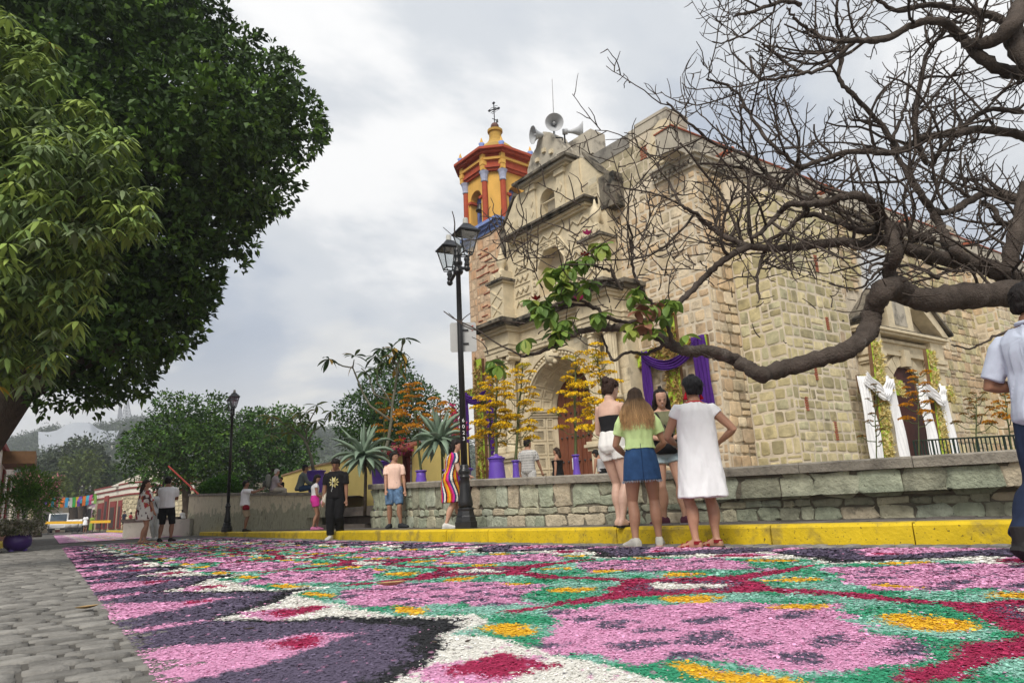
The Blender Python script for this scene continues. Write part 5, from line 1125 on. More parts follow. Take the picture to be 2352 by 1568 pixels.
# ---- street lamps
def lamp_proto(name, label, loc, rz, H=4.7, group='street lamps'):
    t = thing(name, label, 'street lamp', loc, rz, group); I = MT['black_iron']; k = H/4.7
    def part(n, mb, m=I, par=None, **kw): return obj(n, mb, m, par or t, world=False, **kw)
    mb = MB(); mb.lathe((0, 0, 0), [(.19, 0), (.19, .11), (.175, .12), (.165, .19), (.15, .21), (.135, .28), (.14, .31), (.12, .33)], 8); part('plinth', mb)
    mb = MB(); mb.lathe((0, 0, .33), [(.105, 0), (.122, .04), (.118, .10), (.095, .22), (.082, .36), (.073, .46), (.085, .475), (.085, .50), (.075, .51), (.095, .55), (.10, .585), (.085, .61), (.07, .625), (.075, .66), (.055, .69)], 16); part('base', mb, smooth=True)
    mb = MB(); mb.lathe((0, 0, 1.0), [(.056, 0), (.048, H*.45), (.042, H-1.75), (.06, H-1.74), (.065, H-1.71), (.045, H-1.68)], 14); part('shaft', mb, smooth=True)
    zt = H-.75
    mb = MB(); mb.lathe((0, 0, zt), [(.07, 0), (.09, .03), (.09, .06), (.06, .09), (.055, .15), (.08, .18), (.085, .22), (.06, .25), (.06, .32), (.075, .34), (.05, .37), (.065, .42), (.06, .47), (.02, .50)], 12); part('finial', mb, smooth=True)
    for sg in (-1, 1):
        mb = MB(); mb.tube([(sg*.04, 0, zt+.12), (sg*.20, 0, zt+.04), (sg*.32, 0, zt+.0), (sg*.40, 0, zt+.06), (sg*.40, 0, zt+.14)], [.035, .03, .03, .035, .03], 8); mb.sphere((sg*.40, 0, zt-.03), .055, 10, 7); mb.lathe((sg*.40, 0, zt+.0), [(.03, 0), (.05, .04), (.035, .09), (.05, .12), (.05, .15), (.03, .18)], 10); a = part('arm', mb, smooth=True)
        z0 = zt+.18; c = Vector((sg*.40, 0, z0)); hb, ht, hh = .085, .165, .36
        mb = MB()
        for i in range(4):
            q = pi/4+i*pi/2; r2 = math.sqrt(2); d = Vector((math.cos(q), math.sin(q), 0)); d2 = Vector((math.cos(q+pi/2), math.sin(q+pi/2), 0))
            mb.tube([c+d*hb*r2+VZ_*.06, c+d*ht*r2+VZ_*(.06+hh)], .012, 5); mb.tube([c+d*hb*r2+VZ_*.06, c+d2*hb*r2+VZ_*.06], .012, 5); mb.tube([c+d*ht*r2+VZ_*(.06+hh), c+d2*ht*r2+VZ_*(.06+hh)], .014, 5); mb.tube([c, c+d*hb*r2*.9+VZ_*.02, c+d*hb*r2+VZ_*.06], .009, 4)
        f = part('lantern_frame', mb)
        for i in range(4):
            q = pi/4+i*pi/2; r2 = math.sqrt(2); d = Vector((math.cos(q), math.sin(q), 0)); d2 = Vector((math.cos(q+pi/2), math.sin(q+pi/2), 0)); mb = MB(); mb.poly([c+d*hb*r2+VZ_*.06, c+d2*hb*r2+VZ_*.06, c+d2*ht*r2+VZ_*(.06+hh), c+d*ht*r2+VZ_*(.06+hh)]); part('pane', mb, MT['lamp_glass'], f)
        mb = MB(); b = len(mb.v)
        for z, r in ((.06+hh, .19), (.085+hh, .195), (.10+hh, .17), (.21+hh, .075), (.225+hh, .07)):
            for i in range(4): q = pi/4+i*pi/2; mb.vert(c+Vector((math.cos(q), math.sin(q), 0))*r*math.sqrt(2)+VZ_*z)
        for i in range(4):
            for j in range(4): mb.face((i*4+j, i*4+(j+1) % 4, (i+1)*4+(j+1) % 4, (i+1)*4+j))
        mb.face((0, 1, 2, 3)); mb.face((19, 18, 17, 16)); part('lantern_roof', mb)
        mb = MB(); mb.lathe(c+VZ_*(.225+hh), [(.045, 0), (.05, .02), (.045, .10), (.04, .12)], 10); part('cap', mb, mat('lamp_cap', col=(.45, .44, .40), var=.15) if 'lamp_cap' not in bpy.data.materials else bpy.data.materials['lamp_cap'])
    return t
VZ_ = Vector((0, 0, 1))
def glass_mat():
    m, nt, p, o = new_mat('lamp_glass'); N = nt.nodes.new; g = N('ShaderNodeBsdfGlossy'); g.inputs['Roughness'].default_value = .05; tr = N('ShaderNodeBsdfTransparent'); tr.inputs[0].default_value = (.9, .92, .92, 1); d = N('ShaderNodeBsdfTranslucent'); d.inputs[0].default_value = (.85, .86, .85, 1); a = N('ShaderNodeMixShader'); a.inputs[0].default_value = .10; nt.links.new(tr.outputs[0], a.inputs[1]); nt.links.new(d.outputs[0], a.inputs[2]); b = N('ShaderNodeMixShader'); b.inputs[0].default_value = .12; nt.links.new(a.outputs[0], b.inputs[1]); nt.links.new(g.outputs[0], b.inputs[2]); nt.links.new(b.outputs[0], o.inputs[0]); return m
MT['lamp_glass'] = glass_mat()
def text_mesh(body, size, M, m, par, name='number'):
    cu = bpy.data.curves.new('t', 'FONT'); cu.body = body; cu.size = size; cu.align_x = 'CENTER'; cu.align_y = 'CENTER'; cu.extrude = .001; o = bpy.data.objects.new('t', cu); COL.objects.link(o); bpy.context.view_layer.update()
    me = bpy.data.meshes.new_from_object(o.evaluated_get(bpy.context.evaluated_depsgraph_get())); bpy.data.objects.remove(o); bpy.data.curves.remove(cu); me.transform(M); me.materials.clear(); me.materials.append(m); return link(name, me, par, world=False)
L1 = G(1071, 1214, kz_(10.7) if 'kz_' in globals() else kerb_h(10.7)); H1 = DR(1097, 510, L1).z-L1.z
lamp1 = lamp_proto('street_lamp', 'tall black double lantern street lamp in front of the church, nearest one', tuple(L1), R_(-63), H1-.22)
for i, ch in enumerate('6023'):
    q = math.atan2(-L1.y, -L1.x)+.12-R_(-63); z = DR(1070, 966+i*14, L1).z-L1.z; n = Vector((math.cos(q), math.sin(q), 0)); s = Vector((-n.y, n.x, 0)); M = Matrix(((s.x, 0, n.x, n.x*.056), (s.y, 0, n.y, n.y*.056), (0, 1, 0, z), (0, 0, 0, 1))); text_mesh(ch, .085, M, white_m, lamp1)
pn_m = mat('grey_sign_back', col=(.40, .40, .39), var=.12, scale=3, rough=.5, metal=.2, bump=.05, stain=(.3, .2, .14), sscale=7, samt=.4, sthr=.62)
sg_t = thing('sign_plate', 'grey metal back of a square sign fixed to the nearest lamp post', 'sign', tuple(DR(1064, 772, L1))); vd = Vector((L1.x, L1.y, 0)).normalized(); sx_ = Vector((vd.y, -vd.x, 0))
fs = lambda a, b, c: DR(1064, 772, L1)+sx_*a+VZ_*b+vd*c
mb = MB(); pr = [(.225*sx*1.0+(.0), .26*sy) for sx, sy in ((-1, -.9), (-.9, -1), (.9, -1), (1, -.9), (1, .9), (.9, 1), (-.9, 1), (-1, .9))]; mb.prism(fs, pr, .06, .066); obj('plate', mb, pn_m, sg_t)
for z in (-.12, .12): mb = MB(); mb.box(fs, -.09, .09, z-.015, z+.015, .045, .06); obj('clamp', mb, MT['black_iron'], sg_t)
mb = MB(); r_ = random.Random(5)
for k in range(3): a, b = r_.uniform(.12, .18), r_.uniform(-.2, .22); mb.box(fs, a-.015, a+.015, b-.003, b+.003, .052, .058)
tag(obj('red_scribble', mb, mat('red_ink', col=(.55, .08, .04), bump=0), sg_t), kind='stuff')
L2 = G(521, 1221, kerb_h(21)); H2 = DR(540, 912, L2).z-L2.z
lamp2 = copy_tree(lamp1, tuple(L2), R_(-62), (H2-.1)/(H1-.22)*1.04, 'black double lantern street lamp in front of the cream wall')
for ch in list(lamp2.children):
    if ch.name.startswith('number'): bpy.data.objects.remove(ch)
for px, top, hh, lab in ((381, 1036, 4.6, 'far black street lamp behind the person in the white tee shirt'), (571, 1046, 4.4, 'far black street lamp behind the person raising a phone'), (197, 1128, 4.6, 'far black street lamp behind the two on the far carpet')):
    Y = (hh-.5)*F_/(1220.5-.05*px-top); q = D(px, top, Y); c = copy_tree(lamp2, (q.x, q.y, 0.02), R_(30), hh/4.75, lab)

# ---- vases, flower stalks
VT = []
def vase(px, top, Y, prof, label, zb=PZ, lid=False, group=None):
    q = D(px, top, Y); h = q.z-zb; t = thing('vase', label, 'vase', (q.x, q.y, zb), 0, group); mb = MB(); mb.lathe((0, 0, 0), [(r, z*h) for r, z in prof], 24); obj('body', mb, purple_m, t, True, False)
    mb = MB(); r = prof[-1][0]; mb.lathe((0, 0, h-.02), [(r, 0), (r+.02, .005), (r+.02, .03), (r-.01, .035)], 24); obj('rim', mb, purple_m, t, True, False)
    VT.append((round(q.x, 4), round(q.y, 4))); return t, Vector((q.x, q.y, zb+h))
CONE = [(.21, 0), (.205, .3), (.18, .6), (.155, .9), (.15, .93), (.165, .95), (.165, 1.0)]; BOT = [(.16, 0), (.165, .12), (.15, .3), (.10, .5), (.068, .7), (.06, .9), (.066, 1.0)]; TALL = [(.17, 0), (.19, .1), (.235, .6), (.27, .95), (.30, .96), (.30, 1.0)]
def umbel_mesh(name, seed, cols):
    r = np.random.default_rng(seed); n = 150; a = r.uniform(0, 2*pi, n); q = np.sqrt(r.random(n)); x, y = q*np.cos(a), q*np.sin(a); z = .34*(1-q**2)+r.normal(0, .05, n); ctr = np.stack([x, y, z], 1)*np.array([.5, .5, .5]); V, F, C = [], [], []
    cc = np.array(cols)
    for i in range(n):
        u = r.normal(0, 1, 3); u /= np.linalg.norm(u); w = np.cross(u, r.normal(0, 1, 3)); w /= np.linalg.norm(w); s = r.uniform(.035, .075); b = len(V); V += [ctr[i]-u*s, ctr[i]+w*s, ctr[i]+u*s, ctr[i]-w*s]; F.append((b, b+1, b+2, b+3)); c = cc[r.integers(0, len(cc))]*r.uniform(.75, 1.2); C += [c]*4
    for i in range(14):                      # little rays under the flowers
        a0 = i*2*pi/14; p = np.array([.38*math.cos(a0), .38*math.sin(a0), .08]); b = len(V); s = np.array([-math.sin(a0), math.cos(a0), 0])*.008; V += [np.array([0, 0, -.16])-s, np.array([0, 0, -.16])+s, p+s, p-s]; F.append((b, b+1, b+2, b+3)); C += [np.array([.14, .17, .04])]*4
    return np_mesh(name, np.array(V), np.array(F), 4, MT['leaf_soft'], np.array(C))
YC = [(.76, .50, .015), (.68, .41, .01), (.80, .56, .02), (.58, .36, .012)]; OC = [(.52, .22, .015), (.42, .15, .012), (.58, .28, .02)]; DC = [(.22, .10, .02), (.30, .14, .02), (.10, .09, .025)]
UMB = {'y': [umbel_mesh('flower_head', i, YC) for i in range(3)], 'o': [umbel_mesh('flower_head', 10+i, OC) for i in range(3)], 'd': [umbel_mesh('flower_head', 20+i, DC) for i in range(3)], 'g': [umbel_mesh('flower_head', 30+i, [(.52, .42, .02), (.62, .42, .02), (.38, .36, .03)]) for i in range(2)]}
stalk_g = mat('stalk_green', col=(.085, .105, .035), var=.3, scale=8, rough=.6, bump=.2, stain=(.38, .34, .2), sscale=3, samt=.5, sthr=.58); arm_w = (1)
def stalk(base, pxt, top, label, n, size, kind='y', arm=.55, start=.18, seed=1, rad=.03, group='flower stalks in purple vases', Yt=None):
    r = random.Random(seed); tp = D(pxt, top, Yt or base.y); t = thing('flower_stalk', label, 'flower stalk', tuple(base), 0, group); mb = MB(); mid = base.lerp(tp, .5)+Vector((r.uniform(-.04, .04), 0, 0)); pts = [base-Vector((0, 0, .3)) if (round(base.x, 4), round(base.y, 4)) in VT else Vector((base.x, base.y, PZ)), base, base.lerp(tp, .25), mid, base.lerp(tp, .75), tp]
    mb.tube(pts, [rad*1.1, rad, rad*.9, rad*.8, rad*.6, rad*.3], 8); obj('stem', mb, stalk_g, t, True)
    for i in range(n):
        f = start+(1-start)*(i+.3)/n; p = base.lerp(tp, f)+(mid-base.lerp(tp, .5))*(1-abs(2*f-1)); a = i*2.4+r.uniform(-.5, .5); L0 = arm*(1.05-.75*f)*r.uniform(.65, 1.2); d = Vector((math.cos(a), math.sin(a)*.9, 0)); e = p+d*L0+VZ_*(L0*.45)
        mb = MB(); mb.tube([p, p+d*L0*.55+VZ_*(L0*.08), e], [.011, .009, .007], 5); obj('side_arm', mb, stalk_g, t, True)
        mes = UMB[kind] if not (kind == 'y' and f > .8 and r.random() < .5) else UMB['g']
        o = link('flower_head', r.choice(mes), t, world=False); s = size*(1.1-.45*f)*r.uniform(.75, 1.2); o.matrix_parent_inverse = t.matrix_basis.inverted(); o.matrix_basis = Matrix.Translation(e+VZ_*.05*s) @ Matrix.Rotation(r.uniform(-.25, .25), 4, 'X') @ Matrix.Rotation(a, 4, 'Z') @ Matrix.Scale(s, 4)
    return t
v, b = vase(1140, 1052, 14.4, CONE, 'wide purple lidded vase, leftmost in front of the carved portal'); mb = MB(); mb.lathe((0, 0, b.z-PZ), [(.13, 0), (.13, .04), (.06, .05), (.03, .09)], 16); obj('lid', mb, purple_m, v, True, False)
stalk(b, 1142, 843, 'tall yellow flower stalk rising from the wide lidded purple vase', 26, .40, 'y', .46, .16, 1)
b2 = D(1126, 1056, 14.7); stalk(b2, 1119, 880, 'thin yellow flower stalk just left of the wide lidded vase', 13, .34, 'y', .34, .1, 2, .018)
v, b = vase(1184, 1058, 14.2, BOT, 'slim purple bottle vase left of the person in the checked shirt'); stalk(b, 1201, 838, 'yellow flower stalk in the slim bottle vase, leaning right', 25, .37, 'y', .42, .12, 3)
v, b = vase(1322, 1045, 14.6, BOT, 'purple bottle shaped vase in front of the red church door'); stalk(b, 1322, 812, 'yellow flower stalk with pale stem in front of the red door', 19, .42, 'y', .48, .14, 4)
v, b = vase(1408, 1050, 13.4, BOT, 'purple vase hidden behind the tall person with the bun'); stalk(b, 1368, 800, 'tall yellow flower stalk behind the person with the bun', 24, .44, 'y', .46, .12, 5)
v, b = vase(967, 1081, 15.6, [(.145, 0), (.14, .4), (.12, .8), (.105, .88), (.11, 1)], 'small purple vase between the two grey green agaves'); stalk(b, 944, 884, 'orange flower stalk in the small vase between the agaves', 22, .42, 'o', .5, .3, 6)
stalk(D(1016, 1060, 16.4), 1010, 918, 'orange yellow flower stalk behind the right hand agave', 13, .42, 'o', .45, .3, 7); stalk(D(880, 1090, 17.4), 884, 905, 'dull yellow flower stalk behind the left hand agave', 12, .34, 'o', .4, .3, 17)
vase(1052, 1078, 14.2, TALL, 'purple pot half hidden behind the person in the striped dress')
stalk(D(2013, 1046, 12.6), 2012, 880, 'dark dried flower stalk before the first white draped cross', 13, .16, 'd', .26, .1, 8, .012, 'dried flower stalks by the side door'); stalk(D(2111, 1042, 12.6), 2108, 852, 'orange brown flower stalk before the second white draped cross', 15, .26, 'o', .34, .3, 9, .012, 'dried flower stalks by the side door')
stalk(D(2242, 1020, 12.8), 2242, 902, 'brownish flower stalk behind the green railing, left of two', 12, .22, 'd', .36, .2, 10, .014, 'dried flower stalks by the side door'); stalk(D(2322, 1020, 12.4), 2306, 892, 'orange flower stalk behind the green railing, right of two', 15, .24, 'o', .34, .2, 11, .014, 'dried flower stalks by the side door')

# ---- agaves and potted frangipanis
ag_m = leafmat('agave_leaf', .55, .05, .3)
def agave(px, py, Y, L0, n, label, seed, trunk=None, tilt=0.0):
    r = random.Random(seed); c = D(px, py, Y); t = thing('agave', label, 'agave', tuple(c))
    for k in range(n):
        a = k*2.399+r.uniform(-.2, .2); el = 1.35-2.25*(k/n)**.9+r.uniform(-.12, .12); L = L0*r.uniform(.8, 1.1)*(.75+.25*math.sin(pi*min(1, .25+k/n))); w = .12*L0/.7*r.uniform(.85, 1.1); g = r.uniform(.8, 1.2); mb = MB(); mb.cur = (.20*g, .275*g, .20*g); N = 9; d = Vector((math.cos(a)*math.cos(el), math.sin(a)*math.cos(el), math.sin(el))); p = c.copy(); sd = d.cross(VZ_); sd = sd.normalized() if sd.length > .01 else Vector((1, 0, 0)); bend = r.uniform(.6, 2.4) if el < .9 else r.uniform(0, .4)
        for i in range(N):
            q = i/(N-1); ww = w*(.55+.45*math.sin(pi*min(1, q*1.25+.1)) if q < .6 else (1-q)/.4*.98+.02)*.5; nr = sd.cross(d).normalized(); mb.vert(p+sd*ww+nr*ww*.55); mb.vert(p-nr*ww*.1); mb.vert(p-sd*ww+nr*ww*.55); mb.vert(p-nr*(ww*.5+.008)); d = (d-VZ_*(bend*q/N*1.6)).normalized(); p = p+d*(L/(N-1))
        for i in range(N-1):
            for (u, v2) in ((0, 1), (1, 2), (2, 3), (3, 0)): mb.face((i*4+u, i*4+v2, i*4+4+v2, i*4+4+u))
        obj('leaf', mb, ag_m, t, True)
    if trunk: mb = MB(); q = D(*trunk, Y); mb.tube([Vector((q.x, q.y, PZ)), D((px+trunk[0])/2+3, (py+trunk[1])/2, Y), c], [.04, .035, .04], 8); obj('trunk', mb, bark_m, t, True)
agave(836, 1046, 15.8, .86, 38, 'large grey green agave left of the tall purple pot', 3, (838, 1125)); agave(1009, 1010, 15.4, .88, 36, 'large grey green agave on a leaning stem, left of the lamp post', 4, (1046, 1060))
def frangipani(pot, Y, label, branches, whorls, prof, cols, lf, seed, zb, plabel):
    v, b = vase(pot[0], pot[1], Y, prof, plabel, zb); r = random.Random(seed); t = thing('frangipani', label, 'potted tree', tuple(b))
    for i, (pts, r0, r1) in enumerate(branches):
        n = len(pts); P = [D(x, y, Y+.25*math.sin(i*1.7)*k/n) for k, (x, y) in enumerate(pts)]; mb = MB(); mb.tube(P, [px_r(r0+(r1-r0)*k/(n-1), Y) for k in range(n)], 8); obj('trunk' if i == 0 else 'branch', mb, mat('grey_green_bark', col=(.16, .155, .11), var=.25, rough=.85, bump=.4) if 'grey_green_bark' not in bpy.data.materials else bpy.data.materials['grey_green_bark'], t, True)
    LM = [leaf_mesh('leaf', lf, lf*.27, c, MT['leaf'], 7, .35) for c in cols]
    for x, y, n, k, dn in whorls:
        c = D(x, y, Y+r.uniform(-.15, .15))
        for j in range(n):
            o = link('leaf', LM[k if r.random() < .7 else r.randrange(len(LM))], t, world=False); a = j*6.283/n+r.uniform(-.3, .3); el = r.uniform(-.2, .8)-dn; o.matrix_parent_inverse = t.matrix_basis.inverted(); o.matrix_basis = Matrix.Translation(c) @ Matrix.Rotation(a, 4, 'Z') @ Matrix.Rotation(-el, 4, 'Y') @ Matrix.Rotation(r.uniform(-.4, .4), 4, 'X') @ Matrix.Scale(r.uniform(.75, 1.15), 4)
    mb = MB(); mb.cur = (.05, .018, .035)
    for k in range(60): a = r.uniform(0, 6.28); q = r.uniform(.05, .95)*prof[-1][0]; c = b+Vector((q*math.cos(a), q*math.sin(a), -.02)); d = Vector((math.cos(a)*.8, math.sin(a)*.8, r.uniform(.3, 1.2))).normalized()*r.uniform(.08, .2); s = Vector((-math.sin(a), math.cos(a), 0))*.014; mb.add([c-s, c+s, c+d], [(0, 1, 2)])
    tag(obj('dark_groundcover', mb, MT['leaf_soft'], t), kind='stuff')
z2 = lambda x, y: (516.8+.3296*x, 746.5+.3296*y)
frangipani(z2(1095, 953), 16.9, 'tall sparse frangipani in the large purple pot behind the peach tee shirt', [([z2(1105, 960), z2(1118, 880), z2(1140, 790), z2(1162, 650), z2(1165, 560), z2(1190, 400), z2(1213, 240), z2(1240, 130), z2(1250, 90)], 4.6, 1.6), ([z2(1150, 665), z2(1080, 610), z2(1010, 560), z2(960, 470), z2(920, 370), z2(890, 297), z2(820, 285), z2(730, 240)], 3, 1.4), ([z2(1162, 560), z2(1130, 490), z2(1060, 400), z2(1060, 330), z2(1090, 250)], 2.4, 1.2), ([z2(890, 300), z2(900, 240)], 1.6, 1.2), ([z2(1140, 520), z2(1040, 480), z2(1000, 350), z2(950, 300)], 2, 1.2), ([z2(1200, 270), z2(1130, 210), z2(1090, 180)], 2, 1.2), ([z2(1180, 470), z2(1195, 330), z2(1160, 250)], 2, 1.2)],
  [z2(725, 235)+(8, 0, .55), z2(903, 215)+(7, 0, .1), z2(905, 265)+(2, 2, .9), z2(1090, 165)+(7, 0, .3), z2(1165, 165)+(7, 0, .3), z2(1045, 220)+(7, 0, .5), z2(1250, 95)+(7, 0, .2), z2(1225, 190)+(7, 0, .5), z2(1180, 215)+(7, 1, .6), z2(1045, 300)+(7, 1, .4), z2(970, 325)+(6, 1, .4), z2(1238, 250)+(2, 2, 1.0), z2(1110, 260)+(6, 1, .6), z2(1200, 290)+(6, 1, .6)], TALL, [(.03, .065, .02), (.06, .10, .025), (.36, .22, .03)], .36, 4, PZ, 'large tapering purple pot on the yard behind the peach tee shirt')
frangipani(z2(632, 1017), 21.3, 'smaller yellowing frangipani in the purple pot behind the cream wall', [([z2(615, 1010), z2(600, 920), z2(570, 830), z2(530, 765), z2(500, 740)], 4, 2), ([z2(570, 830), z2(610, 745), z2(690, 690), z2(735, 600)], 2.2, 1.2), ([z2(565, 800), z2(570, 700), z2(640, 575)], 2.2, 1.2), ([z2(545, 790), z2(470, 720), z2(370, 665), z2(325, 640)], 2, 1.1), ([z2(500, 755), z2(420, 750), z2(330, 752)], 1.8, 1), ([z2(570, 760), z2(520, 660), z2(520, 610)], 1.8, 1)],
  [z2(315, 765)+(7, 1, .7), z2(322, 635)+(7, 2, .4), z2(400, 705)+(6, 1, .5), z2(480, 690)+(6, 1, .4), z2(510, 625)+(7, 1, .3), z2(570, 610)+(7, 0, .3), z2(640, 560)+(7, 1, .2), z2(738, 600)+(6, 1, .6), z2(640, 665)+(6, 0, .5), z2(455, 745)+(6, 1, .5), z2(560, 680)+(6, 1, .4)], [(.16, 0), (.2, .2), (.25, .7), (.27, .96), (.29, .97), (.29, 1)], [(.07, .12, .025), (.13, .17, .03), (.24, .20, .03)], .42, 5, 1.0, 'purple pot with dark trailing plants behind the end of the cream wall')
# bougainvillea
def bougain(px, py, Y, r0, label, seed, n=900):
    rg = np.random.default_rng(seed); c = np.array(D(px, py, Y)); k = [(c+rg.normal(0, r0*.55, 3)*np.array([1, .6, 1]), r0*.5) for _ in range(9)]; t = thing('bougainvillea', label, 'shrub', (c[0], c[1], 0)); V, F, C = crown_mesh(k, n*.14/r0/r0, .10, .07, [(.55, .04, .16), (.62, .06, .25), (.05, .09, .02), (.45, .03, .06)], rg, sprig=.12); tag(link('blossom', np_mesh('blossom', V, F, 4, MT['leaf_soft'], C), t), kind='stuff'); mb = MB(); q = Vector(c); mb.tube([Vector((q.x, q.y, 0)), q], [.05, .03], 6); obj('stem', mb, bark_m, t)
bougain(1052, 985, 18, .45, 'red and pink bougainvillea behind the lamp post', 2); bougain(910, 1028, 25.5, .35, 'pale pink bougainvillea above the tiled eave', 3, 600)

# ---- flower crosses and draped cloth
star_cols = {'b': [(.46, .31, .10), (.32, .18, .06), (.54, .42, .16)], 'y': [(.70, .58, .22), (.62, .48, .18), (.74, .66, .34)]}
def star_mesh(seed, cols):
    r = random.Random(seed); mb = MB()
    for k in range(12):
        d = Vector((r.gauss(0, 1), r.gauss(0, 1), abs(r.gauss(0, .6))+.15)).normalized(); s = d.cross(Vector((r.gauss(0, 1), r.gauss(0, 1), r.gauss(0, 1)))).normalized()*.10; c = r.choice(cols); g = r.uniform(.7, 1.2); mb.cur = tuple(x*g for x in c); L0 = r.uniform(.6, 1.0); mb.add([Vector((0, 0, 0)), d*L0*.5+s, d*L0, d*L0*.5-s], [(0, 1, 2, 3)])
    return mb.mesh('flower', MT['leaf_soft'])
STARS = {k: [star_mesh(i, c) for i in range(4)] for k, c in star_cols.items()}
lime_m = mat('lime_moss', col=(.40, .55, .05), var=.4, scale=30, rough=.9, bump=.6, bscale=90); frame_m = mat('brown_frame', col=(.16, .085, .04), var=.3, rough=.8)
def cross(label, fn, up, bar, w, kind, seed, fsize=.13, dens=34):
    r = random.Random(seed); o3 = fn(up[0], (up[1]+up[3])/2, 0); t = thing('flower_cross', label, 'flower cross', tuple(fn(up[0], up[1], 0)), 0, 'flower crosses at the church doors'); nrm = (fn(0, 0, 1)-fn(0, 0, 0)).normalized(); ax = (fn(1, 0, 0)-fn(0, 0, 0)).normalized(); az_ = (fn(0, 1, 0)-fn(0, 0, 0)).normalized()
    def slab(name, m, a0, b0, a1, b1, ww, c0, c1):
        d = Vector((a1-a0, b1-b0)); d.normalize(); n = Vector((-d.y, d.x))*ww/2; mb = MB(); mb.prism(fn, [(a0+n.x, b0+n.y), (a0-n.x, b0-n.y), (a1-n.x, b1-n.y), (a1+n.x, b1+n.y)], c0, c1); return obj(name, mb, m, t)
    for nm, (a0, b0, a1, b1) in (('upright', up), ('crossbar', bar)):
        k = 0 if nm == 'upright' else .004; s = slab(nm, lime_m, a0, b0, a1, b1, w, .0+k, .09+k); slab(nm+'_frame', frame_m, a0, b0, a1, b1, w+.05, -.04+k, .06+k)
        L0 = math.hypot(a1-a0, b1-b0)
        for i in range(int(L0*dens*w/.35*.8)):
            q = r.random(); e = r.choice((-1, 1))*r.uniform(.15, .5) if r.random() < .8 else r.uniform(-.3, .3); d = Vector((a1-a0, b1-b0)).normalized(); p = fn(a0+(a1-a0)*q-d.y*e*w, b0+(b1-b0)*q+d.x*e*w, .09+k); o = link('flower', r.choice(STARS[kind]), t, world=False); o.matrix_parent_inverse = t.matrix_basis.inverted()
            o.matrix_basis = Matrix.Translation(p) @ Matrix(((ax.x, az_.x, nrm.x, 0), (ax.y, az_.y, nrm.y, 0), (ax.z, az_.z, nrm.z, 0), (0, 0, 0, 1))) @ Matrix.Rotation(r.uniform(0, 6.28), 4, 'Z') @ Matrix.Scale(fsize*r.uniform(.7, 1.25), 4)
    return t
def drape(name, label, fn, runs, m, seed=1, group='cloths draped over the flower crosses'):
    t = thing(name, label, 'cloth', tuple(fn(runs[0][0], runs[0][1], 0)), 0, group)
    for (a0, b0, a1, b1, w0, w1, sag, c0, c1) in runs:
        mb = MB(); N, K = 22, 25; d = Vector((a1-a0, b1-b0)); d.normalize(); n = Vector((-d.y, d.x)); r = random.Random(seed+int(a0*7))
        ph = r.uniform(0, 6)
        for i in range(N+1):
            q = i/N; w = w0+(w1-w0)*q; cx, cy = a0+(a1-a0)*q, b0+(b1-b0)*q-sag*4*q*(1-q); 
            for j in range(K):
                e = j/(K-1)-.5; mb.vert(fn(cx+n.x*w*e, cy+n.y*w*e, c0+(c1-c0)*q+.03*math.sin(e*27+ph+q*2.5+1.5*math.sin(q*5+e*3))*(.5+.5*abs(math.cos(q*2)))+.02*math.sin(q*9+e*5)))
        for i in range(N):
            for j in range(K-1): mb.face((i*K+j, i*K+j+1, (i+1)*K+j+1, (i+1)*K+j))
        o = obj('fold' if sag else 'hanging_end', mb, m, t, True); md = o.modifiers.new('s', 'SOLIDIFY'); md.thickness = .006
    return t
def uz(px, py, n):
    q = at_n(px, py, n)-M0; return q.dot(U), q.z
FX = lambda a, b, c: FW(a, b, .06+c)
(ua, za), (ub, zb) = uz(1545, 1050, .1), uz(1552, 690, .1); (ul, zl), (ur, zr) = uz(1470, 832, .1), uz(1630, 780, .1); zl = zr = (zl+zr)/2; um = (ua+ub)/2
cross('brown and lime flower cross with purple cloth on the front wall, right of the door', FX, (um, .5, um, zb), (um-1.15, zl, um+1.15, zl), .42, 'b', 3, .17, 44)
drape('purple_drape', 'purple cloth hung over the cross right of the front door', FX, [(um-.80, zl+.15, um-.74, zl-1.9, .30, .36, 0, .2, .16), (um+.98, zl+.2, um+1.0, zl-1.7, .40, .46, 0, .2, .16), (um-.85, zl+.05, um+1.0, zl+.08, .27, .27, .44, .24, .24)], cl_purple)
FX2 = lambda a, b, c: FW(a, b, PN+.0+c)
(ua, za), (ub, zb) = uz(1106, 1098, PN), uz(1106, 824, PN); (ul, zl), (ur, zr) = uz(1078, 908, PN), uz(1141, 894, PN); zl = (zl+zr)/2; um = (ua+ub)/2
cross('brown and lime flower cross with purple cloth on the wall left of the front door', FX2, (um, .5, um, zb), (um-.9, zl, um+.9, zl), .40, 'b', 4, .15, 44)
drape('purple_drape', 'purple cloth hung over the cross left of the front door', FX2, [(um-.75, zl+.1, um-.8, zl-3.0, .4, .5, 0, .2, .16), (um+.75, zl+.15, um+.72, zl-2.6, .34, .3, 0, .2, .16), (um-.75, zl+.02, um+.7, zl+.05, .3, .3, .3, .22, .22)], cl_purple, 5)
def so(px, py, off):
    d = ray(px, py); o = Vector((0, 0, EYE)); q = CC+U2*off; t = (q-o).dot(U2)/d.dot(U2); p = o+d*t-q; return p.dot(SV), p.z
SX = lambda a, b, c: SW(a, b, .75+c)
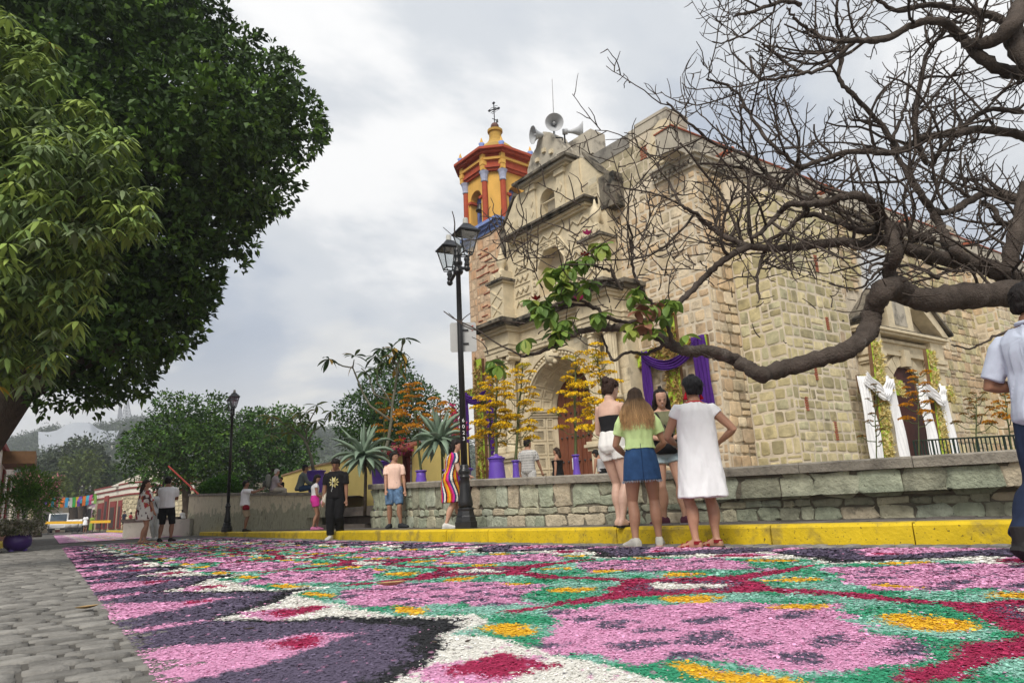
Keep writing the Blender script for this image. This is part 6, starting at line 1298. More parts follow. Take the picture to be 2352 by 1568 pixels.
for i, (bx, tx, by, ty, bl, br_, yb, lab) in enumerate(((2031, 2005, 1046, 785, 1971, 2068, 887, 'first'), (2163, 2131, 1040, 806, 2106, 2183, 902, 'second'))):
    (s0, z0), (s1, z1) = so(bx, by, .75), so(tx, ty, .75); sl, zl = so(bl, yb-4, .75); sr, zr = so(br_, yb+4, .75); zc = (zl+zr)/2; sm = (sl+sr)/2
    cross(('lime and cream flower cross with white cloth left of the side door', 'lime and cream flower cross with white cloth right of the side door')[i], SX, (s0, .6, s1, z1), (sl, zc, sr, zc), .46, 'y', 6+i, .15, 50); hw = (sr-sl)/2
    drape('white_drape', ('white cloth hung over the cross left of the side door', 'white cloth hung over the cross right of the side door')[i], SX, [(sl+.02, zc+.2, sl+.16, zc-2.3, .58, .74, 0, .16, .14), (sr-.92, zc+.2, sr-.62, zc-2.35, .52, .62, 0, .14, .10), (sl+.05, zc+.16, (s0+s1)/2-.02, zc-.34, .46, .34, .0, .21, .24), ((s0+s1)/2-.06, zc-.36, sr-.90, zc+.16, .34, .46, .0, .24, .21)], cl_white, 9+i)
# ---- green railing on the yard
rail_m = mat('green_iron', col=(.02, .045, .032), rough=.5, var=.2); rl = thing('railing', 'low dark green iron railing on the yard at the right', 'railing', tuple(D(2200, 1040, 11.5)))
A, B = D(2098, 1012, 13.2), D(2375, 997, 9.6); n = 30
for k in range(n+1):
    p = A.lerp(B, k/n); mb = MB(); mb.tube([Vector((p.x, p.y, PZ)), Vector((p.x, p.y, p.z))], .011 if k % 6 else .02, 5); obj('bar' if k % 6 else 'post', mb, rail_m, rl)
mb = MB(); mb.tube([A, B], .016, 6); obj('top_rail', mb, rail_m, rl); mb = MB(); mb.tube([Vector((A.x, A.y, PZ+.1)), Vector((B.x, B.y, PZ+.1))], .012, 6); obj('bottom_rail', mb, rail_m, rl)

# ---- cream wall, steps, garden
CW = [(*D(x, y, Y)[:2], D(x, y, Y).z) for x, y, Y in ((742, 1131, 19.6), (700, 1131, 20.1), (590, 1131, 22.0), (505, 1132, 24.2), (430, 1134, 27.2))]
CQ, CS_ = smooth_poly(CW, 60); cw = thing('cream_wall', 'curved cream and grey plastered garden wall with a flat top', 'wall', (CW[2][0], CW[2][1], .1))
cream_m, nt, p_, o_ = new_mat('peeling_plaster')
def peel():
    N = nt.nodes.new; L = nt.links.new; tc = N('ShaderNodeTexCoord'); sep = N('ShaderNodeSeparateXYZ'); L(tc.outputs['Object'], sep.inputs[0]); n1 = N('ShaderNodeTexNoise'); n1.inputs['Scale'].default_value = 3.5; n1.inputs['Detail'].default_value = 8; L(tc.outputs['Object'], n1.inputs[0]); a = N('ShaderNodeMath'); a.operation = 'MULTIPLY_ADD'; L(n1.outputs[0], a.inputs[0]); a.inputs[1].default_value = -.9; L(sep.outputs[2], a.inputs[2]); r = N('ShaderNodeMapRange'); r.inputs[1].default_value = .30; r.inputs[2].default_value = .36; L(a.outputs[0], r.inputs[0])
    n2 = N('ShaderNodeTexNoise'); n2.inputs['Scale'].default_value = 12; n2.inputs['Detail'].default_value = 8; L(tc.outputs['Object'], n2.inputs[0]); c1 = N('ShaderNodeMix'); c1.data_type = 'RGBA'; c1.inputs[6].default_value = (.29, .285, .20, 1); c1.inputs[7].default_value = (.46, .44, .32, 1); L(n2.outputs[0], c1.inputs[0]); c2 = N('ShaderNodeMix'); c2.data_type = 'RGBA'; c2.inputs[6].default_value = (.55, .48, .34, 1); c2.inputs[7].default_value = (.68, .62, .46, 1); L(n2.outputs[0], c2.inputs[0]); m = N('ShaderNodeMix'); m.data_type = 'RGBA'; L(r.outputs[0], m.inputs[0]); L(c1.outputs[2], m.inputs[6]); L(c2.outputs[2], m.inputs[7])
    mp = N('ShaderNodeMapping'); mp.inputs['Scale'].default_value = (9, 9, 3.2); L(tc.outputs['Object'], mp.inputs[0]); v = N('ShaderNodeTexNoise'); v.inputs['Scale'].default_value = 1; v.inputs['Detail'].default_value = 6; v.inputs['Distortion'].default_value = 1.2; L(mp.outputs[0], v.inputs[0]); cr = N('ShaderNodeMapRange'); cr.inputs[1].default_value = .36; cr.inputs[2].default_value = .43; cr.inputs[3].default_value = .6; cr.inputs[4].default_value = 1; L(v.outputs[0], cr.inputs[0]); mu = N('ShaderNodeMix'); mu.data_type = 'RGBA'; mu.blend_type = 'MULTIPLY'; mu.inputs[0].default_value = 1; L(m.outputs[2], mu.inputs[6]); L(cr.outputs[0], mu.inputs[7]); L(mu.outputs[2], p_.inputs['Base Color']); b = N('ShaderNodeBump'); b.inputs['Strength'].default_value = .8; b.inputs['Distance'].default_value = .04; L(v.outputs[0], b.inputs['Height']); L(b.outputs[0], p_.inputs['Normal']); p_.inputs['Roughness'].default_value = .95
peel()
mb = MB(); capm = MB(); n = 40; Lc = CS_[-1]; r_ = random.Random(3)
for i in range(n+1):
    p, t, nn = wall_fr(CQ, CS_, Lc*i/n); j = r_.uniform(-.01, .01)
    nn = -nn if (nn[1] > 0) else nn
    for c, z in ((.03+j, .0), (j, p[2]-.07), (-.4, p[2]-.07), (-.4, 0)): mb.vert((p[0]+nn[0]*c, p[1]+nn[1]*c, z))
    for c, z in ((.04, p[2]-.08), (.04, p[2]), (-.45, p[2]), (-.45, p[2]-.08)): capm.vert((p[0]+nn[0]*c, p[1]+nn[1]*c, z))
for i in range(n):
    for j in range(4): f = (i*4+j, i*4+(j+1) % 4, i*4+4+(j+1) % 4, i*4+4+j); mb.face(f); capm.face(f)
for m_ in (mb, capm): m_.face((0, 1, 2, 3)); m_.face((n*4+3, n*4+2, n*4+1, n*4))
obj('wall_face', mb, cream_m, cw); obj('wall_cap', capm, cop_m, cw)
garden_m = mat('garden_soil', col=(.10, .085, .06), var=.3, rough=.95)
mb = MB(); mb.poly([(q[0]+.25, q[1]+.3, q[2]-.15) for q in CQ[::6]]+[(-12.0, 34, 1.2), (-8, 38, 1.2), (-5.5, 24, 1.1)]); tag(obj('raised_garden', mb, garden_m), kind='structure')
st_m = mat('step_stone', col=(.12, .10, .085), var=.3, rough=.9, bump=.5); stp = thing('steps', 'dark stone steps leading up between the cream wall and the stone wall', 'steps', tuple(G(800, 1212, .16)))
for k in range(4):
    a = D(838, 1200, 16.6+.42*k); b = D(768 if k else 744, 1200, 18.3+.55*k); dv = Vector((b.x-a.x, b.y-a.y, 0)).normalized(); nv = Vector((dv.y, -dv.x, 0)); nv = nv if nv.y > 0 else -nv; q0 = Vector((a.x, a.y, 0)); q1 = Vector((b.x, b.y, 0)); mb = MB(); f = lambda x, y, z: q0+dv*x+nv*y+VZ_*z; mb.box(f, -1.2*(k > 0)*.6, (q1-q0).length+.6, 0, .6+.5*(3-k), .05, kerb_h(16)+.13*(k+1)-.03*(k == 0)); obj('step', mb, st_m, stp)
p = D(420, 1195, 26.5); bench = thing('low_bench', 'low whitewashed bench wall with a dark seat slab left of the cream wall', 'bench', (p.x, p.y, .05)); fb_ = lambda a, b, c: Vector((p.x, p.y, 0))+Vector((.96, -.28, 0))*a+Vector((.28, .96, 0))*b+VZ_*c
mb = MB(); mb.box(fb_, -2.6, .5, -.2, .3, .0, .62); obj('base', mb, mat('whitewash', col=(.50, .48, .42), var=.2, scale=2, rough=.95, bump=.3, stain=(.2, .19, .15), sscale=3, samt=.5, sthr=.55), bench); mb = MB(); mb.box(fb_, -2.7, -.4, -.25, .35, .62, .72); obj('seat_slab', mb, st_m, bench)
# ---- yellow house behind
yel_m = mat('pale_yellow_render', col=(.78, .60, .20), var=.08, scale=1.5, rough=.95, bump=.1, bscale=20, stain=(.55, .42, .16), sscale=1.2, samt=.4, sthr=.6); yh = thing('yellow_house', 'pale yellow walled house with a red door under a tiled eave', 'house', tuple(Vector((*D(935, 1100, 26)[:2], PZ))))
def vwall(mb, pts, thick=.35):           # pts: (px, top y, Y) along the wall
    P = [D(x, y, Y) for x, y, Y in pts]; n = len(P)
    for q in P:
        for dy, z in ((0, 0.0), (0, q.z), (thick, q.z), (thick, 0.0)): mb.vert((q.x, q.y+dy, z))
    for i in range(n-1):
        for j in range(4): mb.face((i*4+j, i*4+(j+1) % 4, i*4+4+(j+1) % 4, i*4+4+j))
    mb.face((0, 1, 2, 3)); mb.face((n*4-1, n*4-2, n*4-3, n*4-4))
mb = MB(); vwall(mb, [(646, 1092, 33), (714, 1071, 31), (820, 1050, 28.8), (924, 1034, 26.6)]); obj('wall', mb, yel_m, yh)
mb = MB(); vwall(mb, [(946, 1024, 25.9), (1000, 1021, 24.9), (1075, 1016, 23.8)]); obj('wall', mb, yel_m, yh)
red_f = mat('maroon_paint', col=(.22, .03, .025), var=.2, rough=.7, bump=.15)
mb = MB(); vwall(mb, [(646, 1090, 32.9), (714, 1069, 30.9), (820, 1048, 28.7), (924, 1032, 26.5)], .5); 
for i, v_ in enumerate(mb.v): 
    if v_[2] == 0: top_z = mb.v[i+1][2] if i % 4 == 0 else mb.v[i-1][2]; mb.v[i] = (v_[0], v_[1], top_z-.07)
obj('wall_cap', mb, mat('terracotta', col=(.34, .22, .13), var=.3, rough=.9), yh)
a, b = D(922, 1040, 26.7), D(950, 1040, 25.95); fd = lambda x, y, z: Vector((a.x, a.y, 0)).lerp(Vector((b.x, b.y, 0)), x)+Vector((.45, .9, 0))*y+VZ_*z
zt = D(936, 1046, 26.3).z
for x0, x1 in ((0, .16), (.84, 1)): mb = MB(); mb.box(fd, x0, x1, -.02, .3, .3, zt); obj('door_frame', mb, red_f, yh)
mb = MB(); mb.box(fd, 0, 1, -.02, .3, zt, zt+.18); obj('door_lintel', mb, red_f, yh); mb = MB(); mb.box(fd, .16, .5, .15, .2, .3, zt); obj('door', mb, red_f, yh); mb = MB(); mb.box(fd, .5, .84, .16, .2, .3, zt-.6); obj('door', mb, mat('pale_door', col=(.55, .57, .55), var=.15), yh)
e0, e1 = D(886, 1045, 27.6), D(952, 1034, 25.7)
for k in range(16):
    q = e0.lerp(e1, (k+.5)/16); mb = MB(); mb.tube([q+Vector((.15, .5, .35)), q+Vector((-.25, -.45, 0))], .075, 6); obj('roof_tile', mb, MT['brick'], yh, True)
# ---- purple pot at the left edge of the street
pb_ = G(38, 1266, 0); pr_ = DR(72, 1240, pb_); rad = (pr_-DR(38, 1240, pb_)).length; pot = thing('round_pot', 'big round glazed purple pot standing on the street at the left edge', 'flower pot', (pb_.x, pb_.y, 0))
mb = MB(); mb.lathe((0, 0, 0), [(rad*.45, 0), (rad*.7, .06), (rad*.95, rad*.45), (rad, rad*.8), (rad*.93, rad*1.15), (rad*.7, rad*1.42), (rad*.5, rad*1.52), (rad*.5, rad*1.62), (rad*.58, rad*1.66), (rad*.5, rad*1.66)], 28); obj('body', mb, mat('violet_glaze', col=(.075, .03, .20), var=.12, scale=4, rough=.28, bump=.04, spec=.5), pot, True, False)
for a in (.4, 2.5, 4.6): mb = MB(); mb.sphere((math.cos(a)*rad*.5, math.sin(a)*rad*.5, .03), (.07, .07, .05), 8, 6); obj('foot', mb, purple_m, pot, True, False)
rg = np.random.default_rng(9); top = np.array([pb_.x, pb_.y, rad*1.6]); plant = thing('potted_shrub', 'feathery green shrub with white trailing flowers in the round purple pot', 'plant', tuple(top))
V1, F1, C1 = crown_mesh([(top+np.array([dx, dy, .55+dz]), .34) for dx, dy, dz in ((-.15, 0, 0), (.2, .1, .1), (0, -.1, .35), (.3, 0, .4), (-.3, .1, .3), (.1, 0, .6), (.45, 0, .15))], 3800, .19, .024, [(.09, .20, .025), (.11, .23, .03), (.07, .15, .025)], rg, sprig=.22, up=.9); tag(link('foliage', np_mesh('foliage', V1, F1, 4, MT['leaf_soft'], C1), plant), kind='stuff')
V1, F1, C1 = crown_mesh([(top+np.array([.36*math.cos(a), .36*math.sin(a), .1]), .16) for a in np.linspace(0, 6.28, 12)], 26000, .05, .04, [(.5, .47, .38), (.6, .57, .46), (.2, .22, .1)], rg, sprig=.1); tag(link('white_flowers', np_mesh('white_flowers', V1, F1, 4, MT['leaf_soft'], C1), plant), kind='stuff')
# ---- left house with wooden eave
lh = thing('white_house', 'white painted house edge with a brown wooden eave at the left edge', 'house', (-20, 27, 0)); fl = lambda s, o, z: Vector((-18.9-.558*s, 25+.83*s, 0))+Vector((.83, .558, 0))*o+VZ_*z
cm = mat('white_render', col=(.62, .58, .50), var=.12, scale=1.5, rough=.95, bump=.15, stain=(.35, .3, .22), sscale=1.5, samt=.4, sthr=.58); mb = MB(); mb.box(fl, -12, 12, -4, 0, 0, 3.5); obj('wall', mb, cm, lh); mb = MB(); mb.box(fl, -12, 12, 0, .03, .0, .85); obj('dado', mb, mat('brown_dado', col=(.22, .08, .04), var=.2, rough=.9), lh); wood_m = mat('brown_wood', col=(.17, .09, .04), var=.35, scale=4, rough=.85, bump=.3)
mb = MB(); mb.box(fl, 1.6, 4.8, -.5, 1.05, 3.02, 3.5); obj('eave', mb, wood_m, lh); mb = MB(); mb.box(fl, -12, 12, -.3, .12, 3.5, 3.7); obj('cornice', mb, red_f, lh)
for s in (-6, -1.5, 3, 7.5):
    mb = MB(); mb.box(fl, s-.1, s+1.3, 0, .06, 1.0, 2.9); w = obj('window_frame', mb, red_f, lh); mb = MB(); mb.box(fl, s+.1, s+1.1, .05, .07, 1.2, 2.75); obj('window_pane', mb, mat('dark_pane', col=(.03, .03, .035), rough=.15, bump=0) if 'dark_pane' not in bpy.data.materials else bpy.data.materials['dark_pane'], w)
mb = MB(); mb.box(fl, -10.5, 0, .1, .6, -.02, .16); tag(obj('side_kerb', mb, kerb_m), 'short yellow kerb in front of the white house at the left edge', 'kerb')
# ---- stone corner house
sh = thing('stone_house', 'cream rubble stone corner house with tall red doors', 'house', tuple(G(300, 1216, 0))); A = D(214, 1210, 80); B = D(292, 1210, 69.5); C = D(440, 1210, 66); zt = D(300, 1104, 69.5).z
def seg_fn(P, Q, out): d = Vector((Q.x-P.x, Q.y-P.y, 0)); L0 = d.length; d.normalize(); n = Vector((d.y, -d.x, 0)); return (lambda a, b, c: Vector((P.x, P.y, 0))+d*a+n*c+VZ_*b), L0
f1, l1 = seg_fn(A, B, 1); f2, l2 = seg_fn(B, C, 1); mb = MB(); foot = [A, B, C, C+Vector((4, 12, 0)), A+Vector((4, 12, 0))]
b0 = 0
for z in (0, zt-.35):
    for q in foot: mb.vert((q.x, q.y, z))
mb.face([0, 1, 2, 3, 4][::-1]); mb.face([5, 6, 7, 8, 9])
for i in range(5): j = (i+1) % 5; mb.face((i, j, 5+j, 5+i))
obj('walls', mb, mat('cream_mortar', col=(.36, .31, .21), var=.2, rough=.95, bump=.3), sh); HS = StoneSet(); r_ = random.Random(6)
for fn, L0, doors in ((f1, l1, True), (f2, l2, False)):
    for st in layout(L0, zt-1.6, (.26, .5), (.4, .9), r_):
        if doors and st[1] < 3.6 and not (L0-2.8 < st[0]): continue
        HS.add(fn, (st[0], st[1]+.1, st[2], st[3]), .05, .03, pick(r_, [(.50, .43, .28), (.56, .49, .34), (.44, .38, .25)]), rough=.3, e=3)
    for z0, z1, o, m in ((zt-1.35, zt-1.2, .08, red_f), (zt-1.2, zt-.75, .04, None), (zt-.75, zt-.6, .12, red_f), (zt-.6, zt-.25, .15, None), (zt-.25, zt-.12, .22, red_f)): mb = MB(); mb.box(fn, -o, L0+o, z0, z1, -.1, o); obj('cornice', mb, m or cm, sh)
HS.build('stone', MT['stone'], sh, 'small_stones', 280)
for s0, w, hh in ((.12, .16, 3.0), (.32, .12, 3.7), (.50, .17, 3.0), (.74, .10, 3.0)):
    mb = MB(); mb.box(f1, l1*s0, l1*(s0+w), .2, hh, -.05, .12); d = obj('door', mb, red_f, sh); mb = MB(); mb.box(f1, l1*(s0+.025), l1*(s0+w-.025), .3, hh-.6, .1, .14); obj('door_panel', mb, mat('dark_wood', col=(.05, .03, .025), var=.3) if 'dark_wood' not in bpy.data.materials else bpy.data.materials['dark_wood'], d)
mb = MB(); q = D(343, 1088, 72); mb.box(lambda a, b, c: Vector((q.x+a, q.y+b, c)), -1.0, 1.2, 0, 2, zt-.3, q.z+.8); mb.prism(lambda a, b, c: Vector((q.x+a, q.y+c, b)), [(-4, zt-.3), (3, zt-.3), (1.2, zt+.9), (-1, zt+.9)], 0.1, 1.9); obj('roof_block', mb, cm, sh)
# bracket lamp on the stone house, red pole over the garden
# red pole
rp = thing('red_pole', 'thin red pole leaning across the trees above the cream wall', 'pole', tuple(D(451, 1129, 26))); mb = MB(); mb.tube([D(387, 1070, 27), D(464, 1142, 25.9)], .03, 6); obj('pole', mb, mat('bright_red', col=(.6, .05, .02), var=.1, rough=.5, bump=0), rp)
# ---- end of the street: houses, van, carts, car, barrier, bunting
def house(name, label, px0, px1, top, Y0, Y1, col, dep=8, doors=(), roof=None):
    A, B = D(px0, 1205, Y0), D(px1, 1205, Y1); fn, L0 = seg_fn(A, B, 1); zt = D((px0+px1)/2, top, (Y0+Y1)/2).z; t = thing(name, label, 'house', (A.x, A.y, 0)); mb = MB(); mb.box(fn, 0, L0, 0, zt, -dep, 0); obj('wall', mb, mat(name+'_render', col=col, var=.12, scale=1, rough=.95, bump=.1), t); mb = MB(); mb.box(fn, -.15, L0+.15, zt, zt+.25, -dep, .15); obj('cornice', mb, roof or cm, t)
    for a, w, z0, z1, m in doors: mb = MB(); mb.box(fn, L0*a, L0*(a+w), z0, z1, -.1, .06); d = obj('door' if z0 < .3 else 'window', mb, m, t); mb = MB(); mb.box(fn, L0*a-.1, L0*(a+w)+.1, z1, z1+.25, -.1, .14); obj('lintel', mb, cm, d)
    return t
dk = mat('dark_opening', col=(.025, .022, .022), rough=.5, bump=0)
house('cream_house', 'low cream house at the end of the street behind the van', 88, 158, 1160, 92, 102, (.52, .43, .30), 8, ((.55, .14, .0, 2.6, red_f), (.15, .14, .9, 2.4, dk), (.8, .1, .9, 2.3, dk)), mat('terracotta_tiles', col=(.33, .15, .09), var=.3)); house('pink_house', 'pale purple house front left of the stone corner house', 184, 222, 1157, 94, 82, (.34, .22, .30), 6, ((.1, .2, .0, 2.7, dk), (.42, .22, .0, 2.7, dk), (.75, .18, .9, 2.5, dk)))
house('tiled_house', 'long low tiled house across the end of the street', 120, 260, 1150, 112, 108, (.40, .27, .2), 8, ((.2, .05, 0, 2.3, dk), (.4, .05, .9, 2.2, dk), (.6, .05, 0, 2.4, red_f)), MT['brick']); house('side_house', 'pale side house beyond the flowering tree', 28, 62, 1150, 62, 82, (.55, .50, .40), 6, ((.2, .12, 0, 2.5, red_f), (.55, .12, .9, 2.4, dk)), MT['brick'])
house('grey_roof_house', 'small grey roofed house above the street trees', 186, 235, 1128, 118, 118, (.36, .33, .30), 6, ((.3, .12, 2, 4, dk),))
white_p = mat('white_car_paint', col=(.72, .72, .70), var=.05, rough=.3, bump=0, spec=.5); glass_d = mat('car_glass', col=(.05, .07, .09), rough=.08, bump=0, spec=.6); rub = mat('tyre_rubber', col=(.02, .02, .02), rough=.8, bump=0); lampm = mat('headlight_glass', col=(.7, .72, .72), rough=.15, bump=0)
def vehicle(label, cat, px, Y, Wd, Ht, L0, m, rz, name, van=True, z=0.0):
    q = D(px, 1215, Y); t = thing(name, label, cat, (q.x, q.y, z), rz); w = Wd/2; f = lambda a, b, c: Vector((c, a, b))
    pr = [(-L0/2, .35), (-L0/2, Ht*.55 if not van else .95), (-L0/2+.15, Ht*.58 if not van else 1.1), (-L0/2+(.55 if van else 1.1), Ht*.62 if not van else 1.2), (-L0/2+(1.15 if van else 1.75), Ht-.08), (-L0/2+(1.5 if van else 2.2), Ht), (L0/2-.3, Ht), (L0/2, Ht*.6), (L0/2, .35)]
    mb = MB(); mb.prism(f, pr, -w, w); o = obj('body', mb, m, t, False, False); bv = o.modifiers.new('b', 'BEVEL'); bv.width = .07; bv.segments = 2
    a0, a1 = pr[3], pr[4]; d = Vector((a1[0]-a0[0], a1[1]-a0[1])).normalized(); n = Vector((-d.y, d.x)); e0 = (a0[0]+d.x*.08+n.x*.012, a0[1]+d.y*.08+n.y*.012); e1 = (a1[0]-d.x*.06+n.x*.012, a1[1]-d.y*.06+n.y*.012); mb = MB(); mb.prism(f, [e0, e1, (e1[0]-n.x*.03, e1[1]-n.y*.03), (e0[0]-n.x*.03, e0[1]-n.y*.03)], -w*.84, w*.84); obj('windscreen', mb, glass_d, t, False, False)
    for sg in (-1, 1):
        mb = MB(); mb.box(f, -L0/2+1.2, L0/2-.5, Ht*.62, Ht-.2, sg*w-.01, sg*w+.01); obj('side_window', mb, glass_d, t, False, False); mb = MB(); mb.sphere((sg*w*.74, -L0/2-.01, .72), (.14, .05, .10), 8, 6); obj('headlight', mb, lampm, t, True, False)
        mb = MB(); mb.box(f, -L0/2+.9, -L0/2+1.1, Ht*.58, Ht*.58+.25, sg*(w+.02), sg*(w+.18)); obj('wing_mirror', mb, rub, t, False, False)
        for y in (-L0/2+.85, L0/2-.8):
            mb = MB(); mb.lathe((sg*(w-.2), y, .33), [(.2, 0), (.33, .0), (.33, .2), (.2, .2)], 16, (Vector((0, 1, 0)), Vector((0, 0, 1)), Vector((1, 0, 0))) if sg > 0 else (Vector((0, 1, 0)), Vector((0, 0, 1)), Vector((1, 0, 0)))); wh = obj('wheel', mb, rub, t, False, False); mb = MB(); mb.lathe((sg*(w-.1)-.1, y, .33), [(.1, 0), (.2, .0), (.2, .205), (.1, .21)], 12, (Vector((0, 1, 0)), Vector((0, 0, 1)), Vector((1, 0, 0)))); obj('rim', mb, lampm, wh, False, False)
    mb = MB(); mb.box(f, -L0/2-.06, -L0/2+.1, .32, .55, -w, w); obj('bumper', mb, rub if van else m, t, False, False); mb = MB(); mb.box(f, -L0/2-.075, -L0/2-.06, .38, .50, -.25, .25); obj('number_plate', mb, cm, t, False, False)
    return t
vehicle('white minibus van parked facing the viewer at the end of the street', 'van', 133, 86, 2.0, 2.3, 5.0, white_p, R_(32), 'minibus'); vehicle('red and white parked car behind the purple pot', 'car', 74, 76, 1.7, 1.4, 4.0, mat('red_car_paint', col=(.40, .03, .03), var=.05, rough=.3, bump=0), R_(33), 'parked_car', False)
cover_m = mat('white_cover', col=(.68, .68, .66), var=.1, rough=.8, bump=.2, bscale=20)
for k, (px, lab) in enumerate(((160, 'white covered cart nearest the van, first in a row of three'), (174, 'white covered cart in the middle of a row of three'), (188, 'white covered cart farthest from the van, last of three'))):
    q = D(px, 1215, 82); t = thing('covered_cart', lab, 'cart', (q.x, q.y, 0), .3, 'covered carts beside the van'); mb = MB(); loft_ = [(.40, .45, .5), (.42, .5, .9), (.38, .45, 1.25), (.25, .3, 1.42)]; b = 0
    for a, c, z in loft_:
        for j in range(12): an = 2*pi*j/12; mb.vert((a*math.copysign(abs(math.cos(an))**.5, math.cos(an)), c*math.copysign(abs(math.sin(an))**.5, math.sin(an)), z))
    for i in range(3):
        for j in range(12): mb.face((i*12+j, i*12+(j+1) % 12, i*12+12+(j+1) % 12, i*12+12+j))
    mb.face(range(36, 48)); mb.face(range(11, -1, -1)); obj('cover', mb, cover_m, t, True, False); mb = MB(); mb.box(lambda a, b, c: Vector((a, b, c)), -.35, .35, -.4, .4, .2, .5); obj('chassis', mb, rub, t, False, False)
    for sg in (-1, 1): mb = MB(); mb.lathe((sg*.33-.05, -.1, .22), [(.08, 0), (.22, 0), (.22, .1), (.08, .1)], 12, (Vector((0, 1, 0)), Vector((0, 0, 1)), Vector((1, 0, 0)))); obj('wheel', mb, rub, t, False, False)
bar_y = mat('barrier_yellow', col=(.72, .40, .02), var=.1, rough=.6, bump=0)
for (x0, y0, x1, y1, posts, lab) in ((104, 1200, 190, 1199, (113, 180), 'long yellow barrier board across the far street, left one'), (208, 1198, 254, 1197, (214, 231), 'yellow barrier board before the red doors, right one')):
    A, B = D(x0, y0, 60), D(x1, y1, 60); t = thing('barrier', lab, 'barrier', (A.x, A.y, 0), 0, 'yellow barriers across the far street'); mb = MB(); d = (B-A); mb.box(lambda a, b, c: A+d*a+Vector((0, b, c)), 0, 1, -.03, .03, -.11, .11); obj('board', mb, bar_y, t)
    for px in posts: q = D(px, y0, 60.1); mb = MB(); mb.tube([Vector((q.x, q.y, 0)), Vector((q.x, q.y, q.z+.1))], .035, 6); mb.tube([Vector((q.x-.5, q.y, .04)), Vector((q.x+.5, q.y, .04))], .04, 6); obj('stand', mb, rub, t)
flag_c = [(.75, .22, .02), (.04, .35, .62), (.62, .62, .6), (.05, .42, .08), (.70, .50, .03), (.18, .07, .42), (.72, .20, .04), (.05, .40, .55), (.55, .08, .25), (.28, .55, .12)]
fm = [mat('flag_paper_%s' % n, col=c, var=.08, bump=0, trans=.4) for n, c in zip(('orange', 'blue', 'white', 'green', 'yellow', 'purple', 'red', 'teal', 'pink', 'lime'), flag_c)]
for (x0, y0, x1, y1, Y, n, hh, lab) in ((66, 1128, 222, 1133, 70, 20, 1.0, 'string of bright paper flags across the far street, nearer and larger'), (95, 1142, 200, 1140, 84, 20, .6, 'second string of paper flags, lower and farther off')):
    A, B = D(x0, y0, Y), D(x1, y1, Y); t = thing('bunting', lab, 'bunting', tuple(A), 0, 'paper flags over the far street'); P = [A.lerp(B, k/n)-VZ_*(.5*math.sin(pi*k/n)) for k in range(n+1)]; mb = MB(); mb.tube(P, .015, 4); obj('string', mb, rub, t)
    for k in range(n):
        a, b = P[k], P[k+1]; c = a.lerp(b, .06); e = a.lerp(b, .94); s = Vector((random.uniform(-.1, .1), .25*random.uniform(-1, 1), 0)); mb = MB(); M_ = [c, e, e-VZ_*hh*.55+s, e-VZ_*hh+s*.6, c.lerp(e, .5)-VZ_*hh*.93+s*.4, c-VZ_*hh+s*.7, c-VZ_*hh*.5+s]; mb.poly(M_); o = obj('flag', mb, fm[k % 10], t); md = o.modifiers.new('s', 'SOLIDIFY'); md.thickness = .01
# ---- hills, white pavilion and masts
hill_m = mat('hill_ground', col=(.045, .06, .03), var=.4, scale=.05, rough=1, bump=0)
RID = [(-700, 1050), (-200, 1045), (0, 1040), (60, 1022), (100, 1012), (200, 1008), (240, 1000), (290, 994), (340, 988), (420, 992), (560, 1004), (700, 1012), (780, 1012), (820, 1018), (900, 1022), (1100, 1030), (1500, 1050), (2400, 1040), (3000, 1060)]
rx = [p[0] for p in RID]; ry = [p[1] for p in RID]; cols_ = np.arange(-700, 3001, 50); YS = [150, 210, 280, 350, 420, 480, 620]; fr = [0, .12, .38, .68, .9, 1.0, .7]
Vh = []; 
for px in cols_:
    top = D(px, float(np.interp(px, rx, ry)), 480)
    for Y, f in zip(YS, fr): q = D(px, 1200, Y); Vh.append((q.x, Y, top.z*f*(1+.06*math.sin(px*.03+Y))))
tag(link('hills', np_mesh('hills', Vh, gridf(len(cols_), len(YS)), 4, hill_m, smooth=True)), kind='structure')
rg = np.random.default_rng(31); kb = []
for _ in range(520):
    px = rg.uniform(-60, 1080); f = rg.random()**.5; Y = 190+290*f; rz_ = D(px, float(np.interp(px, rx, ry)), 480).z*float(np.interp(Y, YS, fr)); q = D(px, 1200, Y); kb.append((np.array([q.x, Y, rz_+2.0]), rg.uniform(3.0, 6.0)))
for px in list(range(700, 800, 7))+list(range(240, 300, 8)): 
    q = D(px, 1200, 478); kb.append((np.array([q.x, 478, D(px, float(np.interp(px, rx, ry)), 480).z+rg.uniform(.5, 3)]), rg.uniform(2.5, 4.5)))
Vv, Ff, Cc = crown_mesh(kb, 8.0, 1.3, .95, [(.05, .075, .03), (.065, .09, .035), (.04, .06, .03)], rg, sprig=2.2); tag(link('far_wood', np_mesh('far_wood', Vv, Ff, 4, MT['leaf_soft'], Cc)), 'hazy wood covering the distant hillside', 'wood', None, 'stuff')
tent = thing('pavilion_roof', 'large white tensile pavilion roof on the distant hill', 'pavilion', tuple(D(180, 1040, 330))); TOP = [(88, 991), (110, 992), (130, 988), (150, 976), (170, 970), (190, 970), (208, 971), (225, 984), (245, 990), (273, 988)]; LOW = [(100, 1038), (112, 1033), (128, 1030), (142, 1024), (165, 1025), (185, 1026), (205, 1016), (226, 1020), (240, 1012), (258, 1024), (273, 990)]
mb = MB(); N = 40; K = 8
for i in range(N+1):
    x = 88+185*i/N; t = np.interp(x, [p[0] for p in TOP], [p[1] for p in TOP]); l = np.interp(x, [p[0] for p in LOW], [p[1] for p in LOW]); l = max(l, t+1.5)
    for k in range(K+1): q = k/K; p = D(x, t+(l-t)*q, 330-26*math.sin(q*pi/2)+10*(x-180)**2/9000); mb.vert(p)
